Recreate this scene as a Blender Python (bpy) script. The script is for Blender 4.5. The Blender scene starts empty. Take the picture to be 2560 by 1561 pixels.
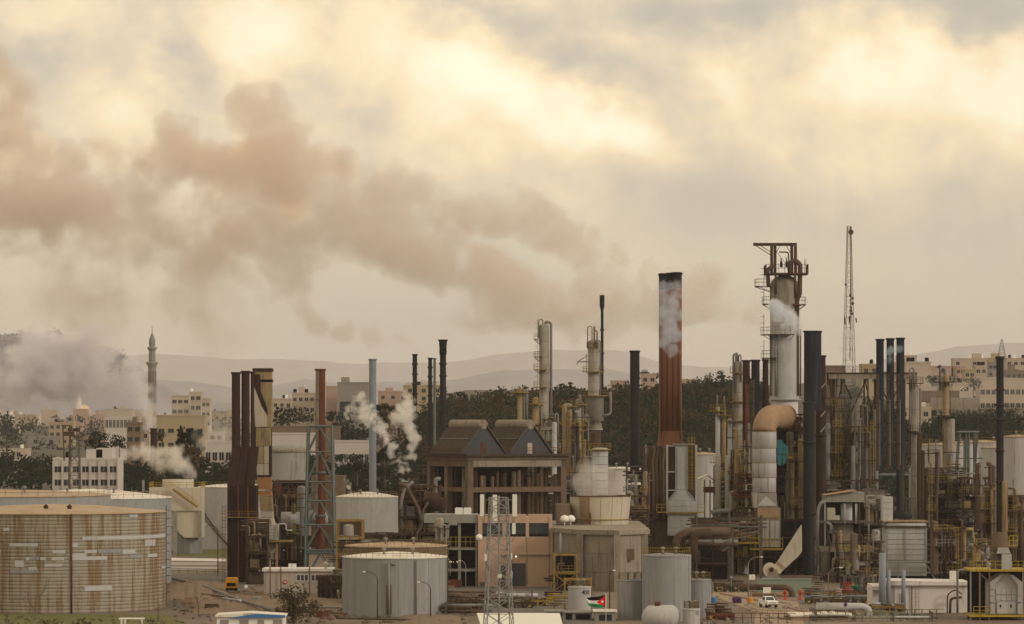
import bpy, math, random
import numpy as np
from mathutils import Vector
R = math.radians
rnd = random.Random(7)
sc = bpy.context.scene
col = sc.collection
# ---------------------------------------------------------------- camera
CAM_H, F, HV = 30.0, 9600.0, 1050.0      # eye height, focal length and horizon row in pixels of a 2560 px wide picture
cd = bpy.data.cameras.new('camera')
cam = bpy.data.objects.new('camera', cd); col.objects.link(cam)
cam.location = (0, 0, CAM_H); cam.rotation_euler = (R(90), 0, 0)
cd.sensor_width = 36.0; cd.lens = 36.0*F/2560.0
cd.shift_y = (HV-780.5)/2560.0
cd.clip_start = 5; cd.clip_end = 60000
sc.camera = cam
def X(u, y): return (u-1280.0)*y/F
def Z(v, y): return CAM_H-(v-HV)*y/F

# ---------------------------------------------------------------- node helper
class E:
    """a socket that takes part in arithmetic"""
    def __init__(s, t, o): s.t = t; s.o = o
    def _m(s, op, *a, rev=False):
        n = s.t.nodes.new('ShaderNodeMath'); n.operation = op
        args = [s]+list(a)
        if rev: args = args[::-1]
        for i, x in enumerate(args):
            if isinstance(x, E): s.t.links.new(x.o, n.inputs[i])
            else: n.inputs[i].default_value = x
        return E(s.t, n.outputs[0])
    def __add__(s, b): return s._m('ADD', b)
    __radd__ = __add__
    def __sub__(s, b): return s._m('SUBTRACT', b)
    def __rsub__(s, b): return s._m('SUBTRACT', b, rev=True)
    def __mul__(s, b): return s._m('MULTIPLY', b)
    __rmul__ = __mul__
    def __truediv__(s, b): return s._m('DIVIDE', b)
    def mx(s, b): return s._m('MAXIMUM', b)
    def mn(s, b): return s._m('MINIMUM', b)
    def clamp(s):
        r = s._m('ADD', 0.0); r.o.node.use_clamp = True; return r
def xyz(t, sock):
    n = t.nodes.new('ShaderNodeSeparateXYZ'); t.links.new(sock, n.inputs[0])
    return [E(t, n.outputs[i]) for i in range(3)]
def vec(t, a, b, c):
    n = t.nodes.new('ShaderNodeCombineXYZ')
    for i, x in enumerate((a, b, c)):
        if isinstance(x, E): t.links.new(x.o, n.inputs[i])
        else: n.inputs[i].default_value = x
    return n.outputs[0]
def noise(t, v, scale, detail=4, rough=0.55, dist=0.0, out=0):
    n = t.nodes.new('ShaderNodeTexNoise'); t.links.new(v, n.inputs['Vector'])
    n.inputs['Scale'].default_value = scale; n.inputs['Detail'].default_value = detail
    n.inputs['Roughness'].default_value = rough; n.inputs['Distortion'].default_value = dist
    return E(t, n.outputs[out])
def ramp(t, e, stops, interp='LINEAR'):
    n = t.nodes.new('ShaderNodeValToRGB'); t.links.new(e.o, n.inputs[0])
    cr = n.color_ramp; cr.interpolation = interp
    while len(cr.elements) < len(stops): cr.elements.new(0.5)
    for el, (p, c) in zip(cr.elements, stops):
        el.position = p; el.color = (*c, 1) if len(c) == 3 else c
    return n.outputs[0]
def mixc(t, f, a, b, mode='MIX'):
    n = t.nodes.new('ShaderNodeMix'); n.data_type = 'RGBA'; n.blend_type = mode
    for k, x in (('Factor', f), (6, a), (7, b)):
        s = n.inputs[0] if k == 'Factor' else n.inputs[k]
        if isinstance(x, E): t.links.new(x.o, s)
        elif isinstance(x, (int, float)): s.default_value = x
        elif isinstance(x, tuple): s.default_value = (*x, 1)
        else: t.links.new(x, s)
    return n.outputs[2]

# ---------------------------------------------------------------- world: clouded late-afternoon sky
SUN_EL, SUN_AZ = R(24), R(118)            # azimuth clockwise from the view direction (+y)
w = bpy.data.worlds.new('World'); sc.world = w; w.use_nodes = True
t = w.node_tree; t.nodes.clear()
wo = t.nodes.new('ShaderNodeOutputWorld'); bg = t.nodes.new('ShaderNodeBackground')
t.links.new(bg.outputs[0], wo.inputs[0])
sky = t.nodes.new('ShaderNodeTexSky'); sky.sky_type = 'NISHITA'; sky.sun_disc = False
sky.sun_elevation = SUN_EL; sky.sun_rotation = SUN_AZ; sky.dust_density = 3.0
tc = t.nodes.new('ShaderNodeTexCoord')
D = tc.outputs['Generated']
dx, dy, dz = xyz(t, D)
az = dx._m('ARCTAN2', dy)*F               # degrees of arc expressed in picture pixels: a steady unit for cloud sizes
el = dz._m('ARCSINE')*F
w1 = noise(t, D, 9.0, 5, 0.6, 0.3); w2 = noise(t, vec(t, dx+3.1, dy*1.0, dz*1.3+1.7), 11.0, 5, 0.6, 0.3)
w3 = noise(t, vec(t, dx+1.1, dy, dz*1.4+0.7), 38.0, 4, 0.6); w4 = noise(t, vec(t, dx+5.1, dy, dz*1.4+2.7), 42.0, 4, 0.6)
pu = az+(w1-0.5)*260.0+(w3-0.5)*230.0
pv = el+(w2-0.5)*200.0+(w4-0.5)*200.0
def bump(u, v, su, sv, ang, amp):
    a, b = pu-(u-1280.0), pv-(HV-v)
    c, s = math.cos(R(ang)), math.sin(R(ang))
    p = (a*c+b*s)/su; q = (b*c-a*s)/sv
    return ((p*p+q*q)*-1.0)._m('EXPONENT')*amp
big = noise(t, vec(t, dx, dy, dz*1.25), 5.0, 7, 0.58, 0.6)
mid = noise(t, vec(t, dx+0.3, dy, dz*1.12), 19.0, 7, 0.58, 0.15)
e1 = (el/620.0).clamp()                   # 0 at the horizon, 1 a few degrees up where the cloud field begins
fin_ = noise(t, vec(t, dx+0.9, dy, dz*1.05), 48.0, 7, 0.64, 0.2)
e2 = ((el-230.0)/430.0).clamp()
tval = 0.30+e1*0.20+(big-0.5)*0.6+(mid-0.5)*e2*1.0+(fin_-0.5)*e2*0.55
for b in [(1240, 195, 330, 85, -24, .44), (690, 80, 130, 95, -30, .30), (2140, 165, 260, 95, -8, .26), (2540, 260, 110, 120, 0, .35),
          (120, 60, 120, 60, 20, .18), (270, 270, 120, 80, 0, .25), (1560, 330, 130, 40, -35, .30), (1830, 210, 60, 90, 20, .22), (330, 90, 260, 110, 0, .16),
          (2420, 30, 300, 80, -6, -.38), (1780, 20, 260, 50, 0, -.28), (1450, 150, 150, 60, -20, -.30), (1200, 20, 190, 40, 0, -.22),
          (460, 150, 70, 120, 0, -.26), (1060, 330, 120, 60, -20, .2), (2330, 60, 130, 60, 0, -.1), (2000, 130, 60, 60, 20, -.22), (60, 170, 90, 70, 0, -.2), (1600, 490, 560, 130, -4, -.20), (880, 300, 260, 70, -15, -.10), (2200, 520, 420, 120, 0, -.10)]:
    tval = tval+bump(*b)
cloud = ramp(t, tval.clamp(), [(0.0, (.46, .41, .36)), (0.28, (.57, .505, .40)), (0.46, (.74, .62, .445)), (0.64, (.97, .78, .50)), (0.82, (1.04, .93, .66)), (1.0, (1.06, 1.02, .76))])
low = ramp(t, (el/900.0).clamp(), [(0.0, (.45, .40, .32)), (0.35, (.455, .43, .355)), (1.0, (.56, .52, .405))])
lw = (1.0-(el/560.0)).clamp()
base = mixc(t, lw*0.82, cloud, low)
warm = ((az+500.0)*-1.0/1200.0).clamp()   # the haze is warmer towards the left
base = mixc(t, warm*lw*0.55, base, (.66, .50, .29))
sk = t.nodes.new('ShaderNodeMix'); sk.data_type = 'RGBA'; sk.blend_type = 'MIX'
skd = mixc(t, 1.0, sky.outputs[0], (0.1, 0.1, 0.1), 'MULTIPLY')
gap = ((big-0.35)*2.0).clamp()*0.12+0.80       # thin veil: a little of the clear sky comes through the cloud
fin = mixc(t, gap+0.06, skd, base)
t.links.new(fin, bg.inputs[0]); bg.inputs[1].default_value = 1.18
w.cycles.sampling_method = 'MANUAL'; w.cycles.sample_map_resolution = 512

sl = bpy.data.lights.new('sun', 'SUN'); sl.energy = 1.25; sl.angle = R(10); sl.color = (1.0, .90, .78)
so = bpy.data.objects.new('sun', sl); col.objects.link(so)
sd = Vector((math.sin(SUN_AZ)*math.cos(SUN_EL), math.cos(SUN_AZ)*math.cos(SUN_EL), math.sin(SUN_EL)))
so.rotation_euler = sd.to_track_quat('Z', 'Y').to_euler(); so.location = (100, 0, 300)
vs = sc.view_settings; vs.view_transform = 'Standard'; vs.look = 'None'; vs.exposure = 0.0; vs.gamma = 1.0; vs.use_curve_mapping = False
cy = sc.cycles
cy.max_bounces = 7; cy.diffuse_bounces = 2; cy.glossy_bounces = 2; cy.transmission_bounces = 2; cy.volume_bounces = 6; cy.transparent_max_bounces = 8
cy.use_denoising = True; cy.volume_step_rate = 1.0; cy.volume_max_steps = 256
cy.use_adaptive_sampling = True; cy.adaptive_threshold = 0.02

# ---------------------------------------------------------------- materials
MATS = {}
def weathered(name, base, stain=(.10, .055, .03), amount=0.35, streak=0.5, rough=0.75, metal=0.0, grime=0.25, scale=1.0, bands=None, bump=0.3, light=None):
    """painted or bare surface with run-down streaks, blotches of stain and fine grain, laid out in world metres"""
    if base[2] > .55*base[0] and sum(base) > .2: base = (base[0]*.96, base[1]*.985, min(1, base[2]*1.07))
    if .55 < sum(base) < 1.75: base = tuple(c*.82 for c in base); light = tuple(c*.86 for c in light) if light else None
    m = bpy.data.materials.new(name); m.use_nodes = True; MATS[name] = m
    t = m.node_tree; bs = t.nodes['Principled BSDF']
    g = t.nodes.new('ShaderNodeNewGeometry'); x, y, z = xyz(t, g.outputs['Position'])
    st = noise(t, vec(t, x*scale*1.1, y*scale*1.1, z*scale*0.07), 1.0, 5, 0.62)
    st2 = noise(t, vec(t, x*scale*3.5+9.0, y*scale*3.5, z*scale*0.22), 1.0, 4, 0.6)
    bl = noise(t, vec(t, x*scale+5.0, y*scale, z*scale), 0.30, 6, 0.65, 0.6)
    fine = noise(t, vec(t, x*scale, y*scale, z*scale), 3.2, 5, 0.7)
    s = ((st*streak+bl*(1.0-streak)*1.0+(st2-0.5)*0.45)-(0.66-amount*0.38))*6.5
    s = s.clamp()
    gr = ((bl*0.6+fine*0.5+(st2-0.5)*0.4)-0.42)*2.6
    c0 = mixc(t, fine, tuple(c*0.84 for c in base), tuple(min(1.0, c*1.14) for c in base))
    if light: c0 = mixc(t, ((st-0.5)*5.0).clamp()*0.8, c0, light)
    c1 = mixc(t, gr.clamp()*grime, c0, tuple(c*0.35 for c in base))
    c2 = mixc(t, s*0.85, c1, stain)
    t.links.new(c2, bs.inputs['Base Color'])
    bs.inputs['Roughness'].default_value = rough; bs.inputs['Metallic'].default_value = metal
    if 'Specular IOR Level' in bs.inputs: bs.inputs['Specular IOR Level'].default_value = 0.28 if sum(base) > .3 else .1
    if bump:
        b = t.nodes.new('ShaderNodeBump'); b.inputs['Strength'].default_value = bump; b.inputs['Distance'].default_value = 0.05
        t.links.new((fine+st2*0.6).o, b.inputs['Height']); t.links.new(b.outputs[0], bs.inputs['Normal'])
    return m
def plain(name, base, rough=0.8, metal=0.0, var=0.25, sc_=1.5):
    m = bpy.data.materials.new(name); m.use_nodes = True; MATS[name] = m
    t = m.node_tree; bs = t.nodes['Principled BSDF']
    g = t.nodes.new('ShaderNodeNewGeometry')
    n = noise(t, g.outputs['Position'], sc_, 4, 0.6)
    c = mixc(t, n, tuple(max(0, c*(1-var)) for c in base), tuple(min(1, c*(1+var)) for c in base))
    t.links.new(c, bs.inputs['Base Color']); bs.inputs['Roughness'].default_value = rough; bs.inputs['Metallic'].default_value = metal
    bs.inputs['Specular IOR Level'].default_value = 0.0 if sum(base) < .15 and rough > .5 else .25
    return m

# ---------------------------------------------------------------- mesh builder
class MB:
    def __init__(s): s.v = []; s.f = []; s.sm = []; s.mi = []; s.m = 0
    def add(s, vs, fs, smooth=False):
        b = len(s.v); s.v += [tuple(q) for q in vs]
        for f in fs: s.f.append(tuple(b+i for i in f)); s.sm.append(smooth); s.mi.append(s.m)
        return s
    def box(s, x0, x1, y0, y1, z0, z1):
        return s.add([(x0, y0, z0), (x1, y0, z0), (x1, y1, z0), (x0, y1, z0), (x0, y0, z1), (x1, y0, z1), (x1, y1, z1), (x0, y1, z1)],
                     [(3, 2, 1, 0), (4, 5, 6, 7), (0, 1, 5, 4), (1, 2, 6, 5), (2, 3, 7, 6), (3, 0, 4, 7)])
    def obox(s, c, half, rz):
        cs, sn = math.cos(rz), math.sin(rz); o = []
        for k in (-1, 1):
            for i, j in ((-1, -1), (1, -1), (1, 1), (-1, 1)):
                a, b = i*half[0], j*half[1]; o.append((c[0]+a*cs-b*sn, c[1]+a*sn+b*cs, c[2]+k*half[2]))
        return s.add(o, [(3, 2, 1, 0), (4, 5, 6, 7), (0, 1, 5, 4), (1, 2, 6, 5), (2, 3, 7, 6), (3, 0, 4, 7)])
    def cyl(s, p0, p1, r0, r1=None, n=8, cap=True):
        r1 = r0 if r1 is None else r1
        p0, p1 = Vector(p0), Vector(p1); d = (p1-p0)
        if d.length < 1e-6: return s
        d.normalize(); a = d.orthogonal().normalized(); b = d.cross(a); b0 = len(s.v); vs_ = []
        for p, r in ((p0, r0), (p1, r1)):
            for i in range(n):
                th = 2*math.pi*(i+.5)/n; vs_.append(p+a*(r*math.cos(th))+b*(r*math.sin(th)))
        s.add(vs_, [(i, (i+1) % n, n+(i+1) % n, n+i) for i in range(n)], n > 5)
        if cap: s.f += [tuple(b0+i for i in reversed(range(n))), tuple(b0+n+i for i in range(n))]; s.sm += [False]*2; s.mi += [s.m]*2
        return s
    def bar(s, p0, p1, w=0.12): return s.cyl(p0, p1, w*0.62, n=4, cap=False)
    def tube(s, pts, r, n=8):
        for a, b in zip(pts[:-1], pts[1:]): s.cyl(a, b, r, n=n)
        return s
    def bent(s, pts, r, n=8, br=None, k=5):
        """pipe through pts with rounded elbows, one smooth surface"""
        br = br or r*3; P = [Vector(p) for p in pts]; path = [P[0]]
        for i in range(1, len(P)-1):
            a, b, c = P[i-1], P[i], P[i+1]; l = min(br, (a-b).length*.48, (c-b).length*.48)
            p, q = b+(a-b).normalized()*l, b+(c-b).normalized()*l
            for j in range(k+1):
                f = j/k; path.append(p*(1-f)**2+b*2*f*(1-f)+q*f*f)
        path.append(P[-1]); return s.sweep(path, r, n)
    def sweep(s, path, r, n=8):
        vs_ = []; d = (path[1]-path[0]).normalized(); a = d.orthogonal().normalized()
        for i, p in enumerate(path):
            d = (path[min(i+1, len(path)-1)]-path[max(i-1, 0)]).normalized()
            a = (a-d*a.dot(d)).normalized(); b = d.cross(a); rr = r[i] if isinstance(r, (list, tuple)) else r
            for j in range(n): th = 2*math.pi*j/n; vs_.append(p+a*(rr*math.cos(th))+b*(rr*math.sin(th)))
        m = len(path)
        s.add(vs_, [(i*n+j, i*n+(j+1) % n, (i+1)*n+(j+1) % n, (i+1)*n+j) for i in range(m-1) for j in range(n)], True)
        b0 = len(s.v)-m*n
        s.f += [tuple(b0+i for i in reversed(range(n))), tuple(b0+(m-1)*n+i for i in range(n))]; s.sm += [False]*2; s.mi += [s.m]*2
        return s
    def lathe(s, cx, cy_, prof, n=32, smooth=True, a0=0.0, a1=2*math.pi):
        full = abs(a1-a0-2*math.pi) < 1e-4; m = n if full else n+1; vs_ = []
        for r, z in prof:
            for i in range(m):
                th = a0+(a1-a0)*i/n; vs_.append((cx+r*math.cos(th), cy_+r*math.sin(th), z))
        fs = []
        for k in range(len(prof)-1):
            for i in range(n):
                j = (i+1) % m; fs.append((k*m+i, k*m+j, (k+1)*m+j, (k+1)*m+i))
        return s.add(vs_, fs, smooth)
    def prism(s, poly, y0, y1):
        """outline in x,z pushed from y0 to y1"""
        n = len(poly); vs_ = [(x, y0, z) for x, z in poly]+[(x, y1, z) for x, z in poly]
        return s.add(vs_, [tuple(range(n)), tuple(reversed(range(n, 2*n)))]+[(i, n+i, n+(i+1) % n, (i+1) % n) for i in range(n)])
    def tri(s): return len(s.f)
    def build(s, name, mat, parent=None, loc=None, crease=True, **props):
        if not s.v: return None
        loc = Vector(loc) if loc is not None else None
        if parent is not None: off = Vector(parent['_o'])
        else:
            if loc is None:
                a = np.array(s.v); loc = Vector(((a[:, 0].min()+a[:, 0].max())/2, (a[:, 1].min()+a[:, 1].max())/2, a[:, 2].min()))
            off = loc
        a = np.array(s.v, dtype=np.float64)-np.array(off)
        me = bpy.data.meshes.new(name); me.from_pydata(a.tolist(), [], s.f)
        ml = mat if isinstance(mat, (list, tuple)) else [mat]
        for q in ml: me.materials.append(MATS[q] if isinstance(q, str) else q)
        me.polygons.foreach_set('use_smooth', s.sm)
        if len(ml) > 1: me.polygons.foreach_set('material_index', s.mi)
        o = bpy.data.objects.new(name, me); col.objects.link(o)
        if parent is None: o.location = off
        else: o.parent = parent
        o['_o'] = tuple(off)
        for k, x in props.items(): o[k] = x
        return o
def thing(name, label, cat, loc, group=None):
    o = bpy.data.objects.new(name, None); col.objects.link(o); o.location = loc; o.empty_display_size = 1
    o['label'] = label; o['category'] = cat; o['_o'] = tuple(loc)
    if group: o['group'] = group
    return o
def tag(o, label, cat, group=None, kind=None):
    o['label'] = label
    if cat: o['category'] = cat
    if group: o['group'] = group
    if kind: o['kind'] = kind
    return o
# ---------------------------------------------------------------- terrain
def smooth(a, b, x):
    q = np.clip((x-a)/(b-a), 0, 1); return q*q*(3-2*q)
def ground_z(x, y):
    """height of the land: flat plant site, town slope beyond, a wooded ridge in the middle and a hillside on the right"""
    x = np.asarray(x, float); y = np.asarray(y, float); u = 1280+F*x/np.maximum(y, 50.0)
    z = smooth(890, 1250, y)*12+smooth(1200, 2400, y)*14
    z = z+smooth(920, 1280, y)*smooth(940, 1100, u)*22*(1-.45*smooth(2050, 2350, u))
    z = z+smooth(1000, 1300, y)*smooth(1500, 1900, u)*3+smooth(1230, 1600, y)*smooth(2000, 2300, u)*17
    z = z*(1-smooth(3200, 5200, y)*0.7)
    return z
ys = np.concatenate([np.linspace(-200, 500, 8), np.linspace(540, 1000, 70), np.linspace(1010, 1700, 50), np.geomspace(1750, 33000, 50)])
us = np.linspace(-3.2, 3.2, 161); vs_ = []; fs = []
for j, y in enumerate(ys):
    xs = us*max(y, 900)*0.3
    zz = ground_z(xs, y); 
    for i in range(161): vs_.append((xs[i], y, float(zz[i])))
for j in range(len(ys)-1):
    for i in range(160): fs.append((j*161+i, j*161+i+1, (j+1)*161+i+1, (j+1)*161+i))
m = bpy.data.materials.new('earth'); m.use_nodes = True; MATS['earth'] = m; t = m.node_tree; bs = t.nodes['Principled BSDF']
g_ = t.nodes.new('ShaderNodeNewGeometry'); x, y, z = xyz(t, g_.outputs['Position'])
n1 = noise(t, vec(t, x, y*0.5, z), 0.05, 6, 0.65); n2 = noise(t, vec(t, x+7.0, y, z), 0.5, 6, 0.7); n3 = noise(t, vec(t, x+31.0, y*.6, z), 0.018, 4, .6)
c = ramp(t, (n1*.6+n2*.4), [(0.3, (.07, .045, .03)), (0.48, (.145, .108, .078)), (0.6, (.20, .155, .115)), (0.75, (.26, .215, .165))])
c = mixc(t, ((n3-0.55)*9.0).clamp()*0.7, c, (.055, .055, .022))
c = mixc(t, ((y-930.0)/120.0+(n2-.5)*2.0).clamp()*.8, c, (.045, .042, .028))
t.links.new(c, bs.inputs['Base Color']); bs.inputs['Roughness'].default_value = .95
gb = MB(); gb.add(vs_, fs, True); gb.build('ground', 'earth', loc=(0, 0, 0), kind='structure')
plain('far_hill', (.22, .215, .245), .95, var=.5, sc_=.004)  # pale bluish grey: distance haze put into the hill colour
def hill(name, y, prof, thick, rough, seed):
    """a ridge: (u, v) crest line as seen from the plant, real depth behind it"""
    rg = random.Random(seed); b = MB(); us_ = np.linspace(prof[0][0], prof[-1][0], 220); pu_ = [p[0] for p in prof]; pv_ = [p[1] for p in prof]
    ph = [rg.random()*9 for _ in range(6)]
    rows = []
    for k, (dy, hh) in enumerate(((-thick, 0), (-thick*.6, .45), (-thick*.25, .85), (0, 1), (thick*.4, .8), (thick, 0))):
        row = []
        for u in us_:
            v = np.interp(u, pu_, pv_); nz_ = sum(math.sin(u*.011*2**q+ph[q])*rough/1.7**q for q in range(6))
            zt = Z(v+nz_, y); row.append((X(u, y), y+dy, -20+(zt+20)*hh+ (0 if k in (0, 3, 5) else math.sin(u*.02+k)*4)))
        rows.append(row)
    n = len(us_); b.add([p for r in rows for p in r], [(k*n+i, k*n+i+1, (k+1)*n+i+1, (k+1)*n+i) for k in range(5) for i in range(n-1)], True)
    return b.build(name, 'far_hill', loc=(0, y, -20), kind='structure')
hill('hills', 30000, [(-1500, 905), (0, 900), (400, 888), (700, 898), (900, 912), (1100, 905), (1250, 885), (1400, 876), (1560, 880), (1650, 905), (1900, 925), (2150, 915), (2250, 888), (2400, 866), (2560, 858), (4000, 890)], 2000, 2.5, 1)
hill('hills', 15000, [(-1500, 960), (200, 955), (480, 950), (560, 962), (640, 975), (700, 965), (760, 950), (850, 962), (1100, 950), (1250, 930), (1500, 922), (1700, 950), (2200, 985), (4000, 985)], 1200, 3, 2)
hill('hills', 8200, [(-1500, 850), (0, 838), (130, 826), (210, 850), (290, 880), (380, 940), (460, 990), (600, 1010), (900, 1030), (4000, 1040)], 800, 4, 3)
# haze: one box of thin air round the site, the sky outside it
hb = MB(); hb.box(-14000, 14000, -400, 33500, -60, 700)
m = bpy.data.materials.new('haze_air'); m.use_nodes = True; t = m.node_tree; t.nodes.clear()
o_ = t.nodes.new('ShaderNodeOutputMaterial'); v_ = t.nodes.new('ShaderNodeVolumePrincipled'); t.links.new(v_.outputs[0], o_.inputs['Volume'])
v_.inputs['Color'].default_value = (.99, .96, .97, 1); v_.inputs['Density'].default_value = 0.000036; v_.inputs['Anisotropy'].default_value = 0.0
hz = hb.build('haze', m, loc=(0, 0, -60), kind='stuff')
# ---------------------------------------------------------------- palette
W = weathered
W('rusty_cream', (.49, .44, .34), (.20, .118, .045), .58, .95, light=(.62, .58, .49), grime=.3, scale=.75)
W('tank_grey', (.33, .325, .32), (.17, .14, .11), .22, .85, light=(.46, .45, .43))
W('tank_white', (.52, .50, .465), (.24, .20, .15), .25, .8, light=(.60, .58, .54))
W('tank_blue', (.36, .375, .36), (.26, .21, .12), .40, .6)
W('roof_white', (.74, .68, .56), (.35, .26, .16), .3, .1)
W('roof_tan', (.50, .38, .26), (.28, .17, .09), .4, .1)
W('rust_dark', (.042, .024, .020), (.012, .010, .010), .4, .8, light=(.085, .040, .026))
W('rust_red', (.135, .050, .028), (.04, .018, .013), .45, .8, light=(.20, .095, .055))
W('rust_split', (.33, .26, .19), (.085, .026, .014), .50, .9, scale=.8, light=(.36, .31, .25))
W('duct_ochre', (.36, .27, .135), (.10, .06, .03), .42, .6, light=(.44, .37, .24))
W('duct_tan', (.40, .265, .17), (.26, .15, .08), .35, .5)
W('duct_orange', (.42, .21, .085), (.2, .1, .04), .3, .5)
W('cladding', (.54, .525, .50), (.22, .18, .14), .28, .7, light=(.66, .645, .62))
W('cladding_cream', (.55, .50, .385), (.25, .2, .12), .3, .7)
W('vessel', (.37, .335, .275), (.15, .105, .055), .42, .8, light=(.50, .47, .42), grime=.5)
W('vessel_ochre', (.36, .27, .14), (.14, .08, .04), .5, .8)
W('rust_orange', (.19, .078, .042), (.07, .03, .02), .42, .9, light=(.26, .13, .08))
W('black_steel', (.021, .023, .027), (.045, .034, .028), .35, .8, light=(.035, .034, .034))
W('blue_steel', (.016, .024, .040), (.05, .042, .035), .45, .9, light=(.06, .055, .05))
W('steel', (.115, .10, .082), (.06, .035, .02), .42, .6)
W('steel_brown', (.078, .050, .032), (.03, .018, .012), .42, .6, light=(.13, .09, .06))
W('steel_green', (.13, .155, .14), (.08, .06, .04), .35, .6)
W('steel_pale', (.34, .34, .32), (.16, .12, .09), .3, .6)
W('pipe_brown', (.12, .082, .06), (.06, .04, .03), .4, .3)
W('pipe_grey', (.28, .26, .235), (.15, .11, .08), .35, .3)
W('pipe_white', (.56, .55, .52), (.3, .24, .18), .25, .3)
W('galvanised', (.27, .292, .32), (.2, .2, .2), .15, .6, grime=.1)
W('concrete', (.34, .285, .215), (.13, .095, .065), .42, .7, rough=.92, light=(.39, .34, .27))
W('concrete_grey', (.33, .315, .26), (.14, .12, .09), .36, .6, rough=.92)
W('concrete_brown', (.145, .10, .07), (.08, .055, .04), .4, .6, rough=.92, light=(.26, .19, .14))
W('peach', (.58, .40, .29), (.36, .25, .18), .28, .7, rough=.9, grime=.12)
W('plaster', (.54, .46, .37), (.26, .19, .14), .3, .7, rough=.9, grime=.15)
W('plaster_white', (.66, .61, .54), (.34, .28, .22), .26, .7, rough=.9, grime=.12)
W('tower_cream', (.64, .56, .415), (.38, .28, .17), .25, .8, grime=.12)
W('roof_brown', (.062, .048, .036), (.032, .022, .016), .4, .4, light=(.095, .075, .05))
W('gable_blue', (.07, .078, .085), (.08, .07, .07), .35, .7)
W('yellow', (.46, .33, .035), (.2, .11, .03), .35, .4, bump=.1)
W('ochre_rail', (.28, .19, .05), (.12, .07, .03), .4, .4, bump=.1)
W('earth_bank', (.21, .15, .105), (.12, .08, .05), .4, .0, rough=.95)
W('asphalt', (.155, .135, .115), (.09, .08, .07), .3, .0, rough=.95, bump=.1)
plain('soot', (.014, .012, .011), .9)  # soot on flue linings; also painted shade inside open structures
plain('glass_dark', (.02, .024, .03), .25, var=.5)
plain('glass_blue', (.045, .055, .07), .2, var=.4)
plain('white_paint', (.74, .73, .70), .5, var=.08)
plain('cream_panel', (.70, .70, .62), .5, var=.06)
plain('red_paint', (.42, .03, .02), .5); plain('blue_paint', (.05, .16, .36), .5); plain('cyan_sheet', (.02, .15, .19), .5)
plain('green_paint', (.015, .11, .07), .6); plain('green_wall', (.21, .25, .20), .85, var=.2); plain('purple_paint', (.06, .02, .09), .6)
plain('orange_paint', (.5, .23, .02), .5); plain('tyre', (.015, .015, .015), .9); plain('flag_black', (.008, .008, .008), .8, var=0)
plain('flag_white', (.8, .8, .8), .8, var=0); plain('flag_green', (.0, .19, .045), .8, var=0); plain('flag_red', (.62, .008, .012), .8, var=0)
plain('skin', (.30, .17, .11), .7); plain('gold', (.7, .55, .3), .3, .6); plain('bark', (.09, .06, .045), .95); plain('twig', (.16, .115, .09), .95)
plain('stone_pale', (0.444, 0.372, 0.304), .9, var=.12, sc_=.2); plain('stone_pink', (0.407, 0.291, 0.240), .9, var=.12, sc_=.2); plain('stone_grey', (0.252, 0.231, 0.216), .9, var=.15, sc_=.2)
plain('stone_ochre', (0.370, 0.298, 0.200), .9, var=.12, sc_=.2); plain('stone_white', (0.518, 0.477, 0.448), .9, var=.1, sc_=.2); plain('stone_brown', (0.192, 0.138, 0.104), .9, var=.15, sc_=.2)
plain('leaf_dark', (.019, .025, .015), .9, var=.5, sc_=.6); plain('leaf_olive', (.045, .045, .018), .9, var=.5, sc_=.6); plain('leaf_grey', (.028, .033, .025), .9, var=.5, sc_=.6)
plain('leaf_brown', (.055, .042, .024), .9, var=.5, sc_=.8); plain('bag', (.6, .58, .52), .8)
lm = bpy.data.materials.new('lit_lamp'); lm.use_nodes = True; MATS['lit_lamp'] = lm
lm.node_tree.nodes['Principled BSDF'].inputs['Emission Color'].default_value = (1, .8, .5, 1); lm.node_tree.nodes['Principled BSDF'].inputs['Emission Strength'].default_value = 3

# ---------------------------------------------------------------- reading positions off the photograph's enlargements
CR = {1: (0, 780, 640/2403), 2: (0, 1160, .267), 3: (500, 880, 560/2336), 4: (500, 1200, 560/2330), 5: (980, 780, 560/2103), 6: (980, 1160, 560/2098),
      7: (1380, 700, 560/2103), 8: (1380, 1160, 520/1948), 9: (1740, 560, 460/2032), 10: (1740, 860, 460/1919), 11: (1740, 1200, 460/1914),
      12: (2100, 800, 460/1818), 13: (2100, 1160, 460/1723), 14: (1560, 640, 460/1919), 15: (1560, 1060, 380/1903), 16: (580, 1100, 300/1878)}
def cu(n, p): return CR[n][0]+p*CR[n][2]
def cv(n, p): return CR[n][1]+p*CR[n][2]
def P3(n, px, py, y): return Vector((X(cu(n, px), y), y, Z(cv(n, py), y)))
def G(u, v):
    y = F*CAM_H/(v-HV); return (X(u, y), y, 0.0)

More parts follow.
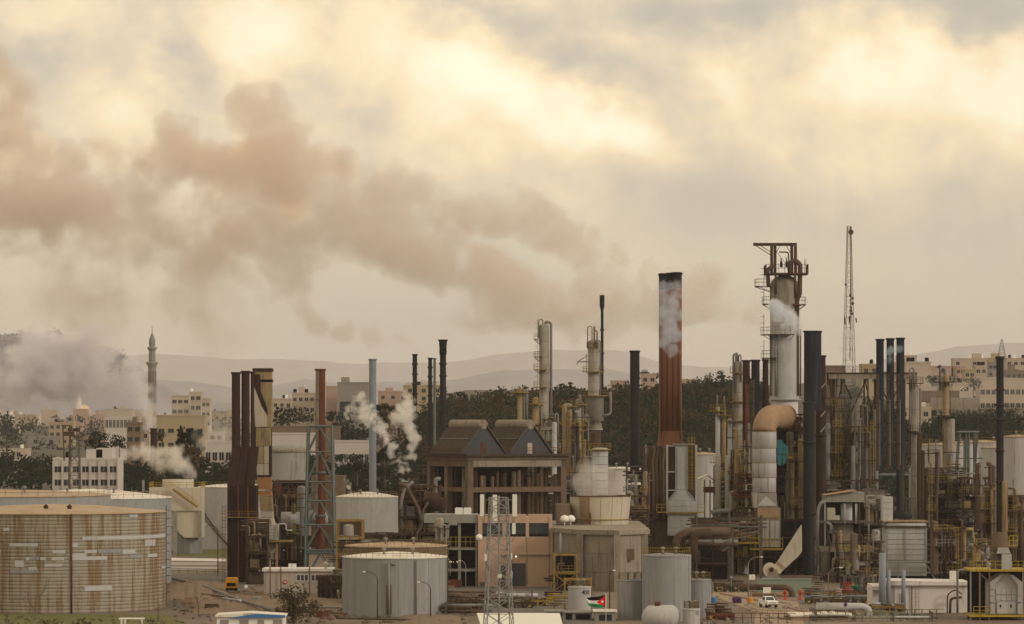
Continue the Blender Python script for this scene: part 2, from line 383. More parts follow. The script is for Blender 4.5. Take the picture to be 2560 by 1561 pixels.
# ---------------------------------------------------------------- shared parts
def rail(b, pts, h=1.1, step=1.6, closed=False, w=.045):
    pts = [Vector(p) for p in pts]
    if closed: pts = pts+[pts[0]]
    for a, c in zip(pts[:-1], pts[1:]):
        L = (c-a).length; n = max(1, int(L/step))
        for k in (h, h*.55): b.bar(a+Vector((0, 0, k)), c+Vector((0, 0, k)), w)
        for i in range(n+1): q = a+(c-a)*(i/n); b.bar(q, q+Vector((0, 0, h)), w)
def arc(cx, cy_, r, z, a0, a1, n=10): return [(cx+r*math.cos(a0+(a1-a0)*i/n), cy_+r*math.sin(a0+(a1-a0)*i/n), z) for i in range(n+1)]
def platform(par, cx, cy_, r, z, a0, a1, wd=1.3, mat='ochre_rail', deckmat=None, h=1.2, knees=True):
    """curved walkway round a vessel: deck with a handrail on its outer edge"""
    a0, a1 = R(a0), R(a1); n = max(4, int(abs(a1-a0)/R(22))); d = MB()
    i, o = arc(cx, cy_, r+.02, z, a0, a1, n), arc(cx, cy_, r+wd, z, a0, a1, n)
    vs_ = i+o+[(p[0], p[1], p[2]-.18) for p in i+o]; m = n+1
    fs = []
    for k in range(n): fs += [(k, m+k, m+k+1, k+1), (2*m+k, 2*m+k+1, 3*m+k+1, 3*m+k), (m+k, 3*m+k, 3*m+k+1, m+k+1)]
    d.add(vs_, fs)
    if knees:
        for k in range(0, m, max(1, n//2)): d.bar(o[k][:2]+(z-.1,), i[k][:2]+(z-1.2,), .09)
    p = d.build('platform', deckmat or mat, par)
    b = MB(); full = abs(a1-a0) > 6.2
    rail(b, o, h, 1.4)
    if not full: rail(b, [i[0], o[0]], h); rail(b, [i[-1], o[-1]], h)
    q = b.build('railing', mat, par); q.parent = p; return p
def ladder(par, x, y, z0, z1, mat='ochre_rail', cage=True, dirn=(0, -1)):
    b = MB(); sx, sy = -dirn[1]*.25, dirn[0]*.25
    for s in (-1, 1): b.bar((x+s*sx, y+s*sy, z0), (x+s*sx, y+s*sy, z1), .06)
    z = z0
    while z < z1: b.bar((x-sx, y-sy, z), (x+sx, y+sy, z), .04); z += .6
    if cage:
        z = z0+2.4
        while z < z1:
            ring = [(x+dirn[0]*(.0+.75*math.sin(t_))+sx*2.4*math.cos(t_), y+dirn[1]*(.75*math.sin(t_))+sy*2.4*math.cos(t_), z) for t_ in [i*math.pi/5 for i in range(6)]]
            for p, q in zip(ring[:-1], ring[1:]): b.bar(p, q, .05)
            z += 1.3
    return b.build('ladder', mat, par)
def vessel_prof(r, z0, z1, dome=.5, base=None):
    pr = [(r*1.06, z0), (r*1.06, z0+.3), (r, z0+.32)] if base else [(r, z0)]
    pr.append((r, z1))
    for k in range(1, 6): a = k*math.pi/10; pr.append((r*math.cos(a), z1+r*dome*math.sin(a)))
    pr.append((.01, z1+r*dome)); return pr

def stack(label, u0, u1, vt, y, mat, vb=None, rings=(), flare=0, rim=True, group=None, taper=0, wob=0, name='chimney', shell_segments=(), cap=None, ringmat=None):
    r = (u1-u0)/2*y/F; cx = X((u0+u1)/2, y); zt = Z(vt, y); zb = Z(vb, y) if vb else float(ground_z(cx, y))
    t = thing(name, label, 'chimney', (cx, y, zb), group); b = MB()
    n = 24; prof = []
    for i in range(19):
        f = i/18; z = zb+(zt-zb)*f; rr = r*(1+taper*(1-f))*(1+(rnd.random()-.5)*wob)
        if flare and f > .86: rr *= 1+flare*((f-.86)/.14)**1.4
        prof.append((rr, z))
    rt = prof[-1][0]
    b.lathe(cx, y, prof, n); b.build('shell', mat, t)
    b = MB(); b.lathe(cx, y, [(rt, zt), (rt*.86, zt), (rt*.84, zt-3.5), (.01, zt-3.6)], n); b.build('lining', 'soot', t)
    if rim: b = MB(); b.lathe(cx, y, [(rt+.03, zt-.32), (rt+.16, zt-.28), (rt+.16, zt+.04), (rt-.02, zt+.06)], n); b.build('rim', cap or mat, t)
    for v in rings:
        z = Z(v, y); b = MB(); b.lathe(cx, y, [(r*1.0+.01, z-.22), (r+.17, z-.2), (r+.17, z+.2), (r*1.0+.01, z+.22)], n); b.build('ring', ringmat or cap or mat, t)
    for v in shell_segments:   # welded seams between the rolled courses
        z = Z(v, y); b = MB(); b.lathe(cx, y, [(r*(1.003), z-.07), (r+.045, z-.05), (r+.045, z+.05), (r*1.003, z+.07)], n); b.build('seam', mat, t)
    return t
def column(label, u0, u1, vt, y, mat='vessel', vb=None, plats=(), lad=(), pipes=(), name='distillation_column', cat='column', group=None, railmat='ochre_rail', dome=.5, seams=6, skirt=True):
    """tall pressure vessel: shell courses, domed head, platforms [(v, a0, a1)], ladders [(v0, v1, angle)], riser pipes [(angle, r, v0, v1)]"""
    r = (u1-u0)/2*y/F; cx = X((u0+u1)/2, y); zt = Z(vt, y)-r*dome; zb = Z(vb, y) if vb else float(ground_z(cx, y))
    t = thing(name, label, cat, (cx, y, zb), group)
    b = MB(); b.lathe(cx, y, vessel_prof(r, zb, zt, dome, skirt), 24); b.build('shell', mat, t)
    for k in range(1, seams): z = zb+(zt-zb)*k/seams; b = MB(); b.lathe(cx, y, [(r*1.002, z-.09), (r+.05, z-.07), (r+.05, z+.07), (r*1.002, z+.09)], 24); b.build('seam', mat, t)
    for p in plats: platform(t, cx, y, r, Z(p[0], y), p[1], p[2], p[3] if len(p) > 3 else 1.3, railmat)
    for v0, v1, a in lad: ladder(t, cx+(r+.35)*math.cos(R(a)), y+(r+.35)*math.sin(R(a)), Z(v1, y), Z(v0, y), railmat, True, (math.cos(R(a)), math.sin(R(a))))
    for a, pr, v0, v1 in pipes:
        px, py = cx+(r+pr*1.6)*math.cos(R(a)), y+(r+pr*1.6)*math.sin(R(a)); b = MB()
        tx, ty = cx+(r*.3)*math.cos(R(a)), y+(r*.3)*math.sin(R(a))
        b.bent([(px, py, Z(v1, y)), (px, py, Z(v0, y)), (tx, ty, Z(v0, y)+.1), (tx, ty, zt+.3)] if Z(v0, y) > zt else [(px, py, Z(v1, y)), (px, py, Z(v0, y)), (tx, ty, Z(v0, y))], pr, 10, pr*4)
        b.build('riser_pipe', 'pipe_grey', t)
    return t
def tank(label, uc, R_, y, ztop, mat, roofmat='roof_white', rise=.9, railmat='ochre_rail', zb=0, bands=0, group=None, name='storage_tank', plates=12, railing=True, n=72, eave=.12):
    cx = X(uc, y); t = thing(name, label, 'tank', (cx, y, zb), group)
    b = MB(); b.lathe(cx, y, [(R_, zb), (R_, ztop)], n); b.build('shell', mat, t)
    b = MB(); b.lathe(cx, y, [(R_+.01, ztop-.2), (R_+eave, ztop-.18), (R_+eave, ztop+.02), (R_*.97, ztop+.07), (R_*.5, ztop+rise*.62), (.01, ztop+rise)], n); b.build('roof', roofmat, t)
    for k in range(plates):  # vertical plate joints
        a = 2*math.pi*(k+.35)/plates
        if math.sin(a) < .25:
            b = MB(); b.obox((cx+(R_+.012)*math.cos(a), y+(R_+.012)*math.sin(a), (zb+ztop)/2), (.03, .05, (ztop-zb)/2-.15), a); b.build('joint', mat, t)
    if railing:
        b = MB(); rail(b, arc(cx, y, R_-.15, ztop+.05, math.pi*.98, math.pi*2.02, 24), 1.1, 2.0); b.build('railing', railmat, t)
    for a in (R(250), R(310)):
        b = MB(); b.cyl((cx+R_*.55*math.cos(a), y+R_*.55*math.sin(a), ztop+rise*.4), (cx+R_*.55*math.cos(a), y+R_*.55*math.sin(a), ztop+rise*.4+.9), .18); b.lathe(cx+R_*.55*math.cos(a), y+R_*.55*math.sin(a), [(.4, ztop+rise*.4+.85), (.3, ztop+rise*.4+1.1), (.01, ztop+rise*.4+1.2)], 10); b.build('vent', 'pipe_grey', t)
    return t
def stair_on_tank(t, uc, R_, y, a0, a1, z0, z1, mat):
    cx = X(uc, y); b = MB(); n = 26; pin, pout = [], []
    for i in range(n+1):
        a = R(a0+(a1-a0)*i/n); z = z0+(z1-z0)*i/n
        pout.append(Vector((cx+(R_+.95)*math.cos(a), y+(R_+.95)*math.sin(a), z))); pin.append(Vector((cx+(R_+.1)*math.cos(a), y+(R_+.1)*math.sin(a), z)))
        b.bar(pin[-1], pout[-1], .1)
    for a, c in zip(pout[:-1], pout[1:]): b.bar(a, c, .16); b.bar(a+Vector((0, 0, 1.1)), c+Vector((0, 0, 1.1)), .05); b.bar(a, a+Vector((0, 0, 1.1)), .05)
    for a, c in zip(pin[:-1], pin[1:]): b.bar(a, c, .16)
    b.build('stair', mat, t)
def frame_parts(t, x0, x1, y0, y1, zs, nx=2, ny=1, mat='steel', brace=True, w=.28, seed=1, beammat=None):
    rg = random.Random(seed); xs = [x0+(x1-x0)*i/nx for i in range(nx+1)]; ys_ = [y0+(y1-y0)*i/ny for i in range(ny+1)]
    for x in xs:
        for y in ys_: b = MB(); b.box(x-w/2, x+w/2, y-w/2, y+w/2, zs[0], zs[-1]); b.build('post', mat, t)
    for z in zs[1:]:
        b = MB()
        for y in ys_: b.box(x0+w/2+.003, x1-w/2-.003, y-w*.4, y+w*.4, z-w*1.2, z-.02)
        for x in xs: b.box(x-w*.38, x+w*.38, y0+w/2+.003, y1-w/2-.003, z-w*1.15, z-.03)
        b.build('beam', beammat or mat, t)
    if brace:
        b = MB()
        for i in range(nx):
            for k in range(len(zs)-1):
                if rg.random() < .45:
                    a, c = (xs[i], xs[i+1]) if rg.random() < .5 else (xs[i+1], xs[i])
                    b.bar((a, y0, zs[k]), (c, y0, zs[k+1]-.2), w*.5)
                    if rg.random() < .5: b.bar((c, y0+.1, zs[k]), (a, y0+.1, zs[k+1]-.2), w*.5)
        b.build('bracing', mat, t)
def unit(label, u0, u1, vt, y, depth, seed, mat='steel', dens=1.0, zb=0, lv=3.1, cols=('pipe_grey', 'pipe_brown', 'vessel', 'cladding', 'steel_brown'), rails=('ochre_rail', 'yellow', 'steel'), name='process_unit', nx=None, void=False, cat='process unit', group=None, frame=True, lights=0, top=True):
    """steel structure carrying decks, drums, exchangers, vertical vessels and pipework"""
    rg = random.Random(seed); x0, x1 = X(u0, y), X(u1, y); zt = Z(vt, y); y1 = y+depth
    t = thing(name, label, cat, ((x0+x1)/2, y, zb), group)
    n = max(1, int(round((zt-zb)/lv))); zs = [zb+(zt-zb)*i/n for i in range(n+1)]; nx = nx or max(1, int(round((x1-x0)/3.6)))
    if frame: frame_parts(t, x0, x1, y, y1, zs, nx, max(1, int(depth/6)), mat, True, .26, seed)
    if void: b = MB(); b.box(x0+.4, x1-.4, y1-.5, y1-.2, zb, zt-.5); b.build('shade_backing', 'soot', t)  # near-black backing added: interior shade put into its colour
    bw = (x1-x0)/nx
    def item(a0, w_, z, h, yy, m_):
        """one piece of equipment in a bay"""
        c = rg.random(); b = MB()
        if c < .22:
            r = min(w_*.32, 1.3)*rg.uniform(.5, 1); hh = h*rg.uniform(.7, 1.1); q = a0+w_*rg.uniform(.3, .7)
            b.lathe(q, yy, vessel_prof(r, z+.1, min(zt, z+hh)-r*.4, .4), 14); nm = 'vessel'
        elif c < .38:
            r = min(h*.26, .9)*rg.uniform(.5, 1); b.cyl((a0+w_*.08, yy, z+.3+r), (a0+w_*.92, yy, z+.3+r), r, n=14)
            for s in (.25, .75): b.box(a0+w_*s-.15, a0+w_*s+.15, yy-r*.6, yy+r*.6, z+.05, z+.5)
            b.cyl((a0+w_*.5, yy, z+.3+2*r-.1), (a0+w_*.5, yy, min(z+h, z+2*r+1.2)), .16); nm = 'drum'
        elif c < .60:
            q = z+h*rg.uniform(.3, .55)
            for j in range(rg.randint(3, 6)): rr = rg.uniform(.06, .2); e = rg.random()*.6; b.cyl((a0-w_*rg.random()*.5, yy-.5+j*.2, q+j*.38), (a0+w_*(1+e), yy-.5+j*.2, q+j*.38), rr, n=8)
            nm = 'pipe_run'
        elif c < .84:
            for j in range(rg.randint(2, 5)):
                rr = rg.uniform(.06, .2); q = a0+w_*rg.random(); top_ = min(zt, z+h*rg.uniform(.6, 2.0)); yq = yy-.9+rg.random()*1.5
                b.bent([(q, yq, z), (q, yq, top_), (q+rg.uniform(-1, 1)*w_*.7, yq, top_)], rr, 8, rr*3)
            nm = 'riser_pipe'
        else:
            ww = w_*rg.uniform(.2, .4); q = a0+w_*rg.uniform(.4, .6); hh = h*rg.uniform(.3, .75); b.box(q-ww, q+ww, yy, yy+1.5, z+.1, z+hh); b.box(q-ww-.05, q+ww+.05, yy-.05, yy+1.55, z+hh+.003, z+hh+.1); nm = 'equipment_box'
        b.build(nm, m_, t)
    for k in range(n):
        z = zs[k]; h = zs[k+1]-z
        if k and rg.random() < .85:
            b = MB(); b.box(x0-.3, x1+.3, y-.25, y1-.6, z-.02, z+.08); d = b.build('deck', mat, t)
            e0, e1 = (x0-.3, x1+.3) if rg.random() < .6 else (x0+(x1-x0)*rg.uniform(0, .4), x1+.3)
            b = MB(); rail(b, [(e0, y-.25, z+.08), (e1, y-.25, z+.08)], 1.1, 1.5, w=.05); q = b.build('railing', rg.choice(rails), t); q.parent = d
        for i in range(nx):
            a0 = x0+bw*i
            for rep in range(4):
                if rg.random() < dens*.72: item(a0, bw*rg.uniform(.6, 1), z, h, y+.5+rep*depth*.22+rg.random()*.6, rg.choice(cols) if rep < 2 else rg.choice(('steel_brown', 'rust_dark', 'pipe_brown', 'steel')))  # rear rows darker: shade between equipment put into their colours
            if dens > .8 and rg.random() < .55 and not void:   # dark backing added behind: shade of the gaps put into colour
                b = MB(); b.box(a0+.2, a0+bw-.2, y1-.5, y1-.25, z+.1, z+h*rg.uniform(.6, .95)); b.build('shade_screen', rg.choice(('soot', 'rust_dark', 'steel_brown')), t)
            if rg.random() < .6*dens:
                b = MB(); q = a0+bw*rg.random(); zz = z+.2+rg.random()*h*.5; b.cyl((q, y-.14, zz), (q, y+.18, zz), .2, n=8); b.bar((q, y, zz), (q, y, zz+.55), .08); b.build('valve', rg.choice(('steel_brown', 'pipe_grey', 'yellow', 'rust_red')), t)
            if k and rg.random() < .3*dens: ladder(t, a0+bw*rg.random(), y-.5, z-lv*.9, z+1, rg.choice(rails), rg.random() < .5)
    if lights:
        for j in range(lights):
            q = x0+(x1-x0)*rg.random(); zz = zb+(zt-zb)*rg.uniform(.2, .9); b = MB(); b.lathe(q, y-.45, [(.01, zz), (.16, zz+.05), (.19, zz+.16), (.1, zz+.26), (.01, zz+.3)], 8); b.build('lamp', 'white_paint', t)
    return t
def pipe_rack(label, u0, u1, v0, v1, y, depth, seed, mats=('pipe_grey', 'pipe_brown'), legs='steel', npipes=6, zb=0, name='pipe_rack', bays=None, big=.25, group=None):
    """v0..v1 = rows of the top and bottom pipe; every pipe a part"""
    rg = random.Random(seed); x0, x1 = X(u0, y), X(u1, y); z1, z0 = Z(v0, y), Z(v1, y); t = thing(name, label, 'pipe rack', ((x0+x1)/2, y, zb), group)
    n = bays or max(1, int((x1-x0)/5))
    for i in range(n+1):
        x = x0+(x1-x0)*i/n; b = MB(); b.box(x-.13, x+.13, y-.13, y+.13, zb, z1+.5); b.box(x-.13, x+.13, y+depth-.13, y+depth+.13, zb, z1+.5); b.box(x-.12, x+.12, y+.14, y+depth-.14, z0-.5, z0-.25); b.box(x-.12, x+.12, y+.14, y+depth-.14, z1+.25, z1+.45); b.build('trestle', legs, t)
    for j in range(npipes):
        z = z0+(z1-z0)*j/max(1, npipes-1); r = rg.uniform(.35, 1)*big; yy = y-.2+rg.random()*depth*.5; b = MB()
        if rg.random() < .4: xm = x0+(x1-x0)*rg.uniform(.2, .8); b.bent([(x0-1, yy, z), (xm, yy, z), (xm, yy, z-(rg.uniform(1, 3) if z > zb+3 else .3)), (x1, yy, z-(1 if z > zb+3 else .3))], r, 8, r*3)
        else: b.cyl((x0-1, yy, z), (x1+1, yy, z), r, n=8)
        for k in range(int((x1-x0)/3)): xx = x0+3*k+rg.random()*2; b.cyl((xx-.06, yy, z), (xx+.06, yy, z), r*1.35, n=8)
        b.build('pipe', rg.choice(mats), t)
    return t
def lattice(label, u, y, zt, wb, wt, zb, nb, mat='steel_pale', name='lattice_mast', cat='mast', leg=.12, br=.06, rot=0.0, horiz=True):
    cx = X(u, y); t = thing(name, label, cat, (cx, y, zb))
    def cor(z, i):
        f = (z-zb)/(zt-zb); w_ = (wb+(wt-wb)*f)/2; a = rot+math.pi/4+i*math.pi/2; return Vector((cx+w_*1.414*math.cos(a), y+w_*1.414*math.sin(a), z))
    for i in range(4): b = MB(); b.bar(cor(zb, i), cor(zt, i), leg); b.build('leg', mat, t)
    zs = [zb]; 
    for k in range(nb): zs.append(zb+(zt-zb)*(1-(1-(k+1)/nb)**1.15))
    for k in range(nb):
        b = MB()
        for i in range(4):
            j = (i+1) % 4; b.bar(cor(zs[k], i), cor(zs[k+1], j), br); b.bar(cor(zs[k], j), cor(zs[k+1], i), br)
            if horiz: b.bar(cor(zs[k+1], i), cor(zs[k+1], j), br)
        b.build('bracing', mat, t)
    return t, cor
def lamp_post(label, u, vt, y, arm=1.6, side=-1, mat='steel_brown', zb=0, group='lamp posts around the plant'):
    x = X(u, y); zt = Z(vt, y); t = thing('lamp_post', label, 'lamp post', (x, y, zb), group); b = MB()
    h = zt-zb; P = [Vector((x, y, zb)), Vector((x, y, zt-1.2))]+[Vector((x+side*arm*(1-math.cos(a)), y, zt-1.2+1.2*math.sin(a))) for a in [i*math.pi/10 for i in range(1, 6)]]
    b.sweep(P, [.10, .075]+[.05]*5, 8); b.build('post', mat, t)
    b = MB(); q = x+side*arm; b.box(q-.45 if side < 0 else q-.05, q+.05 if side < 0 else q+.45, y-.12, y+.12, zt-.1, zt+.04); b.build('lantern', 'white_paint', t)
    return t
def gpoly(name, pts, mat, z=.02, kind='structure'):
    b = MB(); q = [G(u, v) for u, v in pts]; b.add([(p[0], p[1], z) for p in q], [tuple(range(len(q)))]); return b.build(name, mat, loc=(0, 0, z), kind=kind)
def strip(label, y, u0, u1, v0, v1, mat, a0=150, a1=250):
    """what is left of a paler coat down one side of a chimney"""
    o = [q for q in bpy.data.objects if q.get('label', '').startswith(label)][0]; r = (u1-u0)/2*y/F+.014; b = MB(); b.lathe(o.location.x, o.location.y, [(r, Z(v1, y)), (r, Z(v0, y))], 8, True, R(a0), R(a1)); b.build('paint_remnant', mat, o)
def risers(label, u0, u1, vt, vb, y, n, seed, mats=('pipe_grey', 'pipe_brown', 'vessel', 'steel_brown', 'vessel_ochre', 'steel'), tie='steel_brown'):
    """bundle of standing pipes with bends, tied by cross members"""
    rg = random.Random(seed); x0, x1 = X(u0, y), X(u1, y); zt, zb = Z(vt, y), max(0, Z(vb, y)); t = thing('riser_bundle', label, 'pipes', ((x0+x1)/2, y, zb))
    for i in range(n):
        q = x0+(x1-x0)*(i+rg.random())/n; zz = zb+(zt-zb)*rg.uniform(.55, 1); yy = y+rg.uniform(-.6, 2); r = rg.choice((.09, .13, .18, .27, .4)); b = MB(); d = rg.uniform(-2.5, 2.5)
        if rg.random() < .3: b.lathe(q, yy, vessel_prof(r+.35, zb+(zt-zb)*rg.uniform(.1, .4), zz, .5), 12)
        else: zm = zb+(zz-zb)*rg.uniform(.3, .8); b.bent([(q, yy, zb), (q, yy, zm), (q+d*.3, yy, zm+.4), (q+d*.3, yy, zz), (q+d, yy, zz)], r, 8, r*3)
        b.build('pipe', rg.choice(mats), t)
    z = zb+2
    while z < zt-1: b = MB(); e = x0+(x1-x0)*rg.random()*.4; b.box(e, x1, y-.75, y-.6, z, z+.18); b.build('tie_beam', tie, t); z += rg.uniform(2.2, 4.5)
    for f in (.22, .42, .6, .8):
        if rg.random() < .8:
            z = zb+(zt-zb)*(f+rg.uniform(-.06, .06)); a = x0+(x1-x0)*rg.random()*.5; c = a+(x1-x0)*rg.uniform(.3, .6); b = MB(); b.box(a, c, y-1.9, y-.8, z-.12, z); p = b.build('platform', rg.choice(('ochre_rail', 'steel_brown')), t)
            b = MB(); rail(b, [(a, y-1.9, z), (c, y-1.9, z)], 1.15, 1.0, w=.06); b.build('railing', rg.choice(('yellow', 'ochre_rail', 'ochre_rail', 'steel_pale')), t).parent = p
            b = MB(); b.bar((a, y-1.8, z-.1), (a+.2, y-.6, z-2), .1); b.bar((c, y-1.8, z-.1), (c-.2, y-.6, z-2), .1); b.build('bracket', 'steel_brown', t).parent = p
    ladder(t, x0+(x1-x0)*rg.random(), y-.9, zb, zt*.9, rg.choice(('yellow', 'ochre_rail', 'steel')), True); return t
# ---------------------------------------------------------------- houses
def house(label, u0, u1, vt, y, floors, bays, mat='stone_pale', depth=12, vb=None, box=0, group=None, win=(1.3, 1.3), fh=3.1, off=0, parapet=True, name='house', cat='house', tanks=0, fins=False, glass='glass_dark', skipw=0.0, seed=1, side=0):
    rg = random.Random(seed+int(u0)); x0, x1 = X(u0, y), X(u1, y); zt = Z(vt, y); zg = float(ground_z((x0+x1)/2, y))-1.0
    zb = min(zg, zt-floors*fh-.5) if vb is None else Z(vb, y)
    t = thing(name, label, cat, ((x0+x1)/2, y, zb), group); b = MB(); b.box(x0, x1, y, y+depth, zb, zt); b.build('wall', mat, t)
    if parapet:
        b = MB(); b.box(x0-.15, x1+.15, y-.15, y+.12, zt+.003, zt+.55); b.box(x0-.15, x0+.1, y+.121, y+depth, zt+.003, zt+.55); b.box(x1-.1, x1+.15, y+.121, y+depth, zt+.003, zt+.55); b.build('parapet', mat, t)
    if floors and bays:
        ww, wh = win; ww = min(ww, (x1-x0)/bays*.7)
        f0 = MB(); f0.box(-ww/2-.12, ww/2+.12, -.10, .02, -wh/2-.14, -wh/2); f0.box(-ww/2-.12, ww/2+.12, -.10, .02, wh/2, wh/2+.12); f0.box(-ww/2-.12, -ww/2, -.08, .02, -wh/2+.002, wh/2-.002); f0.box(ww/2, ww/2+.12, -.08, .02, -wh/2+.002, wh/2-.002)
        f0.box(-.04, .04, -.05, .02, -wh/2+.002, wh/2-.002)
        p0 = MB(); p0.box(-ww/2, ww/2, -.03, .02, -wh/2, wh/2); wm = pm = None
        for i in range(floors):
            for j in range(bays):
                if rg.random() < skipw: continue
                cx = x0+(x1-x0)*(j+.5)/bays; cz = zt-off-fh*(i+.5)-.1
                if cz-wh/2 < zg+.3: continue
                if wm is None:
                    o = f0.build('window', mat, t); f0_o = t['_o']; wm = o.data; wm.transform(__import__('mathutils').Matrix.Translation(Vector(f0_o)))
                    p = p0.build('pane', glass, t); pm = p.data; pm.transform(__import__('mathutils').Matrix.Translation(Vector(f0_o)))
                else:
                    o = bpy.data.objects.new('window', wm); col.objects.link(o); o.parent = t
                    p = bpy.data.objects.new('pane', pm); col.objects.link(p)
                p.parent = o; o.location = (cx-f0_o[0], y-.02-f0_o[1], cz-f0_o[2])
    for k in range(box):
        q = x0+(x1-x0)*rg.uniform(.1, .7); b = MB(); b.box(q, q+(x1-x0)*.25, y+2, y+depth*.7, zt, zt+rg.uniform(1.8, 3)); b.build('roof_room', mat, t)
    for k in range(tanks):
        q = x0+(x1-x0)*rg.uniform(.1, .9); b = MB(); b.lathe(q, y+3, vessel_prof(.7, zt+.6, zt+1.8, .3), 10); b.build('water_tank', rg.choice(('white_paint', 'soot')), t)
    if fins:
        for j in range(bays+1): cx = x0+(x1-x0)*j/bays; b = MB(); b.box(cx-.14, cx+.14, y-.45, y-.12, zb, zt-.2); b.build('fin', mat, t)
    return t
# ---------------------------------------------------------------- trees
def crown(b, cx, cy_, z0, w_, h, rg, n=220, s=.55, clumps=9, sq=.75):
    cs = [(cx+rg.gauss(0, .27)*w_, cy_+rg.gauss(0, .22)*w_, z0+h*(.2+.7*rg.random()), w_*rg.uniform(.16, .34)) for _ in range(clumps)]
    for _ in range(n):
        c = rg.choice(cs); d = Vector((rg.gauss(0, 1), rg.gauss(0, 1), rg.gauss(0, 1))); d.normalize(); d *= c[3]*rg.random()**.4
        p = Vector(c[:3])+Vector((d.x, d.y, d.z*sq)); q = s*rg.uniform(.5, 1.2)
        a = Vector((rg.gauss(0, 1), rg.gauss(0, 1), rg.gauss(0, 1))).normalized(); e = a.orthogonal().normalized()
        b.add([p+a*q, p+e*q*.7, p-a*q, p-e*q*.6], [(0, 1, 2, 3)])
def tree(label, u, vt, vb, y, wpx, leaf='leaf_dark', seed=1, group=None, n=260, kind='tree', s=None, cl=10):
    rg = random.Random(seed); k = y/F; x = X(u, y); zt, z1 = Z(vt, y), Z(vb, y); zg = min(float(ground_z(x, y)), z1); h = zt-z1; w_ = wpx*k
    t = thing(kind, label, 'tree', (x, y, zg), group); b = MB()
    b.sweep([Vector((x, y, zg)), Vector((x+rg.uniform(-.3, .3), y, zg+(z1-zg)*.6+h*.1)), Vector((x, y, z1+h*.7))], [.05*h+.08, .035*h+.05, .05], 7)
    for _ in range(5): a = rg.random()*6.28; b.bar((x, y, z1+h*.2), (x+math.cos(a)*w_*.3, y+math.sin(a)*w_*.3, z1+h*rg.uniform(.4, .8)), .1)
    b.build('trunk', 'bark', t); b = MB(); crown(b, x, y, z1, w_, h, rg, n, s or max(.3, .075*h), cl); b.build('crown', leaf, t); return t
# ================================================================ LEFT: tanks
def rusty_tank():
    y, Rr = 612, 18.1; cx = X(130, y); zt = 15.4
    t = thing('storage_tank', 'large rust-streaked cream tank with banded cladding at the left edge', 'tank', (cx, y, 0))
    n = 90; nb = 28; h = zt/nb
    b = MB(); b.lathe(cx, y, [(Rr-.12, 0), (Rr-.12, zt)], n); b.build('shell', 'rusty_cream', t)
    for k in range(nb):      # horizontal cladding bands, each lapping the one below
        b = MB(); w_ = rnd.uniform(-.02, .02); z0 = k*h
        vs_ = []; fs = []
        for i in range(n+1):
            a = 2*math.pi*i/n; wv = .05*math.sin(a*23+k)+.03*math.sin(a*41+k*3) if k < 6 else .012*math.sin(a*31+k)
            for r, z in ((Rr-.05, z0+.01), (Rr+.03+w_+wv, z0+.035), (Rr-.0+w_+wv*.5, z0+h-.005)): vs_.append((cx+r*math.cos(a), y+r*math.sin(a), z))
        for i in range(n):
            for q in range(2): fs.append((i*3+q, (i+1)*3+q, (i+1)*3+q+1, i*3+q+1))
        b.add(vs_, fs, True); b.build('cladding_band', 'rusty_cream', t)
    b = MB(); b.lathe(cx, y, [(Rr+.02, zt-.12), (Rr+.32, zt-.08), (Rr+.32, zt+.04), (Rr*.9, zt+.2), (Rr*.4, zt+.95), (.01, zt+1.25)], n); b.build('roof', 'roof_tan', t)
    for px, py, w_, hh, m_ in [(780, 680, 740, 32, 'white_paint'), (110, 740, 270, 30, 'white_paint'), (690, 735, 55, 42, 'white_paint'), (1320, 725, 80, 60, 'white_paint'), (510, 805, 120, 30, 'white_paint'),
        (800, 805, 110, 30, 'white_paint'), (920, 800, 215, 36, 'steel_pale'), (1135, 812, 105, 38, 'white_paint'), (1190, 860, 105, 32, 'steel_pale'), (680, 835, 135, 65, 'white_paint'), (815, 865, 185, 36, 'white_paint'),
        (500, 868, 120, 32, 'white_paint'), (265, 868, 35, 32, 'white_paint'), (300, 865, 90, 30, 'steel_pale'), (400, 868, 50, 30, 'white_paint'), (160, 900, 88, 62, 'white_paint'), (440, 930, 160, 28, 'white_paint'),
        (290, 962, 80, 30, 'white_paint'), (120, 988, 270, 30, 'steel_pale'), (800, 1140, 240, 50, 'white_paint'), (1340, 860, 75, 32, 'white_paint'), (1445, 985, 55, 26, 'white_paint'), (50, 596, 60, 30, 'white_paint'), (-10, 805, 40, 26, 'white_paint'), (1190, 480, 70, 26, 'white_paint')]:
        u, v = cu(2, px), cv(2, py); ua = u+w_*.267
        a0, a1 = [math.atan2(-math.sqrt(max(.01, Rr*Rr-(X(q, 597)-cx)**2)), X(q, 597)-cx) for q in (u, min(ua, 408))]
        z1 = Z(v, 596); z0 = z1-hh*.267*596/F; b = MB(); m = 8; vs_ = []
        for i in range(m+1):
            a = a0+(a1-a0)*i/m
            for r, z in ((Rr+.11, z0), (Rr+.12, z1)): vs_.append((cx+r*math.cos(a), y+r*math.sin(a), z))
        b.add(vs_, [(2*i, 2*i+2, 2*i+3, 2*i+1) for i in range(m)], True); b.build('patch_panel', 'pipe_white' if m_ == 'white_paint' else m_, t)
    a = math.atan2(-1, (X(178, 594)-cx)/Rr); px = X(178, 594); py = y-math.sqrt(Rr*Rr-(px-cx)**2)-.2
    b = MB(); b.cyl((px, py, 0), (px, py, zt+.1), .14, n=8); b.build('drain_pipe', 'rust_red', t)
    for u in (111, 170): q = X(u, 600); b = MB(); b.lathe(q, 602, [(.3, zt+.3), (.34, zt+.9), (.45, zt+1.0), (.01, zt+1.4)], 10); b.build('vent', 'rust_dark', t)
    ladder(t, X(417, 612), 611, .2, zt+1, 'steel_brown', True, (1, 0))
    return t
rusty_tank()
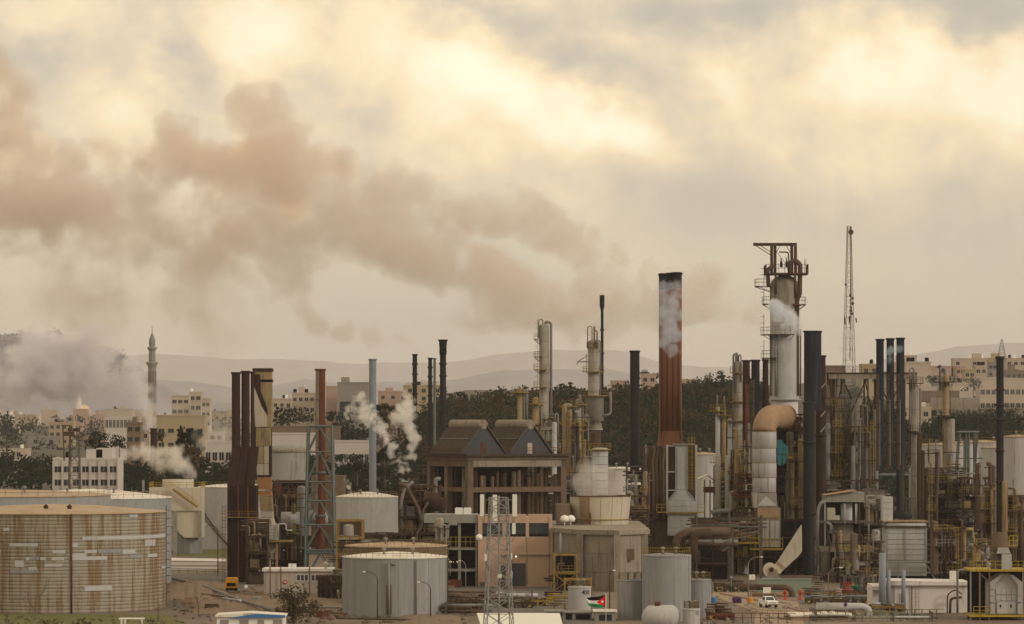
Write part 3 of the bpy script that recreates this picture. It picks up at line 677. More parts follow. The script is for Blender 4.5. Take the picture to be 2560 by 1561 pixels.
tank('wide blue-grey tank behind the rusty tank at the left edge', -30, 21, 660, 17.2, 'tank_blue', 'roof_tan', 1.0, 'steel_brown')
tb = tank('blue-grey tank with white cone roof and thin railing behind the rusty tank', 220, 15.2, 702, 15.9, 'tank_blue', 'roof_white', 1.6, 'ochre_rail')
tw = tank('plain white tank with spiral stair left of the three rusty chimneys', 596, 9.4, 900, 14.4, 'tank_white', 'roof_white', .8, 'ochre_rail')
stair_on_tank(tw, 596, 9.4, 900, 186, 262, 14.2, .5, 'steel_brown')
# cream drum with steam, on posts, behind the blue-grey tank
def cream_drum():
    y = 862; x0, x1 = X(378, y), X(508, y); cx = (x0+x1)/2; t = thing('cooling_drum', 'cream drum on a square deck, steaming, behind the blue-grey tank', 'cooling tower', (cx, y, 0)); zt = Z(1219, y); zb = Z(1276, y)
    b = MB(); b.box(x0, x1, y-5, y+5, zb, zt); b.build('casing', 'tower_cream', t)
    b = MB(); b.prism([(x0+1.5, zb-.01), (x1, zb-.01), (x1, zb-6), (cx+2, zb-6)], y-4.6, y+4); b.build('hopper', 'tower_cream', t)
    b = MB(); b.lathe(X(445, y), y, [(3.5, zt), (3.5, Z(1199, y)), (3.2, Z(1199, y)), (3.1, zt+.3)], 24); b.build('fan_ring', 'tower_cream', t)
    b = MB(); rail(b, [(x0, y+5, zt), (x0, y-5, zt), (x1, y-5, zt), (x1, y+5, zt)], 1.2, 1.6, w=.08); b.build('railing', 'yellow', t)
    b = MB(); p0, p1 = P3(2, 1620, 235, y-6), P3(2, 1850, 400, y-6); b.bar(p0, p1, .5); b.bar(p0+Vector((0, -.1, 1.1)), p1+Vector((0, -.1, 1.1)), .08); b.build('stair', 'ochre_rail', t)
    for q in (x0+.3, cx, x1-.3): b = MB(); b.box(q-.35, q+.35, y-5.3, y-4.7, 0, zb-.01); b.build('post', 'concrete_grey', t)
    b = MB(); b.cyl((x0-1.4, y-4, 4), (x0-1.4, y-4, Z(1200, y)), .3); b.build('pipe', 'pipe_grey', t)
cream_drum()
tank('small grey tank under the steaming cream drum', 470, 3.2, 868-6, 9.3, 'tank_grey', 'tank_grey', .4, railing=False)
# stacks left of the ochre duct
tripl = 'row of dark rusted chimneys by the ochre duct'
for (a, bq, vt, lab, g_) in [(cu(3, 331), cu(3, 419), cv(3, 215), 'leftmost dark rusted chimney of the group beside the ochre duct', 0), (cu(3, 432), cu(3, 518), cv(3, 201), 'second dark rusted chimney, taller and next to the leftmost', 0), (cu(3, 528), cu(3, 566), cv(3, 209), 'narrow dark chimney hidden half behind the ochre duct', 0)]:
    stack(lab, a, bq, vt, 712, 'rust_dark', group=tripl, vb=1170, rings=(), shell_segments=[vt+(1130-vt)*k/6 for k in range(1, 6)])
def dark_casing():
    y = 709; t = thing('furnace_casing', 'dark sooty brown ribbed furnace casing under the rusted chimneys', 'furnace', (X(602, y), y, 0)); x0, x1 = X(568, y), X(640, y)
    b = MB(); b.box(x0, x1, y, y+7, 0, Z(1215, y)); b.build('casing', 'rust_dark', t)
    for i in range(3):
        a = X((579, 603, 622)[i], y); b = MB(); w_ = 1.45; zq = Z(1215, y); zt_ = Z(1118, y)
        b.add([(a-.85, y-.1, zq), (a+.9, y-.1, zq), (a+1.7, y+.2, zt_), (a+.05, y+.2, zt_), (a-.85, y+3, zq), (a+.9, y+3, zq), (a+1.7, y+3, zt_), (a+.05, y+3, zt_)], [(0, 1, 2, 3), (0, 3, 7, 4), (1, 5, 6, 2), (5, 4, 7, 6)]); b.build('breeching', 'rust_dark', t)
    for k in range(9): q = x0+(x1-x0)*(k+.5)/9; b = MB(); b.box(q-.12, q+.12, y-.28, y-.002, 0, Z(1218, y)); b.build('rib', 'rust_red' if k in (3, 6) else 'rust_dark', t)
    for v in (1293,):
        b = MB(); b.box(x0-1.2, x1+.6, y-1.3, y-.3, Z(v, y)-.1, Z(v, y)); q = b.build('platform', 'ochre_rail', t); b = MB(); rail(b, [(x0-1.2, y-1.3, Z(v, y)), (x1+.6, y-1.3, Z(v, y))], 1.1, 1.5); b.build('railing', 'ochre_rail', t).parent = q
    ladder(t, x0-.6, y-.6, 0, Z(1265, y), 'rust_red', True)
dark_casing()
for u, v0 in ((604, 905), (627.5, 903), (633.5, 906)):
    pass
def ochre_duct():
    y = 716; t = thing('flue_duct', 'tall ochre panelled flue duct with torn sooty streaked lining beside dark chimneys', 'flue duct', (X(655, y), y, 0))
    L, Rg = lambda px: X(cu(3, px), y), None
    x0, x1 = X(632, y), X(678.5, y); zt = Z(921, y); zc = Z(cv(3, 785), y); zd = Z(1193, y)
    b = MB(); b.box(x0+.05, x1-.05, y+.06, y+4.2, zc, zt-.6); b.build('duct_shell', 'duct_ochre', t)
    b = MB(); b.box(x0-.05, x1+.12, y-.1, y+4.4, zt-.6, zt); b.box(x0-.0, x1+.08, y-.06, y+4.3, zt-2.6, zt-2.1); b.build('top_band', 'rust_dark', t)
    # upper skin: bowed sheets, one torn open
    def sheet(pts, mat, nm, yy=0):
        b = MB(); q = [P3(3, px, py, y-yy) for px, py in pts]; m = len(q)
        b.add(q+[p+Vector((0, .05, 0)) for p in q], [tuple(range(m)), tuple(reversed(range(m, 2*m)))]+[(i, (i+1) % m, m+(i+1) % m, m+i) for i in range(m)]); return b.build(nm, mat, t)
    sheet([(552, 230), (625, 235), (632, 400), (700, 600), (705, 665), (640, 560), (560, 350)], 'rust_dark', 'torn_lining', .03)
    sheet([(560, 352), (640, 565), (702, 668), (700, 780), (580, 785), (566, 600)], 'tower_cream', 'loose_sheet', .05)
    sheet([(632, 235), (740, 235), (752, 330), (755, 420), (742, 560), (742, 785), (705, 785), (705, 600), (636, 420)], 'duct_ochre', 'bowed_sheet', .06)
    for a, b_, v0, v1, m_ in [(582, 663, 790, 980, 'duct_ochre'), (668, 742, 790, 980, 'duct_ochre'), (582, 663, 984, 1165, 'duct_ochre'), (668, 718, 984, 1165, 'cladding_cream'), (592, 663, 1169, 1285, 'cladding_cream'), (668, 718, 1169, 1285, 'cladding_cream'), (720, 742, 984, 1285, 'rust_dark')]:
        b = MB(); p, q = P3(3, a, v0, y), P3(3, b_, v1, y); b.box(p.x, q.x, y-.08, y+.05, q.z, p.z); b.build('panel', m_, t)
    b = MB(); b.box(x0+.05, x1-.1, y+.06, y+4.0, Z(1193, y), zc); b.build('duct_shell', 'rust_dark', t)
    for a, b_, v0, v1, a2, b2, m_ in [(400, 600, 590, 780, 400, 605, 'duct_orange'), (412, 610, 800, 880, 418, 620, 'duct_orange'), (420, 620, 890, 1110, 440, 632, 'duct_ochre'), (440, 632, 1120, 1210, 440, 640, 'cladding_cream'), (440, 636, 1218, 1325, 425, 665, 'tower_cream')]:
        p = [P3(16, a, v0, y), P3(16, b_, v0, y), P3(16, b2, v1, y), P3(16, a2, v1, y)]; b = MB()
        b.add([tuple(q) for q in p]+[(q.x, y+3.6, q.z) for q in p], [(3, 2, 1, 0), (4, 5, 6, 7), (0, 1, 5, 4), (1, 2, 6, 5), (2, 3, 7, 6), (3, 0, 4, 7)]); b.build('duct_course', m_, t)
    p, q = P3(4, 590, 465, y-1), P3(4, 800, 628, y-1); b = MB(); b.box(p.x, q.x, y-1, y+4, q.z, p.z); b.build('damper_box', 'cladding_cream', t)
    for i in range(2):
        for k in range(4): b = MB(); xa = p.x+.5+(q.x-p.x-.6)*i/2; za = p.z-.35-(p.z-q.z-.5)*k/4; b.box(xa, xa+(q.x-p.x)/2-.55, y-1.08, y-.99, za-.5, za-.12); b.build('box_panel', 'cladding', t)
    b = MB(); b.box(p.x-.3, q.x+2.8, y-1.6, y+4, q.z-.35, q.z-.1); b.build('platform', 'ochre_rail', t)
    for i, (a, b_, v0, v1, sh) in enumerate([(600, 750, 680, 760, 0), (606, 742, 755, 820, .3), (590, 720, 815, 925, 0)]):
        p, q = P3(4, a, v0, y), P3(4, b_, v1, y); b = MB(); b.obox(((p.x+q.x)/2, y+1.5, (p.z+q.z)/2), ((q.x-p.x)/2, 1.6, (p.z-q.z)/2), R(12*(i-1))); b.build('bent_duct', 'cladding_cream', t)
    p = P3(4, 800, 640, y-1); b = MB(); b.box(p.x-.2, p.x+.2, y-1.2, y-.8, 0, p.z); b.build('post', 'duct_tan', t)
    b = MB(); b.bent([P3(4, 573, 640, y-1.4), P3(4, 573, 440, y-1.4), P3(4, 610, 436, y-1.4)], .14, 8); b.bent([P3(4, 812, 600, y-1.4), P3(4, 815, 458, y-1.4), P3(4, 895, 458, y-1.4), P3(4, 895, 525, y-1.4), P3(4, 960, 527, y-1.4)], .14, 8); b.build('steam_pipe', 'pipe_white', t)
ochre_duct()
# split grey / rust chimney inside its braced tower
stack('rust-red chimney with a strip of old beige paint, held in a green braced tower', cu(3, 1205), cu(3, 1307), cv(3, 180), 722, 'rust_red', vb=1378, rings=(cv(3, 775), 1182, 1290), shell_segments=(1000, 1050, 1120, 1230, 1330), ringmat='steel_green')
_c = [o for o in bpy.data.objects if o.get('label', '').startswith('rust-red chimney with a strip')][0]; _r = (cu(3, 1307)-cu(3, 1205))/2*722/F
for v0_, v1_ in ((925, 1064), (1068, 1180), (1184, 1288)): b = MB(); b.lathe(_c.location.x, 722, [(_r+.012, Z(v1_, 722)), (_r+.012, Z(v0_, 722))], 8, True, R(150), R(255+rnd.uniform(-12, 8))); b.build('paint_remnant', 'vessel', _c)
def tower_frame():
    y = 722; uc = 801; cx = X(uc, y); zt, zb = Z(1066, y), 0
    t = thing('support_tower', 'green-grey braced steel tower around the rust-stained chimney', 'steel tower', (cx, y, 0)); zs = [0, 5, Z(1375, y), Z(1312, y), Z(1252, y), Z(1205, y), Z(1130, y), zt]
    def c_(z, i): w_ = 2.45+(1-(z/zt))*.65; a = R(45+90*i); return Vector((cx+w_*1.3*math.cos(a), y+w_*1.3*math.sin(a), z))
    for i in range(4): b = MB(); b.bar(c_(0, i), c_(zt, i), .34); b.build('leg', 'steel_green', t)
    for k in range(len(zs)-1):
        b = MB()
        for i in range(4):
            j = (i+1) % 4; m_ = (c_(zs[k+1], i)+c_(zs[k+1], j))/2; b.bar(c_(zs[k], i), m_, .2); b.bar(c_(zs[k], j), m_, .2); b.bar(c_(zs[k+1], i), c_(zs[k+1], j), .24)
        b.build('bracing', 'steel_green', t)
tower_frame()
stack('slim blue-grey galvanised chimney with rounded cap left of the steam plumes', cu(3, 1763), cu(3, 1838), cv(3, 75), 905, 'galvanised', vb=1232, rings=(), shell_segments=(cv(3, 200), cv(3, 497), cv(3, 918)), flare=.04, cap='galvanised')
# unit between ochre duct and braced tower
unit('dark boiler house of steel decks between the ochre duct and braced tower', cu(16, 615), cu(16, 1150), cv(16, 640), 735, 9, 11, 'steel_brown', 1.0, cols=('rust_dark', 'steel_brown', 'pipe_brown', 'rust_red'), void=True, rails=('steel_brown',), lights=3)
def white_exchanger():
    y = 728; t = thing('heat_exchanger', 'pale insulated drum and elbow duct beside the ochre flue duct', 'heat exchanger', (X(730, y), y, Z(1335, y)))
    p, q = P3(16, 770, 1230, y), P3(16, 1060, 1230, y); b = MB(); b.cyl(p, q, 1.25, n=20); b.build('drum', 'cladding', t)
    b = MB(); b.bent([P3(16, 900, 1200, y-.4), P3(16, 905, 1420, y-.4)], .9, 14); b.build('elbow', 'pipe_grey', t)
    b = MB(); p, q = P3(16, 1190, 1210, y+1), P3(16, 1500, 1210, y+1); b.cyl(p, q, 1.3, n=18); b.build('drum', 'cladding', t)
    b = MB(); b.box(p.x-9, q.x, y, y+3, Z(1368, y), Z(1340, y)); b.build('base_frame', 'steel_brown', t)
white_exchanger()
def dirty_silo():
    y = 862; t = thing('concrete_silo', 'dirty cream concrete silo with stained top behind the ochre duct', 'silo', (X(720, y), y, 0)); cx = X(716, y)
    b = MB(); b.lathe(cx, y, [(4.7, 0), (4.7, Z(1122, y)), (4.2, Z(1116, y)), (.01, Z(1112, y))], 40); b.build('shell', 'concrete_grey', t)
    b = MB(); b.lathe(cx, y, [(4.72, Z(1132, y)), (4.95, Z(1130, y)), (4.95, Z(1122, y)), (4.6, Z(1121, y))], 40); b.build('rim', 'concrete', t)
    b = MB(); b.box(X(778, y), X(860, y), y, y+8, 0, Z(1190, y)); b.build('annex', 'concrete_brown', t)
dirty_silo()
# cabin with barred windows
def gate_cabin():
    y = 660; x0, x1 = X(cu(4, 665), y), X(cu(4, 1368), y); zt = Z(cv(4, 925), y); t = thing('gatehouse', 'low cream flat-roofed gatehouse with two barred window bands and no-entry sign', 'building', ((x0+x1)/2, y, 0))
    b = MB(); b.box(x0, x1, y, y+7, 0, zt-.45); b.build('wall', 'plaster', t); b = MB(); b.box(x0-.3, x1+.3, y-.35, y+7.3, zt-.447, zt); b.build('roof', 'plaster_white', t)
    for a, c in ((1003, 1127), (1155, 1278)):
        p, q = P3(4, a, 990, y), P3(4, c, 1048, y); b = MB(); b.box(p.x-.1, q.x+.1, y-.12, y-.002, q.z-.12, q.z); b.box(p.x-.1, q.x+.1, y-.1, y-.002, p.z, p.z+.1)
        for k in range(4): s = p.x+(q.x-p.x)*k/3; b.box(s-.06, s+.06, y-.1, y-.002, q.z+.002, p.z-.002)
        o = b.build('window', 'plaster_white', t)
        for k in range(3): b = MB(); s = (q.x-p.x)/3; b.box(p.x+s*k+.07, p.x+s*(k+1)-.07, y-.05, y-.003, q.z+.003, p.z-.003); b.build('pane', 'glass_blue', t).parent = o
    for px in (730, 842, 1140): p = P3(4, px, 900, y-.3); b = MB(); b.cyl((p.x, y-.45, 0), (p.x, y-.45, p.z), .09, n=6); b.build('downpipe', 'rust_red', t)
    p = P3(4, 886, 1064, y-.1); b = MB(); b.cyl((p.x, y-.14, p.z), (p.x, y-.1, p.z), .36, n=20); s = b.build('no_entry_sign', 'red_paint', t); b = MB(); b.box(p.x-.24, p.x+.24, y-.17, y-.145, p.z-.07, p.z+.07); b.build('white_bar', 'white_paint', t).parent = s
    for a, c in ((918, 950), (955, 998)): p, q = P3(4, a, 898, y), P3(4, c, 925, y); b = MB(); b.box(p.x, q.x, y+.5, y+1.2, zt, zt+.85); b.build('air_conditioner', 'white_paint', t)
    b = MB(); p = P3(4, 1305, 880, y); b.cyl((p.x, y+1, zt), (p.x, y+1, zt+.5), .2); b.lathe(p.x, y+1, [(.01, zt+.4), (.4, zt+.5), (.45, zt+.9), (.2, zt+1.2), (.01, zt+1.25)], 12); b.build('vent', 'plaster', t)
gate_cabin()
def yellow_machine():
    y = 668; x0, x1 = X(563, y), X(593, y); t = thing('compressor', 'yellow box compressor on black wheels in front of the dark furnace', 'compressor', ((x0+x1)/2, y, 0))
    b = MB(); z0 = .75; b.prism([(x0, z0), (x1, z0), (x1, z0+1.5), (x1-.25, z0+1.75), (x0+.25, z0+1.75), (x0, z0+1.5)], y, y+2.6); b.build('hood', 'orange_paint', t)
    b = MB(); b.box(x0+.1, x1-.1, y-.02, y+2.4, .3, .749); b.build('chassis', 'tyre', t)
    for q in (x0+.2, x1-.2): b = MB(); b.cyl((q-.14, y+.9, .34), (q+.14, y+.9, .34), .34, n=14); b.build('wheel', 'tyre', t)
    b = MB(); b.box(x0+.3, x1-.3, y-.06, y-.002, z0+.3, z0+.9); b.build('grille', 'soot', t)
yellow_machine()
unit('rusty steel legs and pipes between the furnace casing and the gatehouse', 617, 668, 1300, 700, 4, 21, 'steel_brown', .9, cols=('vessel_ochre', 'pipe_brown', 'rust_dark'), rails=('steel_brown',), nx=1)
lamp_post('curved lamp post in front of the white tank with spiral stair', cu(2, 2040), cv(2, 570), 738, 2.2, -1)
lamp_post('lamp post standing before the left side of the front grey tank', cu(4, 1845), cv(4, 955), 578, 1.8, -1)
lamp_post('lamp post standing before the right side of the front grey tank', cu(6, 362), cv(6, 1105), 576, 1.6, -1)
lamp_post('lamp post in front of the grey concrete frame openings', cu(6, 690), cv(6, 905), 684, .9, -1, 'steel_pale')
# front grey tank
tg = tank('front grey tank with white cone roof between gatehouse tree and lattice mast', 986.5, 8.05, 593, 8.95, 'tank_grey', 'roof_white', .75, 'ochre_rail', plates=20)
for px in (1965,): p = P3(4, px, 860, 584.5); b = MB(); b.cyl((p.x, 584.6, 0), (p.x, 584.6, p.z), .22, n=10); b.cyl((p.x, 584.6, p.z), (p.x+1, 584.9, p.z-.4), .15); b.build('drain_pipe', 'pipe_grey', tg)
for px in (1945, 1985): p, q = P3(4, px, 1090, 585), P3(4, px, 1400, 585); b = MB(); b.box(p.x-.09, p.x+.09, 584.75, 584.95, q.z, p.z); b.build('level_gauge', 'rust_red', tg)
for u_ in (1042, 1118):
    px = X(u_, 590); b = MB(); yq = 593-math.sqrt(max(.2, 8.05**2-(px-X(986.5, 593))**2))-.3; b.cyl((px, yq, 0), (px, yq, 8.6), .09, n=6); b.build('pipe', 'pipe_brown', tg)
tank('brown-roofed round tank with pipework on top behind the front grey tank', 990, 8.3, 628, 9.5, 'concrete_brown', 'roof_tan', .6, 'ochre_rail')
tank('pale tank with white roof and railing right of the braced tower', cu(4, 1735), 6.9, 850, Z(1243, 843), 'tank_white', 'roof_white', 1.1, 'ochre_rail', zb=0)
def portable_cabin():
    y = 548; t = thing('site_cabin', 'white site cabin with a blue roof edge at the bottom left', 'cabin', (X(630, y), y, 0)); x0, x1 = X(cu(4, 160), y), X(cu(4, 870), y); zt = Z(cv(4, 1398), y)
    b = MB(); b.box(x0+.2, x1, y, y+6, 0, zt-.45); b.build('wall', 'white_paint', t)
    b = MB(); b.prism([(x0, zt-.4), (x1+.2, zt-.4), (x1+.2, zt-.15), ((x0+x1)/2, zt+.18), (x0, zt-.1)], y-.35, y+6.4); b.build('roof', 'roof_white', t)
    b = MB(); b.prism([(x0+1.6, zt-.55), (x1+.25, zt-.5), (x1+.25, zt-.12), ((x0+x1)/2+1, zt+.1), ], y-.42, y-.352); b.build('fascia', 'blue_paint', t)
    for px, w_ in ((210, 1.2), (410, 1.3), (600, .9), (760, 1.3)): q = X(cu(4, px), y); b = MB(); b.box(q, q+w_, y-.06, y-.002, zt-1.7, zt-.8); b.build('window', 'stone_grey', t)
portable_cabin()
def shelter():
    y = 553; t = thing('gate_frame', 'small white goal-shaped frame on the grass below the rusty tank', 'frame', (X(328, y), y, 0)); x0, x1 = X(297, y), X(359, y); z = Z(1546, y)
    b = MB(); b.box(x0, x1, y-.1, y+1.5, z-.15, z); b.build('top', 'white_paint', t)
    for q in (x0+.4, x0+.9): b = MB(); b.box(q-.12, q+.12, y-.08, y+.08, 0, z-.151); b.build('post', 'white_paint', t)
    b = MB(); b.box(x1-.3, x1-.15, y-.08, y+.08, 0, z-.151); b.build('post', 'white_paint', t)
shelter()
def big_pipe(label, pts, r, mat='pipe_grey', sup=4, name='pipeline', cat='pipeline'):
    P = [Vector(p) for p in pts]; t = thing(name, label, cat, (P[0].x, P[0].y, 0)); b = MB(); b.bent(P, r, 12, r*3); b.build('pipe', mat, t)
    for a, c in zip(P[:-1], P[1:]):
        for i in range(1, sup): q = a+(c-a)*i/sup; 
        for i in range(1, sup):
            q = a+(c-a)*i/sup
            if q.z > r+.15: b = MB(); b.box(q.x-.12, q.x+.12, q.y-.2, q.y+.2, 0, q.z-r+.03); b.build('support', 'concrete_grey', t)
    return t
def gz(u, v, z): p = G(u, v+z*16); return Vector((p[0], p[1], z))
big_pipe('long pale pipeline running down the earth bank from the rusty tank to the cabin', [gz(424, 1443, .8), gz(505, 1462, .8), gz(600, 1500, .8), gz(684, 1526, .8)], .22, 'pipe_grey')
big_pipe('short pale pipe crossing the long pipeline near the no-entry gatehouse', [gz(556, 1496, .9), gz(602, 1502, .9)], .2, 'pipe_white', 2)
# setting on the left
gpoly('road', [(424, 1440), (600, 1436), (640, 1490), (560, 1480), (505, 1456), (470, 1444)], 'asphalt')
gpoly('road', [(420, 1395), (565, 1398), (565, 1404), (420, 1402)], 'plaster_white', .03)
for nm, u0, u1, v, h_, m_ in [('kerb_wall', 424, 545, 1413, .5, 'plaster_white'), ('kerb_wall', 424, 545, 1424, .5, 'plaster_white')]:
    p, q = G(u0, v), G(u1, v); b = MB(); b.box(p[0], q[0], p[1], p[1]+.4, 0, h_); tag(b.build('low_wall', m_), 'upper low white kerb wall beyond the curved lamp post' if v == 1413 else 'lower low white kerb wall beyond the curved lamp post', 'wall')
plain('grass_mat', (.12, .12, .04), .95, var=.5, sc_=.8); plain('scrub_mat', (.095, .078, .04), .95, var=.5, sc_=.8)
gpoly('grass_patch', [(450, 1378), (575, 1374), (575, 1392), (440, 1394)], 'grass_mat', .05)
gpoly('grass_patch', [(-60, 1536), (420, 1538), (470, 1561), (430, 1640), (-80, 1640)], 'grass_mat', .05)
def bank(name, us_, vt, vb, h, mat, seed):
    rg = random.Random(seed); b = MB(); n = 26; rows = []
    for j, (f, hh) in enumerate(((0, 0), (.3, .8), (.6, 1), (.85, .5), (1, 0))):
        row = []
        for i in range(n+1):
            u = us_[0]+(us_[1]-us_[0])*i/n; v = vb+(vt-vb)*f; p = G(u, v); e = max(0.0, math.sin(math.pi*i/n))**.5
            row.append((p[0], p[1], h*hh*e*(.7+.6*rg.random())))
        rows.append(row)
    m = n+1; b.add([p for r in rows for p in r], [(k*m+i, k*m+i+1, (k+1)*m+i+1, (k+1)*m+i) for k in range(4) for i in range(n)], True); return b.build(name, mat, kind='structure', loc=(0, 0, 0))
bank('earth_bank', (418, 570), 1452, 1500, 1.0, 'earth_bank', 1); bank('earth_bank', (560, 860), 1490, 1525, .6, 'earth_bank', 2); bank('earth_bank', (480, 660), 1500, 1535, .7, 'earth_bank', 3)
bank('earth_bank', (1000, 1150), 1535, 1575, .7, 'earth_bank', 4)
def litter(label, u0, u1, v0, v1, n, seed, mat='stone_grey', s=.35, name='rubble'):
    rg = random.Random(seed); b = MB()
    for _ in range(n): p = G(rg.uniform(u0, u1), rg.uniform(v0, v1)); q = s*rg.uniform(.3, 1.2); b.obox((p[0], p[1], q*.4), (q, q*rg.uniform(.5, 1), q*.4), rg.random()*3)
    o = b.build(name, mat, loc=(0, 0, 0)); return tag(o, label, 'rubble', kind='stuff')
litter('stones and broken concrete scattered on the earth bank near the pipeline', 430, 700, 1465, 1540, 160, 5, 'earth_bank')
litter('stones and scrap scattered beside the pickup road', 1740, 2100, 1490, 1560, 220, 6, 'stone_grey', .3)

litter('scrap, stones and pallets scattered round the grey tank and cabin', 700, 1180, 1528, 1561, 150, 7, 'concrete_brown', .35)
litter('dark scrap and gravel along the bottom edge left of centre', 430, 760, 1500, 1560, 170, 8, 'steel_brown', .22)
for i, (u0, v0, u1, v1, lab, m_, r) in enumerate([(690, 1528, 860, 1534, 'thin brown ground pipe between the bottom cabin and front grey tank', 'pipe_brown', .14), (700, 1516, 850, 1520, 'second thin ground pipe behind the scraggly tree', 'pipe_grey', .14), (840, 1546, 1100, 1552, 'pipe lying along the foot of the front grey tank', 'pipe_brown', .16), (450, 1478, 560, 1492, 'short rusty ground pipe above the earth bank', 'rust_red', .12)]): big_pipe(lab, [gz(u0, v0, .4), gz(u1, v1, .4)], r, m_, 4)
unit('low rusty pipe racks between gatehouse and front grey tank', 796, 850, 1440, 640, 4, 22, 'steel_brown', 1.1, cols=('pipe_brown', 'rust_red', 'steel_brown'), lv=1.8, nx=3, rails=('steel_brown',))

for i, (u, v, m_, lab) in enumerate([(472, 1508, 'duct_tan', 'tan crate on the earth bank below the long pipeline'), (530, 1526, 'steel_brown', 'dark scrap box on the ground left of the site cabin'), (744, 1532, 'pipe_grey', 'grey equipment box behind the scraggly tree'), (806, 1544, 'rust_red', 'rust-red box between the scraggly tree and front grey tank'), (700, 1502, 'steel_green', 'green-grey cabinet in front of the gatehouse'), (640, 1508, 'concrete_grey', 'concrete block beside the pipeline end')]):
    p = G(u, v); t = thing('crate', lab, 'crate', p); b = MB(); w_ = .7+.3*(i % 3); b.obox((p[0], p[1], .5), (w_, .6, .42), .3*i); b.build('box', m_, t); b = MB(); b.obox((p[0], p[1], .96), (w_+.06, .66, .04), .3*i); b.build('lid', m_, t)
for i, (pts, lab) in enumerate([([(600, 1492), (700, 1500), (860, 1497)], 'low ochre pipe railing in front of the gatehouse'), ([(425, 1434), (560, 1437)], 'low brown railing on the road beyond the rusty tank')]):
    P_ = [Vector(G(u, v)) for u, v in pts]; t = thing('railing_fence', lab, 'fence', tuple(P_[0])); b = MB()
    for a, c in zip(P_[:-1], P_[1:]): rail(b, [a, c], 1.0, 1.8, w=.07)
    b.build('railing', 'ochre_rail' if i == 0 else 'steel_brown', t)
# ================================================================ CENTRE
for a, c, vt, fl, lab in [(cu(5, 193), cu(5, 236), cv(5, 398), 0, 'leftmost thin black chimney behind the white steam plumes'), (cu(5, 340), cu(5, 377), cv(5, 433), 0, 'short thin black chimney left of the flared-top chimney'), (cu(5, 449), cu(5, 508), cv(5, 262), .36, 'thin black chimney with flared funnel top behind the gabled roofs')]:
    stack(lab, a, c, vt, 905, 'black_steel', rings=[vt+(1060-vt)*k/7 for k in range(1, 7)], flare=fl, vb=1190, wob=.05)
stack('thin pale pole chimney beside the short black chimney', cu(5, 388), cu(5, 412), cv(5, 436), 925, 'steel_green', vb=1180)
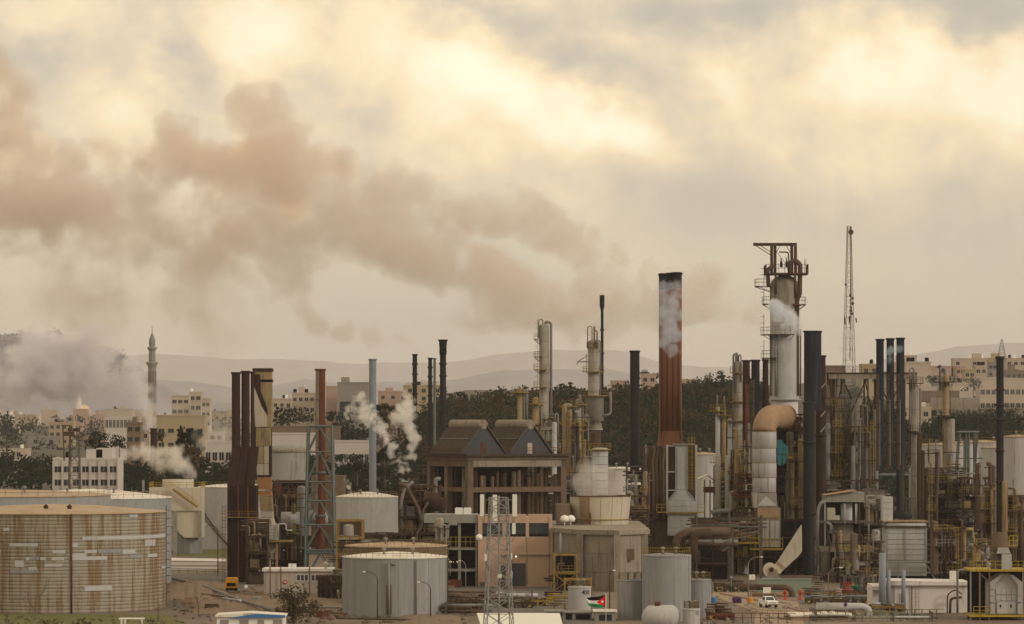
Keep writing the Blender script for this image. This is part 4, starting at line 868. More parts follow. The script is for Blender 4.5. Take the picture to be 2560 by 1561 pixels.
# gabled heater house on concrete frame, turned 30 degrees
def heater_house():
    y0 = 745; x0 = X(cu(5, 712), y0); th = R(30); cs, sn = math.cos(th), math.sin(th)
    Lx, Ly = 22.3, 16.5
    def w2(a, b_, z): return (x0+a*cs-b_*sn, y0+a*sn+b_*cs, z)
    t = thing('reactor_house', 'brown concrete frame building with two blue gabled roof houses on its deck', 'building', (x0, y0, 0))
    def bx(b, a0, a1, b0, b1, z0, z1): b.add([w2(a0, b0, z0), w2(a1, b0, z0), w2(a1, b1, z0), w2(a0, b1, z0), w2(a0, b0, z1), w2(a1, b0, z1), w2(a1, b1, z1), w2(a0, b1, z1)], [(3, 2, 1, 0), (4, 5, 6, 7), (0, 1, 5, 4), (1, 2, 6, 5), (2, 3, 7, 6), (3, 0, 4, 7)])
    zd = Z(1136, y0); zm = Z(1219, y0)
    b = MB(); bx(b, -.9, Lx+.9, -.9, Ly+.9, zd-.45, zd); b.build('roof_slab', 'roof_brown', t)
    b = MB(); bx(b, -.3, Lx+.3, -.3, Ly+.3, zd-1.1, zd-.452); b.build('edge_beam', 'concrete_brown', t)
    b = MB(); bx(b, 0, Lx, 0, .8, zd-2.5, zd-1.102); bx(b, 0, Lx, Ly-.8, Ly, zd-2.5, zd-1.102); b.build('beam', 'concrete', t)
    b = MB(); bx(b, 0, .8, .803, Ly-.803, zd-2.4, zd-1.103); bx(b, Lx-.8, Lx, .803, Ly-.803, zd-2.4, zd-1.103); b.build('beam', 'concrete_brown', t)
    for z in (zm, 10.0, 5.5):
        b = MB(); bx(b, .9, Lx-1, .05, .75, z-1.0, z); bx(b, .05, .75, .9, Ly-.9, z-.9, z-.05); b.build('beam', 'concrete_brown', t)
    for a in (0, Lx*.5-.6, Lx-1.25):
        for q in (0, Ly*.5, Ly-1.2):
            if a == Lx*.5-.6 and q == 0: continue
            b = MB(); bx(b, a, a+1.25, q, q+1.2, 0, zd-1.104); b.build('column', 'concrete_brown', t)
    b = MB(); bx(b, 1, Lx-1, Ly-3, Ly-2.6, 0, zd-2.6); bx(b, Lx*.45, Lx*.5, 5, Ly-2, 0, zd-2.6); b.build('shade_backing', 'soot', t)  # black sheets added for the shade deep inside the frame
    rg = random.Random(4)
    for i in range(17):   # tall drums standing inside the frame
        a = 1.9+i*(Lx-3.6)/16; r = rg.uniform(.34, .55); z0 = rg.choice((8, 9, 7)); p = w2(a, rg.uniform(1.3, 3.5), 0); b = MB(); b.lathe(p[0], p[1], vessel_prof(r, z0, zd-2.7-rg.random()*2, .3), 12)
        b.build('reaction_tube', rg.choice(('concrete_brown', 'steel_brown', 'pipe_brown', 'pipe_grey', 'rust_dark')), t)
    for i in range(9):
        q = 1.6+i*(Ly-3)/9; p = w2(rg.uniform(1.3, 3), q, 0); b = MB(); b.lathe(p[0], p[1], vessel_prof(rg.uniform(.3, .5), 8, zd-2.8, .3), 12); b.build('reaction_tube', rg.choice(('rust_dark', 'steel_brown', 'pipe_grey')), t)
    b = MB()
    for q in (zd,): rail(b, [w2(-.8, Ly, q), w2(-.8, -.8, q), w2(Lx+.8, -.8, q), w2(Lx+.8, Ly, q)], 1.2, 1.4, w=.055)
    b.build('railing', 'rust_red', t)
    # two gabled houses; ridge runs back from the front edge
    for gi, ga in enumerate((4.0, 14.6)):
        W_, D_, H_ = 9.4, 13.2, Z(cv(5, 1075), y0)-zd; b0 = .9 if gi == 0 else .9; ga = ga if gi == 0 else ga
        a0, a1, am = ga-W_/2, ga+W_/2, ga
        b = MB(); b.add([w2(a0, b0, zd+.01), w2(a1, b0, zd+.01), w2(am+.6, b0, zd+H_*.96), w2(am-.6, b0, zd+H_*.96), w2(a0, b0+.15, zd+.01), w2(a1, b0+.15, zd+.01), w2(am+.6, b0+.15, zd+H_*.96), w2(am-.6, b0+.15, zd+H_*.96)], [(0, 1, 2, 3), (7, 6, 5, 4)]); b.build('gable_wall', 'gable_blue', t)
        for side in (-1, 1):   # roof sheets laid in two courses
            for c_ in range(2):
                for k in range(6):
                    f0, f1 = c_*.5, c_*.5+.49; e0 = am+side*(W_/2+.35)*(1-f0)+side*.6*f0; e1 = am+side*(W_/2+.35)*(1-f1)+side*.6*f1; q0 = b0-.35+(D_)*k/6; q1 = b0-.35+(D_)*(k+1)/6-.05; lz = .04+.06*c_
                    b = MB(); b.add([w2(e0, q0, zd+H_*f0+lz), w2(e0, q1, zd+H_*f0+lz), w2(e1, q1, zd+H_*f1+lz), w2(e1, q0, zd+H_*f1+lz), w2(e0, q0, zd+H_*f0+lz+.1), w2(e0, q1, zd+H_*f0+lz+.1), w2(e1, q1, zd+H_*f1+lz+.1), w2(e1, q0, zd+H_*f1+lz+.1)], [(3, 2, 1, 0), (4, 5, 6, 7), (0, 1, 5, 4), (1, 2, 6, 5), (2, 3, 7, 6), (3, 0, 4, 7)]); b.build('roof_sheet', 'roof_brown', t)
        b = MB(); p0, p1 = Vector(w2(am, b0-.2, zd+H_+.35)), Vector(w2(am, b0+D_-.8, zd+H_+.35)); b.cyl(p0, p1, .95, n=14); b.build('ridge_vent', 'concrete', t)
        b = MB(); b.bar(w2(a0-.3, b0-.3, zd+.1), w2(am-.7, b0-.3, zd+H_), .22); b.bar(w2(a1+.3, b0-.3, zd+.1), w2(am+.7, b0-.3, zd+H_), .22); b.build('gable_trim', 'steel', t)
        b = MB(); dd = am+(-.6 if gi == 0 else -.7); bx(b, dd, dd+1.05, b0-.08, b0-.003, zd+.02, zd+2.15); b.build('door', 'rust_red' if gi == 0 else 'plaster', t, label=('faded red door' if gi == 0 else 'pale door'))
        for q in (-1.0, ): b = MB(); b.bar(w2(am-W_*.3, b0+.5, zd+H_*.55), w2(am-W_*.3, b0+D_*.95, zd+H_*.55), .12); b.build('gutter', 'pipe_grey', t)
heater_house()
# dark tangle left of the frame
for lab, a, c, vt, y, dp, sd, kw in [
  ('sooty pipe tangle below the steam plumes, left of the brown frame building', 1000, 1100, 1215, 725, 10, 31, dict(cols=('rust_dark', 'steel_brown', 'pipe_grey', 'pipe_brown'), mat='steel_brown', void=True)),
  ('tall sooty steel structure under the left side of the gabled roofs', 1052, 1168, 1165, 766, 10, 32, dict(cols=('rust_dark', 'steel_brown', 'pipe_brown', 'black_steel'), mat='rust_dark', void=True)),
  ('low pipe deck right of the pale white-roofed tank', 905, 1030, 1335, 700, 8, 33, dict(cols=('pipe_grey', 'pipe_brown', 'steel_brown', 'rust_dark'), mat='steel_brown', void=True)),
  ('yellow and rust stair structure left of the front grey tank', 842, 906, 1300, 690, 6, 34, dict(cols=('vessel', 'rust_red', 'steel_brown', 'cladding'), mat='ochre_rail', rails=('yellow', 'ochre_rail'))),
  ('brown pipe and valve structure behind the front grey tank', 900, 1110, 1355, 655, 7, 35, dict(cols=('pipe_brown', 'pipe_grey', 'steel_brown', 'concrete_brown'), mat='steel_brown'))]:
    unit(lab, a, c, vt, y, dp, sd, rails=kw.pop('rails', ('steel_brown', 'ochre_rail')), **kw)
def steam_header():
    y = 722; t = thing('steam_vent', 'bent steam vent pipes venting at the foot of the twin plumes', 'vent', (X(1012, y), y, 10))
    b = MB(); b.bent([P3(6, 60, 180, y), P3(6, 140, 210, y), P3(6, 180, 300, y), P3(6, 250, 420, y), P3(6, 280, 560, y)], .36, 12); b.build('pipe', 'pipe_brown', t)
    b = MB(); b.bent([P3(6, 200, 165, y), P3(6, 120, 230, y), P3(6, 90, 330, y), P3(6, 80, 430, y)], .3, 12); b.build('pipe', 'pipe_grey', t)
    b = MB(); b.bent([P3(6, 340, 360, y), P3(6, 290, 440, y), P3(6, 275, 600, y), P3(6, 230, 650, y), P3(6, 230, 760, y), P3(6, 330, 800, y)], .24, 12); b.build('pipe', 'steel', t)
    b = MB(); b.cyl(P3(6, 330, 385, y+2), P3(6, 490, 375, y+1), 1.3, n=18); b.build('drum', 'rust_dark', t)
steam_header()
# peach building and concrete frame
def peach_building():
    y = 690; t = thing('control_building', 'peach control building with dark window band and grey roller door', 'building', (X(1287, y), y, 0)); x0, x1 = X(cu(6, 806), y), X(cu(6, 1500), y); zt = Z(cv(6, 470), y); zw1 = Z(cv(6, 555), y); zw0 = Z(cv(6, 682), y)
    dp = 11; b = MB()
    b.box(x0, x1, y, y+dp, 0, zw0-.001); b.build('lower_wall', 'peach', t)
    gap0, gap1 = X(cu(6, 1258), y), X(cu(6, 1276), y); zl = zt-(zt-zw1)*.35
    b = MB(); b.box(x0, x1, y, y+dp, zw1+.001, zl); b.build('upper_wall', 'peach', t)
    b = MB(); b.box(x0, gap0, y, y+.3, zl+.002, zt); b.box(gap1, x1, y, y+.3, zl+.002, zt); b.build('parapet', 'peach', t)
    b = MB()
    cuts = [806, 846, 1052, 1064, 1252, 1284, 1472, 1500]
    for a, c in ((806, 846), (1034, 1066), (1252, 1284), (1472, 1500)): b.box(X(cu(6, a), y), X(cu(6, c), y), y, y+dp, zw0, zw1)
    b.build('pier', 'peach', t)
    for a, c in ((846, 1034), (1066, 1252), (1284, 1472)):
        xa, xb = X(cu(6, a), y), X(cu(6, c), y); b = MB(); b.box(xa, xb, y+.35, y+.4, zw0+.003, zw1-.003); o = b.build('window', 'glass_blue', t)
        for k in range(1, 5): q = xa+(xb-xa)*k/5; b = MB(); b.box(q-.03, q+.03, y+.28, y+.348, zw0+.01, zw1-.01); b.build('mullion', 'steel', t).parent = o
        b = MB(); b.box(xa, xb, y+.3, y+.349, zw0+.01, zw0+.45); b.build('lower_pane', 'soot', t).parent = o
    for a, c, v0, v1, m_ in ((1110, 1252, 932, 1145, 'gable_blue'), (1020, 1064, 940, 1145, 'steel'), (820, 884, 1108, 1146, 'steel')):
        p, q = P3(6, a, v0, y), P3(6, c, v1, y); b = MB(); b.box(p.x, q.x, y-.05, y-.002, max(0, q.z), p.z); d = b.build('door', m_, t)
        if a == 1110:
            for k in range(7): zz = p.z*(k+.5)/7; b = MB(); b.box(p.x+.05, q.x-.05, y-.075, y-.052, zz, zz+.06); b.build('slat', m_, t).parent = d
    b = MB(); z = Z(cv(6, 850), y); b.box(X(cu(6, 1020), y), x1-.3, y-.4, y-.003, z-.12, z); b.build('canopy_ledge', 'concrete', t)
    p = P3(6, 1161, 868, y); b = MB(); b.lathe(p.x, y-.2, [(.01, p.z-.12), (.15, p.z), (.01, p.z+.15)], 8); b.build('lamp', 'lit_lamp', t)
    for px in (1470, 1262): q = X(cu(6, px), y); b = MB(); b.cyl((q, y-.08, .3), (q, y-.08, zw0 if px == 1262 else zt-.4), .06, n=6); b.build('downpipe', 'concrete', t)
peach_building()
def grey_frame():
    y = 691; t = thing('open_frame_building', 'open grey concrete frame of three storeys left of the peach building', 'building', (X(1140, y), y, 0)); zt = Z(cv(6, 475), y); x0, x1 = X(cu(6, 428), y), X(cu(6, 803), y)
    b = MB(); b.box(X(cu(6, 300), y), x1-.01, y-.6, y+9, zt-1.5, zt); b.build('roof_slab', 'concrete_grey', t)
    for v in (785, 985): z = Z(cv(6, v), y); b = MB(); b.box(x0, x1-.02, y-.2, y+8.5, z-.42, z); b.build('floor_slab', 'concrete_grey', t)
    for px, w_ in ((445, 34), (632, 26), (790, 20)):
        a, c = X(cu(6, px-w_/2), y), X(cu(6, px+w_/2), y)
        zz = [0, Z(cv(6, 985), y)-.42, Z(cv(6, 785), y)-.42, zt-1.5]
        for k in range(3): b = MB(); b.box(a, c, y, y+.7, (zz[k] if k == 0 else zz[k]+.421), zz[k+1]-.001); b.build('column', 'concrete_grey', t)
    b = MB(); b.box(x0, x1-.03, y+6, y+6.3, 0, zt-1.5); b.build('shade_backing', 'soot', t)  # shade of the open storeys painted as a near-black backing
    b = MB(); b.box(x0-.3, x0, y+.8, y+8, 0, zt-1.51); b.build('side_wall', 'soot', t)  # side closed in the same painted interior shade
    z = Z(cv(6, 785), y); b = MB(); rail(b, [(x0+.6, y-.05, z), (x1-.4, y-.05, z)], 1.9, .8, w=.07); b.build('railing', 'yellow', t)
    for i in range(7): p = P3(6, 520+i*17+rnd.random()*20, 912+rnd.random()*9, y+5.7); b = MB(); b.lathe(p.x, p.y, [(.01, p.z-.05), (.05, p.z), (.01, p.z+.05)], 6); b.build('lamp', 'lit_lamp', t)
    p, q = P3(6, 532, 1085, y-1), P3(6, 655, 1145, y-1)
grey_frame()
def roof_tank(label, a, c): y = 690; p, q = P3(6, a, 410, y), P3(6, c, 472, y); b = MB(); zt_ = Z(cv(6, 475), y); b.prism([(p.x, zt_), (q.x, zt_), (q.x, zt_+1.05), (q.x-.15, zt_+1.2), (p.x+.15, zt_+1.2), (p.x, zt_+1.05)], y+.5, y+2.2); tag(b.build('water_tank', 'white_paint', loc=(p.x, y, zt_)), label, 'water tank', 'white tanks on the concrete frame roof')
roof_tank('left of two white water tanks on the grey concrete frame roof', 590, 662); roof_tank('right of two white water tanks on the grey concrete frame roof', 668, 742)
def brick_stack(): 
    y = 688; p, q = P3(6, 532, 1085, y), P3(6, 655, 1150, y); b = MB(); b.box(p.x, q.x, y-1.5, y, 0, p.z); tag(b.build('red_container', 'rust_red', loc=(p.x, y, 0)), 'low red-brown container at the foot of the grey concrete frame', 'container')
brick_stack()
# telecom mast in the foreground
def telecom():
    y = 470; zt = Z(1244, y); zb = 0; t, cor = lattice('pale telecom lattice mast with panel antennas in front of the peach building', cu(6, 998), y, zt, 3.6, 2.05, zb, 11, 'steel_pale', 'telecom_mast', 'mast', .12, .06, R(8))
    x0 = X(cu(6, 998), y)
    b = MB(); b.cyl((x0+.05, y, 0), (x0+.05, y, zt+.2), .13, n=8); b.build('cable_riser', 'steel_pale', t)
    b = MB()
    for z in (zt-.3, zt-2.2): b.cyl((x0-2, y-.4, z), (x0+2, y-.4, z), .05, n=6)
    for s in (-1.75, 1.75): b.cyl((x0+s, y-.4, zt-3.2), (x0+s, y-.4, zt+.3), .045, n=6)
    b.build('antenna_bracket', 'steel_pale', t)
    for a, c, v0, v1 in ((825, 861, 285, 490), (943, 985, 290, 550), (1128, 1172, 285, 492), (1125, 1158, 555, 658), (866, 890, 845, 910), (1112, 1128, 835, 895), (1110, 1128, 1005, 1072), (988, 1028, 1030, 1070)):
        p, q = P3(6, a, v0, y-.9), P3(6, c, v1, y-.9); b = MB(); xm = (p.x+q.x)/2; w_ = (q.x-p.x)/2
        b.prism([(p.x, q.z+.06), (p.x+.06, q.z), (q.x-.06, q.z), (q.x, q.z+.06), (q.x, p.z-.06), (q.x-.06, p.z), (p.x+.06, p.z), (p.x, p.z-.06)], y-1.05, y-.85); b.build('antenna_panel', 'cream_panel', t)
        b = MB(); b.bent([(xm, y-.95, q.z), (xm+.02, y-.95, q.z-.35), (xm+.15 if xm < x0 else xm-.15, y-.7, q.z-.8), (x0+(-.9 if xm < x0 else .9), y-.5, q.z-1.3)], .025, 5); b.build('cable', 'tyre', t)
    p = P3(6, 817, 690, y-.8); b = MB(); b.sweep([p+Vector((-.0, -.35, .0)), p+Vector((0, -.25, 0)), p+Vector((0, 0, 0)), p+Vector((0, .22, 0))], [.02, .3, .42, .42], 16); d = b.build('dish', 'white_paint', t)
    b = MB(); b.cyl(p+Vector((.1, .1, 0)), (x0-1, y, p.z-.1), .07); b.build('dish_arm', 'steel_pale', t)
telecom()
# columns behind
column('tall pale column with stepped side platforms right of the gabled roofs', cu(5, 1382), cu(5, 1474), cv(5, 112), 900, 'vessel', plats=[(cv(5, 255), 150, 230), (cv(5, 420), 150, 235), (cv(5, 540), 150, 300), (cv(5, 705), 140, 300), (cv(5, 1040), 180, 400)], lad=[(cv(5, 60), cv(5, 255), 182), (cv(5, 270), cv(5, 420), 182), (cv(5, 430), cv(5, 540), 182), (cv(5, 550), cv(5, 705), 182)], pipes=[(-12, .32, cv(5, 100), cv(5, 1300)), (205, .16, cv(5, 75), cv(5, 250))], vb=1160, seams=9)
column('short ochre-topped column with vents left of the tall pale column', cu(5, 1178), cu(5, 1232), cv(5, 712), 880, 'vessel_ochre', plats=[(cv(5, 755), 180, 360)], pipes=[(10, .45, cv(5, 745), cv(5, 1000)), (-30, .2, cv(5, 735), cv(5, 1120))], vb=1080)
column('cluster base column with ochre stains under the tall pale column', cu(5, 1320), cu(5, 1378), cv(5, 800), 870, 'vessel_ochre', plats=[(cv(5, 862), 170, 330), (cv(5, 1050), 170, 350)], vb=1180)
t2 = column('pale column with a small davit crane beside the thin black chimney', cu(7, 338), cu(7, 442), cv(7, 560), 880, 'vessel', plats=[(cv(7, 635), 150, 400, .3), (cv(7, 860), 130, 350, 1.2), (cv(7, 1085), 160, 400, 2.3)], lad=[(cv(7, 690), cv(7, 860), 190)], pipes=[(10, .2, cv(7, 570), cv(7, 1250)), (200, .12, cv(7, 440), cv(7, 640)), (-80, .12, cv(7, 440), cv(7, 640)), (-60, .18, cv(7, 480), cv(7, 640))], vb=cv(7, 1330), seams=8)
b = MB(); y = 880; b.bar(P3(7, 345, 770, y-2), P3(7, 238, 770, y-3), .18); b.bar(P3(7, 335, 715, y-2), P3(7, 240, 768, y-3), .12); b.bar(P3(7, 240, 768, y-3), P3(7, 233, 800, y-3), .12); b.build('davit_crane', 'steel', t2)
b = MB(); b.bent([P3(7, 550, 1050, y-1), P3(7, 550, 1265, y-1), P3(7, 470, 1275, y-1)], .28, 8); b.build('loop_pipe', 'pipe_grey', t2)
b = MB(); b.bent([P3(7, 330, 1265, y-2), P3(7, 312, 1270, y-2), P3(7, 312, 1325, y-2), P3(7, 352, 1340, y-2)], .2, 8); b.build('loop_pipe', 'pipe_grey', t2)
b = MB(); b.lathe(X(cu(7, 400), y), y, [(1.9, Z(cv(7, 1410), y)), (1.4, Z(cv(7, 1330), y)), (2.1, Z(cv(7, 1325), y)), (2.1, Z(cv(7, 1110), y)), (2.6, Z(cv(7, 1090), y))], 20); b.build('lower_shell', 'vessel', t2)
b = MB(); b.lathe(X(cu(7, 400), y), y, [(1.6, 3), (1.5, Z(cv(7, 1408), y))], 16); b.build('skirt', 'steel_brown', t2)
s_ = stack('very thin black chimney with thicker tip beside the davit-crane column', cu(7, 458), cu(7, 484), cv(7, 145), 884, 'black_steel', vb=cv(7, 1180), rings=(cv(7, 690), cv(7, 470)))
b = MB(); q = X(cu(7, 470), 884); b.lathe(q, 884, [(.34, Z(cv(7, 280), 884)), (.56, Z(cv(7, 250), 884)), (.58, Z(cv(7, 146), 884)), (.4, Z(cv(7, 145), 884))], 18); b.build('tip', 'black_steel', s_)
col_g = 'pale column pair left of the davit-crane column'
column('left slim pale column with yellow platform near the vent-house roofs', cu(5, 1625), cu(5, 1690), cv(5, 860), 850, 'vessel', plats=[(cv(5, 885), 150, 390), (cv(5, 1040), 170, 340), (cv(5, 1200), 170, 340)], pipes=[(200, .2, cv(5, 870), cv(5, 1350))], vb=1200, group=col_g)
column('right slim pale column with yellow platform near the davit-crane column', cu(5, 1725), cu(5, 1778), cv(5, 820), 855, 'vessel', plats=[(cv(5, 868), 150, 390), (cv(5, 1110), 170, 340)], pipes=[(-60, .16, cv(5, 780), cv(5, 900)), (0, .2, cv(5, 850), cv(5, 1300))], vb=1200, group=col_g)
column('small pale column with pipe hoop right of the tall pale column', cu(5, 1505), cu(5, 1548), cv(5, 1035), 845, 'cladding', pipes=[(20, .18, cv(5, 960), cv(5, 1300))], vb=1190, name='vessel', cat='vessel')
column('white cylinder vessel with yellow rail under the davit-crane column', cu(5, 1882), cu(5, 2028), cv(5, 1275), 800, 'pipe_white', plats=[(cv(5, 1290), 140, 400, .6)], railmat='yellow', vb=1240, dome=.1, name='vessel', cat='vessel')
for lab, a, c, vt, y, dp, sd, kw in [
  ('pale vessel structure at the foot of the slim pale column pair', 1400, 1505, 1142, 845, 9, 41, dict(cols=('pipe_grey', 'vessel', 'cladding'), mat='steel_pale')),
  ('structure of pipes and decks between the pole and gabled roof building', 1335, 1420, 1100, 860, 8, 42, dict(cols=('vessel', 'vessel_ochre', 'pipe_grey'), mat='steel', rails=('yellow', 'ochre_rail'))),
  ('grey pipe structure behind the white cylinder vessel', 1380, 1480, 1190, 790, 8, 43, dict(cols=('cladding', 'pipe_grey', 'steel_pale'), mat='steel')),
  ('narrow pipe tower with yellow cage right of the cooling tower', 1568, 1612, 1165, 765, 6, 44, dict(cols=('cladding', 'steel', 'pipe_grey'), mat='steel', rails=('yellow',))),
  ('brown steel structure right of the cooling tower bowl', 1575, 1620, 1240, 735, 6, 45, dict(cols=('steel_green', 'black_steel', 'pipe_brown'), mat='steel_brown'))]:
    unit(lab, a, c, vt, y, dp, sd, rails=kw.pop('rails', ('ochre_rail', 'steel')), **kw)
# cooling tower bowl on concrete drum
def cooling():
    y = 712; t = thing('cooling_tower', 'cream inward-tapering cooling tower bowl with a rusty vertical patch', 'cooling tower', (X(1500, y), y, Z(1317, y))); cx = X(cu(8, 452), y); zt, zb = Z(cv(8, 298), y), Z(cv(8, 582), y); r1, r0 = 288*.267*y/F, 262*.267*y/F
    for k in range(16):  # curved sheets
        a0, a1 = 2*math.pi*k/16, 2*math.pi*(k+1)/16-.012; b = MB(); b.lathe(cx, y, [(r0, zb), (r0+(r1-r0)*.2, zb+(zt-zb)*.25), (r1, zt)], 4, True, a0, a1); b.build('sheet', 'tower_cream', t)
    b = MB(); b.lathe(cx, y, [(r1-.2, zt-.02), (r0-.3, zb+2), (.01, zb+1.8)], 40); b.build('inside', 'concrete_brown', t)
    b = MB(); b.lathe(cx, y, [(r1, zt-.12), (r1+.14, zt-.1), (r1+.14, zt+.06), (r1-.2, zt+.07)], 60); b.build('rim', 'rust_red', t)
    zz = Z(cv(8, 518), y); b = MB(); b.lathe(cx, y, [(r0+.18, zz-.08), (r0+.32, zz-.06), (r0+.32, zz+.06), (r0+.2, zz+.08)], 60); b.build('band', 'ochre_rail', t)
    a0, a1 = [math.acos(max(-1, min(1, (X(cu(8, p), y)-cx)/(r1*1.0)))) for p in (255, 345)]; b = MB(); b.lathe(cx, y, [(r0+.07, zb+.2), (r0+(r1-r0)*.2+.07, zb+(zt-zb)*.25), (r1+.06, zt-.15)], 4, True, -a0, -a1); b.build('rust_patch', 'duct_tan', t, label='rust-blotched pale sheet')
    for px in (190, 355): q = X(cu(8, px), y-5); b = MB(); b.box(q-.15, q+.15, y-r0-1.0, y-r0-.7, zb-.3, zb+2.6); b.build('post', 'rust_red', t)
cooling()
def concrete_drum():
    y = 712; t = thing('basin_building', 'massive stained concrete block building under the cream cooling tower', 'building', (X(1500, y), y, 0)); zt = Z(cv(8, 595), 690)
    xs = [X(cu(8, p), 685) for p in (250, 600, 880)]; ym = 672
    P_ = [(xs[0], 676), (xs[1], 671), (xs[2], 678), (xs[2], 735), (X(1385, 690), 735), (X(1385, 690), 688)]
    n = len(P_); b = MB(); b.add([(p[0], p[1], 0) for p in P_]+[(p[0], p[1], zt-.8) for p in P_], [(i, (i+1) % n, n+(i+1) % n, n+i) for i in range(n)]); b.build('wall', 'concrete', t)
    c = (sum(p[0] for p in P_)/n, sum(p[1] for p in P_)/n); Q = [(c[0]+(p[0]-c[0])*1.05, c[1]+(p[1]-c[1])*1.03) for p in P_]
    b = MB(); b.add([(p[0], p[1], zt-.798) for p in Q]+[(p[0], p[1], zt) for p in Q], [tuple(reversed(range(n))), tuple(range(n, 2*n))]+[(i, (i+1) % n, n+(i+1) % n, n+i) for i in range(n)]); b.build('roof_slab', 'concrete', t)
    for px, yy, m_ in ((262, 675.3, 'concrete'), (610, 670.3, 'concrete'), (868, 677, 'concrete')): q = X(cu(8, px), yy); b = MB(); b.box(q-.55, q+.55, yy-.5, yy+.6, 0, zt-.801); b.build('pilaster', m_, t)
    for i in (1, 3):   # formwork lifts
        for a, c2 in ((0, 1), (1, 2)):
            z = (zt-.8)*(i+1)/6; p, q = Vector((*P_[a], z)), Vector((*P_[c2], z)); d = Vector((0, -.06, 0)); b = MB(); b.bar(p+d, q+d, .05); b.build('pour_joint', 'concrete', t)
    for px in (90, 130, 170, 215): q = X(cu(8, px), 683); b = MB(); b.cyl((q, 684, Z(cv(8, 880), 684)), (q, 684, zt-.85), .36, n=12); b.build('standpipe', 'cladding', t)
    for a, c2, v0, v1 in ((690, 770, 795, 900), (700, 735, 900, 915)): p, q = P3(8, a, v0, 674), P3(8, c2, v1, 674); b = MB(); b.box(p.x, q.x, 673, 673.9, q.z, p.z); b.build('bracket', 'concrete_brown', t)
    b = MB()
concrete_drum()
unit('ochre ladder structure at the left corner of the concrete block', 1385, 1442, 1385, 672, 5, 51, 'ochre_rail', .9, cols=('pipe_brown', 'steel_brown', 'concrete_brown'), void=True, rails=('yellow', 'ochre_rail'), nx=1)
def dish(label, px, y=700): p = P3(8, px, 520, y); b = MB(); b.lathe(p.x, y, [(.01, p.z-.5), (.7, p.z-.4), (.85, p.z+.1), (.6, p.z+.6), (.01, p.z+.8)], 16); b.cyl((p.x, y, Z(1318, y)), (p.x, y, p.z), .12); tag(b.build('white_sphere_tank', 'white_paint', loc=(p.x, y, Z(1318, y))), label, 'tank', 'small white round tanks')
dish('small white round tank left of the cooling tower foot', 118); dish('half-hidden white round tank touching the cooling tower foot', 176, 702)
b = MB(); p, q = P3(8, 40, 380, 704), P3(8, 170, 560, 704); b.box(p.x, q.x, 704, 712, q.z, p.z); tag(b.build('roof_shed', 'concrete_brown', loc=(p.x, 704, q.z)), 'brown plaster shed wall behind the small white round tanks', 'shed')
# front steel tanks
def small_tank(label, a, c, pv, y, mat, rr='yellow', rise=.25, group=None, nn=8):
    r = (cu(8, c)-cu(8, a))/2*y/F; return tank(label, (cu(8, a)+cu(8, c))/2, r, y, Z(cv(8, pv), y-r), mat, mat, rise, rr, plates=nn, n=40, group=group, eave=.05)
small_tank('tall pale steel tank with yellow railing right of the concrete block', 846, 1304, 862, 574, 'tank_grey', 'yellow', .35)
small_tank('lower grey steel tank touching the tall pale tank on its left', 612, 850, 1092, 579, 'tank_grey', 'ochre_rail')
small_tank('lower grey steel tank touching the tall pale tank on its right', 1255, 1490, 1087, 584, 'tank_grey', 'ochre_rail')
t10 = small_tank('small grey tank with rusty cap and painted number at the right of the white drum', 1225, 1385, 1362, 556, 'tank_white', 'ochre_rail')
t400 = small_tank('white tank painted 400 with ochre railings beside the flag', 150, 366, 1155, 596, 'tank_white', 'ochre_rail', nn=0)
def lettering(txt, p, size, mat, par, ry=0):
    cu_ = bpy.data.curves.new('lettering', 'FONT'); cu_.body = txt; cu_.size = size; cu_.extrude = .01; cu_.align_x = 'CENTER'; o = bpy.data.objects.new('lettering', cu_); col.objects.link(o)
    dg = bpy.context.evaluated_depsgraph_get(); me = bpy.data.meshes.new_from_object(o.evaluated_get(dg)); bpy.data.objects.remove(o); o = bpy.data.objects.new('lettering', me); col.objects.link(o)
    me.materials.clear(); me.materials.append(MATS[mat]); o.rotation_euler = (R(90), 0, ry); o.parent = par; o.location = Vector(p)-Vector(par['_o']); return o
r4 = (cu(8, 366)-cu(8, 150))/2*596/F; cx4 = X((cu(8, 150)+cu(8, 366))/2, 596)
for ch, px in (('4', 292), ('0', 316), ('0', 341)):
    dx_ = X(cu(8, px), 593)-cx4; a = math.asin(max(-.99, min(.99, dx_/r4)))
    p = P3(8, px, 1228, 593); lettering(ch, (cx4+(r4+.02)*math.sin(a), 596-(r4+.03)*math.cos(a), p.z), 1.0, 'tyre', t400, a)
p = P3(8, 1366, 1420, 553); lettering('1', (p.x-.25, 553.4, p.z), .9, 'tyre', t10, R(45)); lettering('0', (p.x, 553.7, p.z), .9, 'tyre', t10, R(55))
unit('ochre railed steps and platforms left of the 400 tank', 1385, 1425, 1490, 600, 4, 52, 'ochre_rail', .5, rails=('yellow', 'ochre_rail'), nx=1, lv=2.2)
unit('ochre scaffold platform over the 400 tank', 1412, 1478, 1447, 606, 3, 53, 'ochre_rail', .1, rails=('yellow',), nx=1, lv=3)
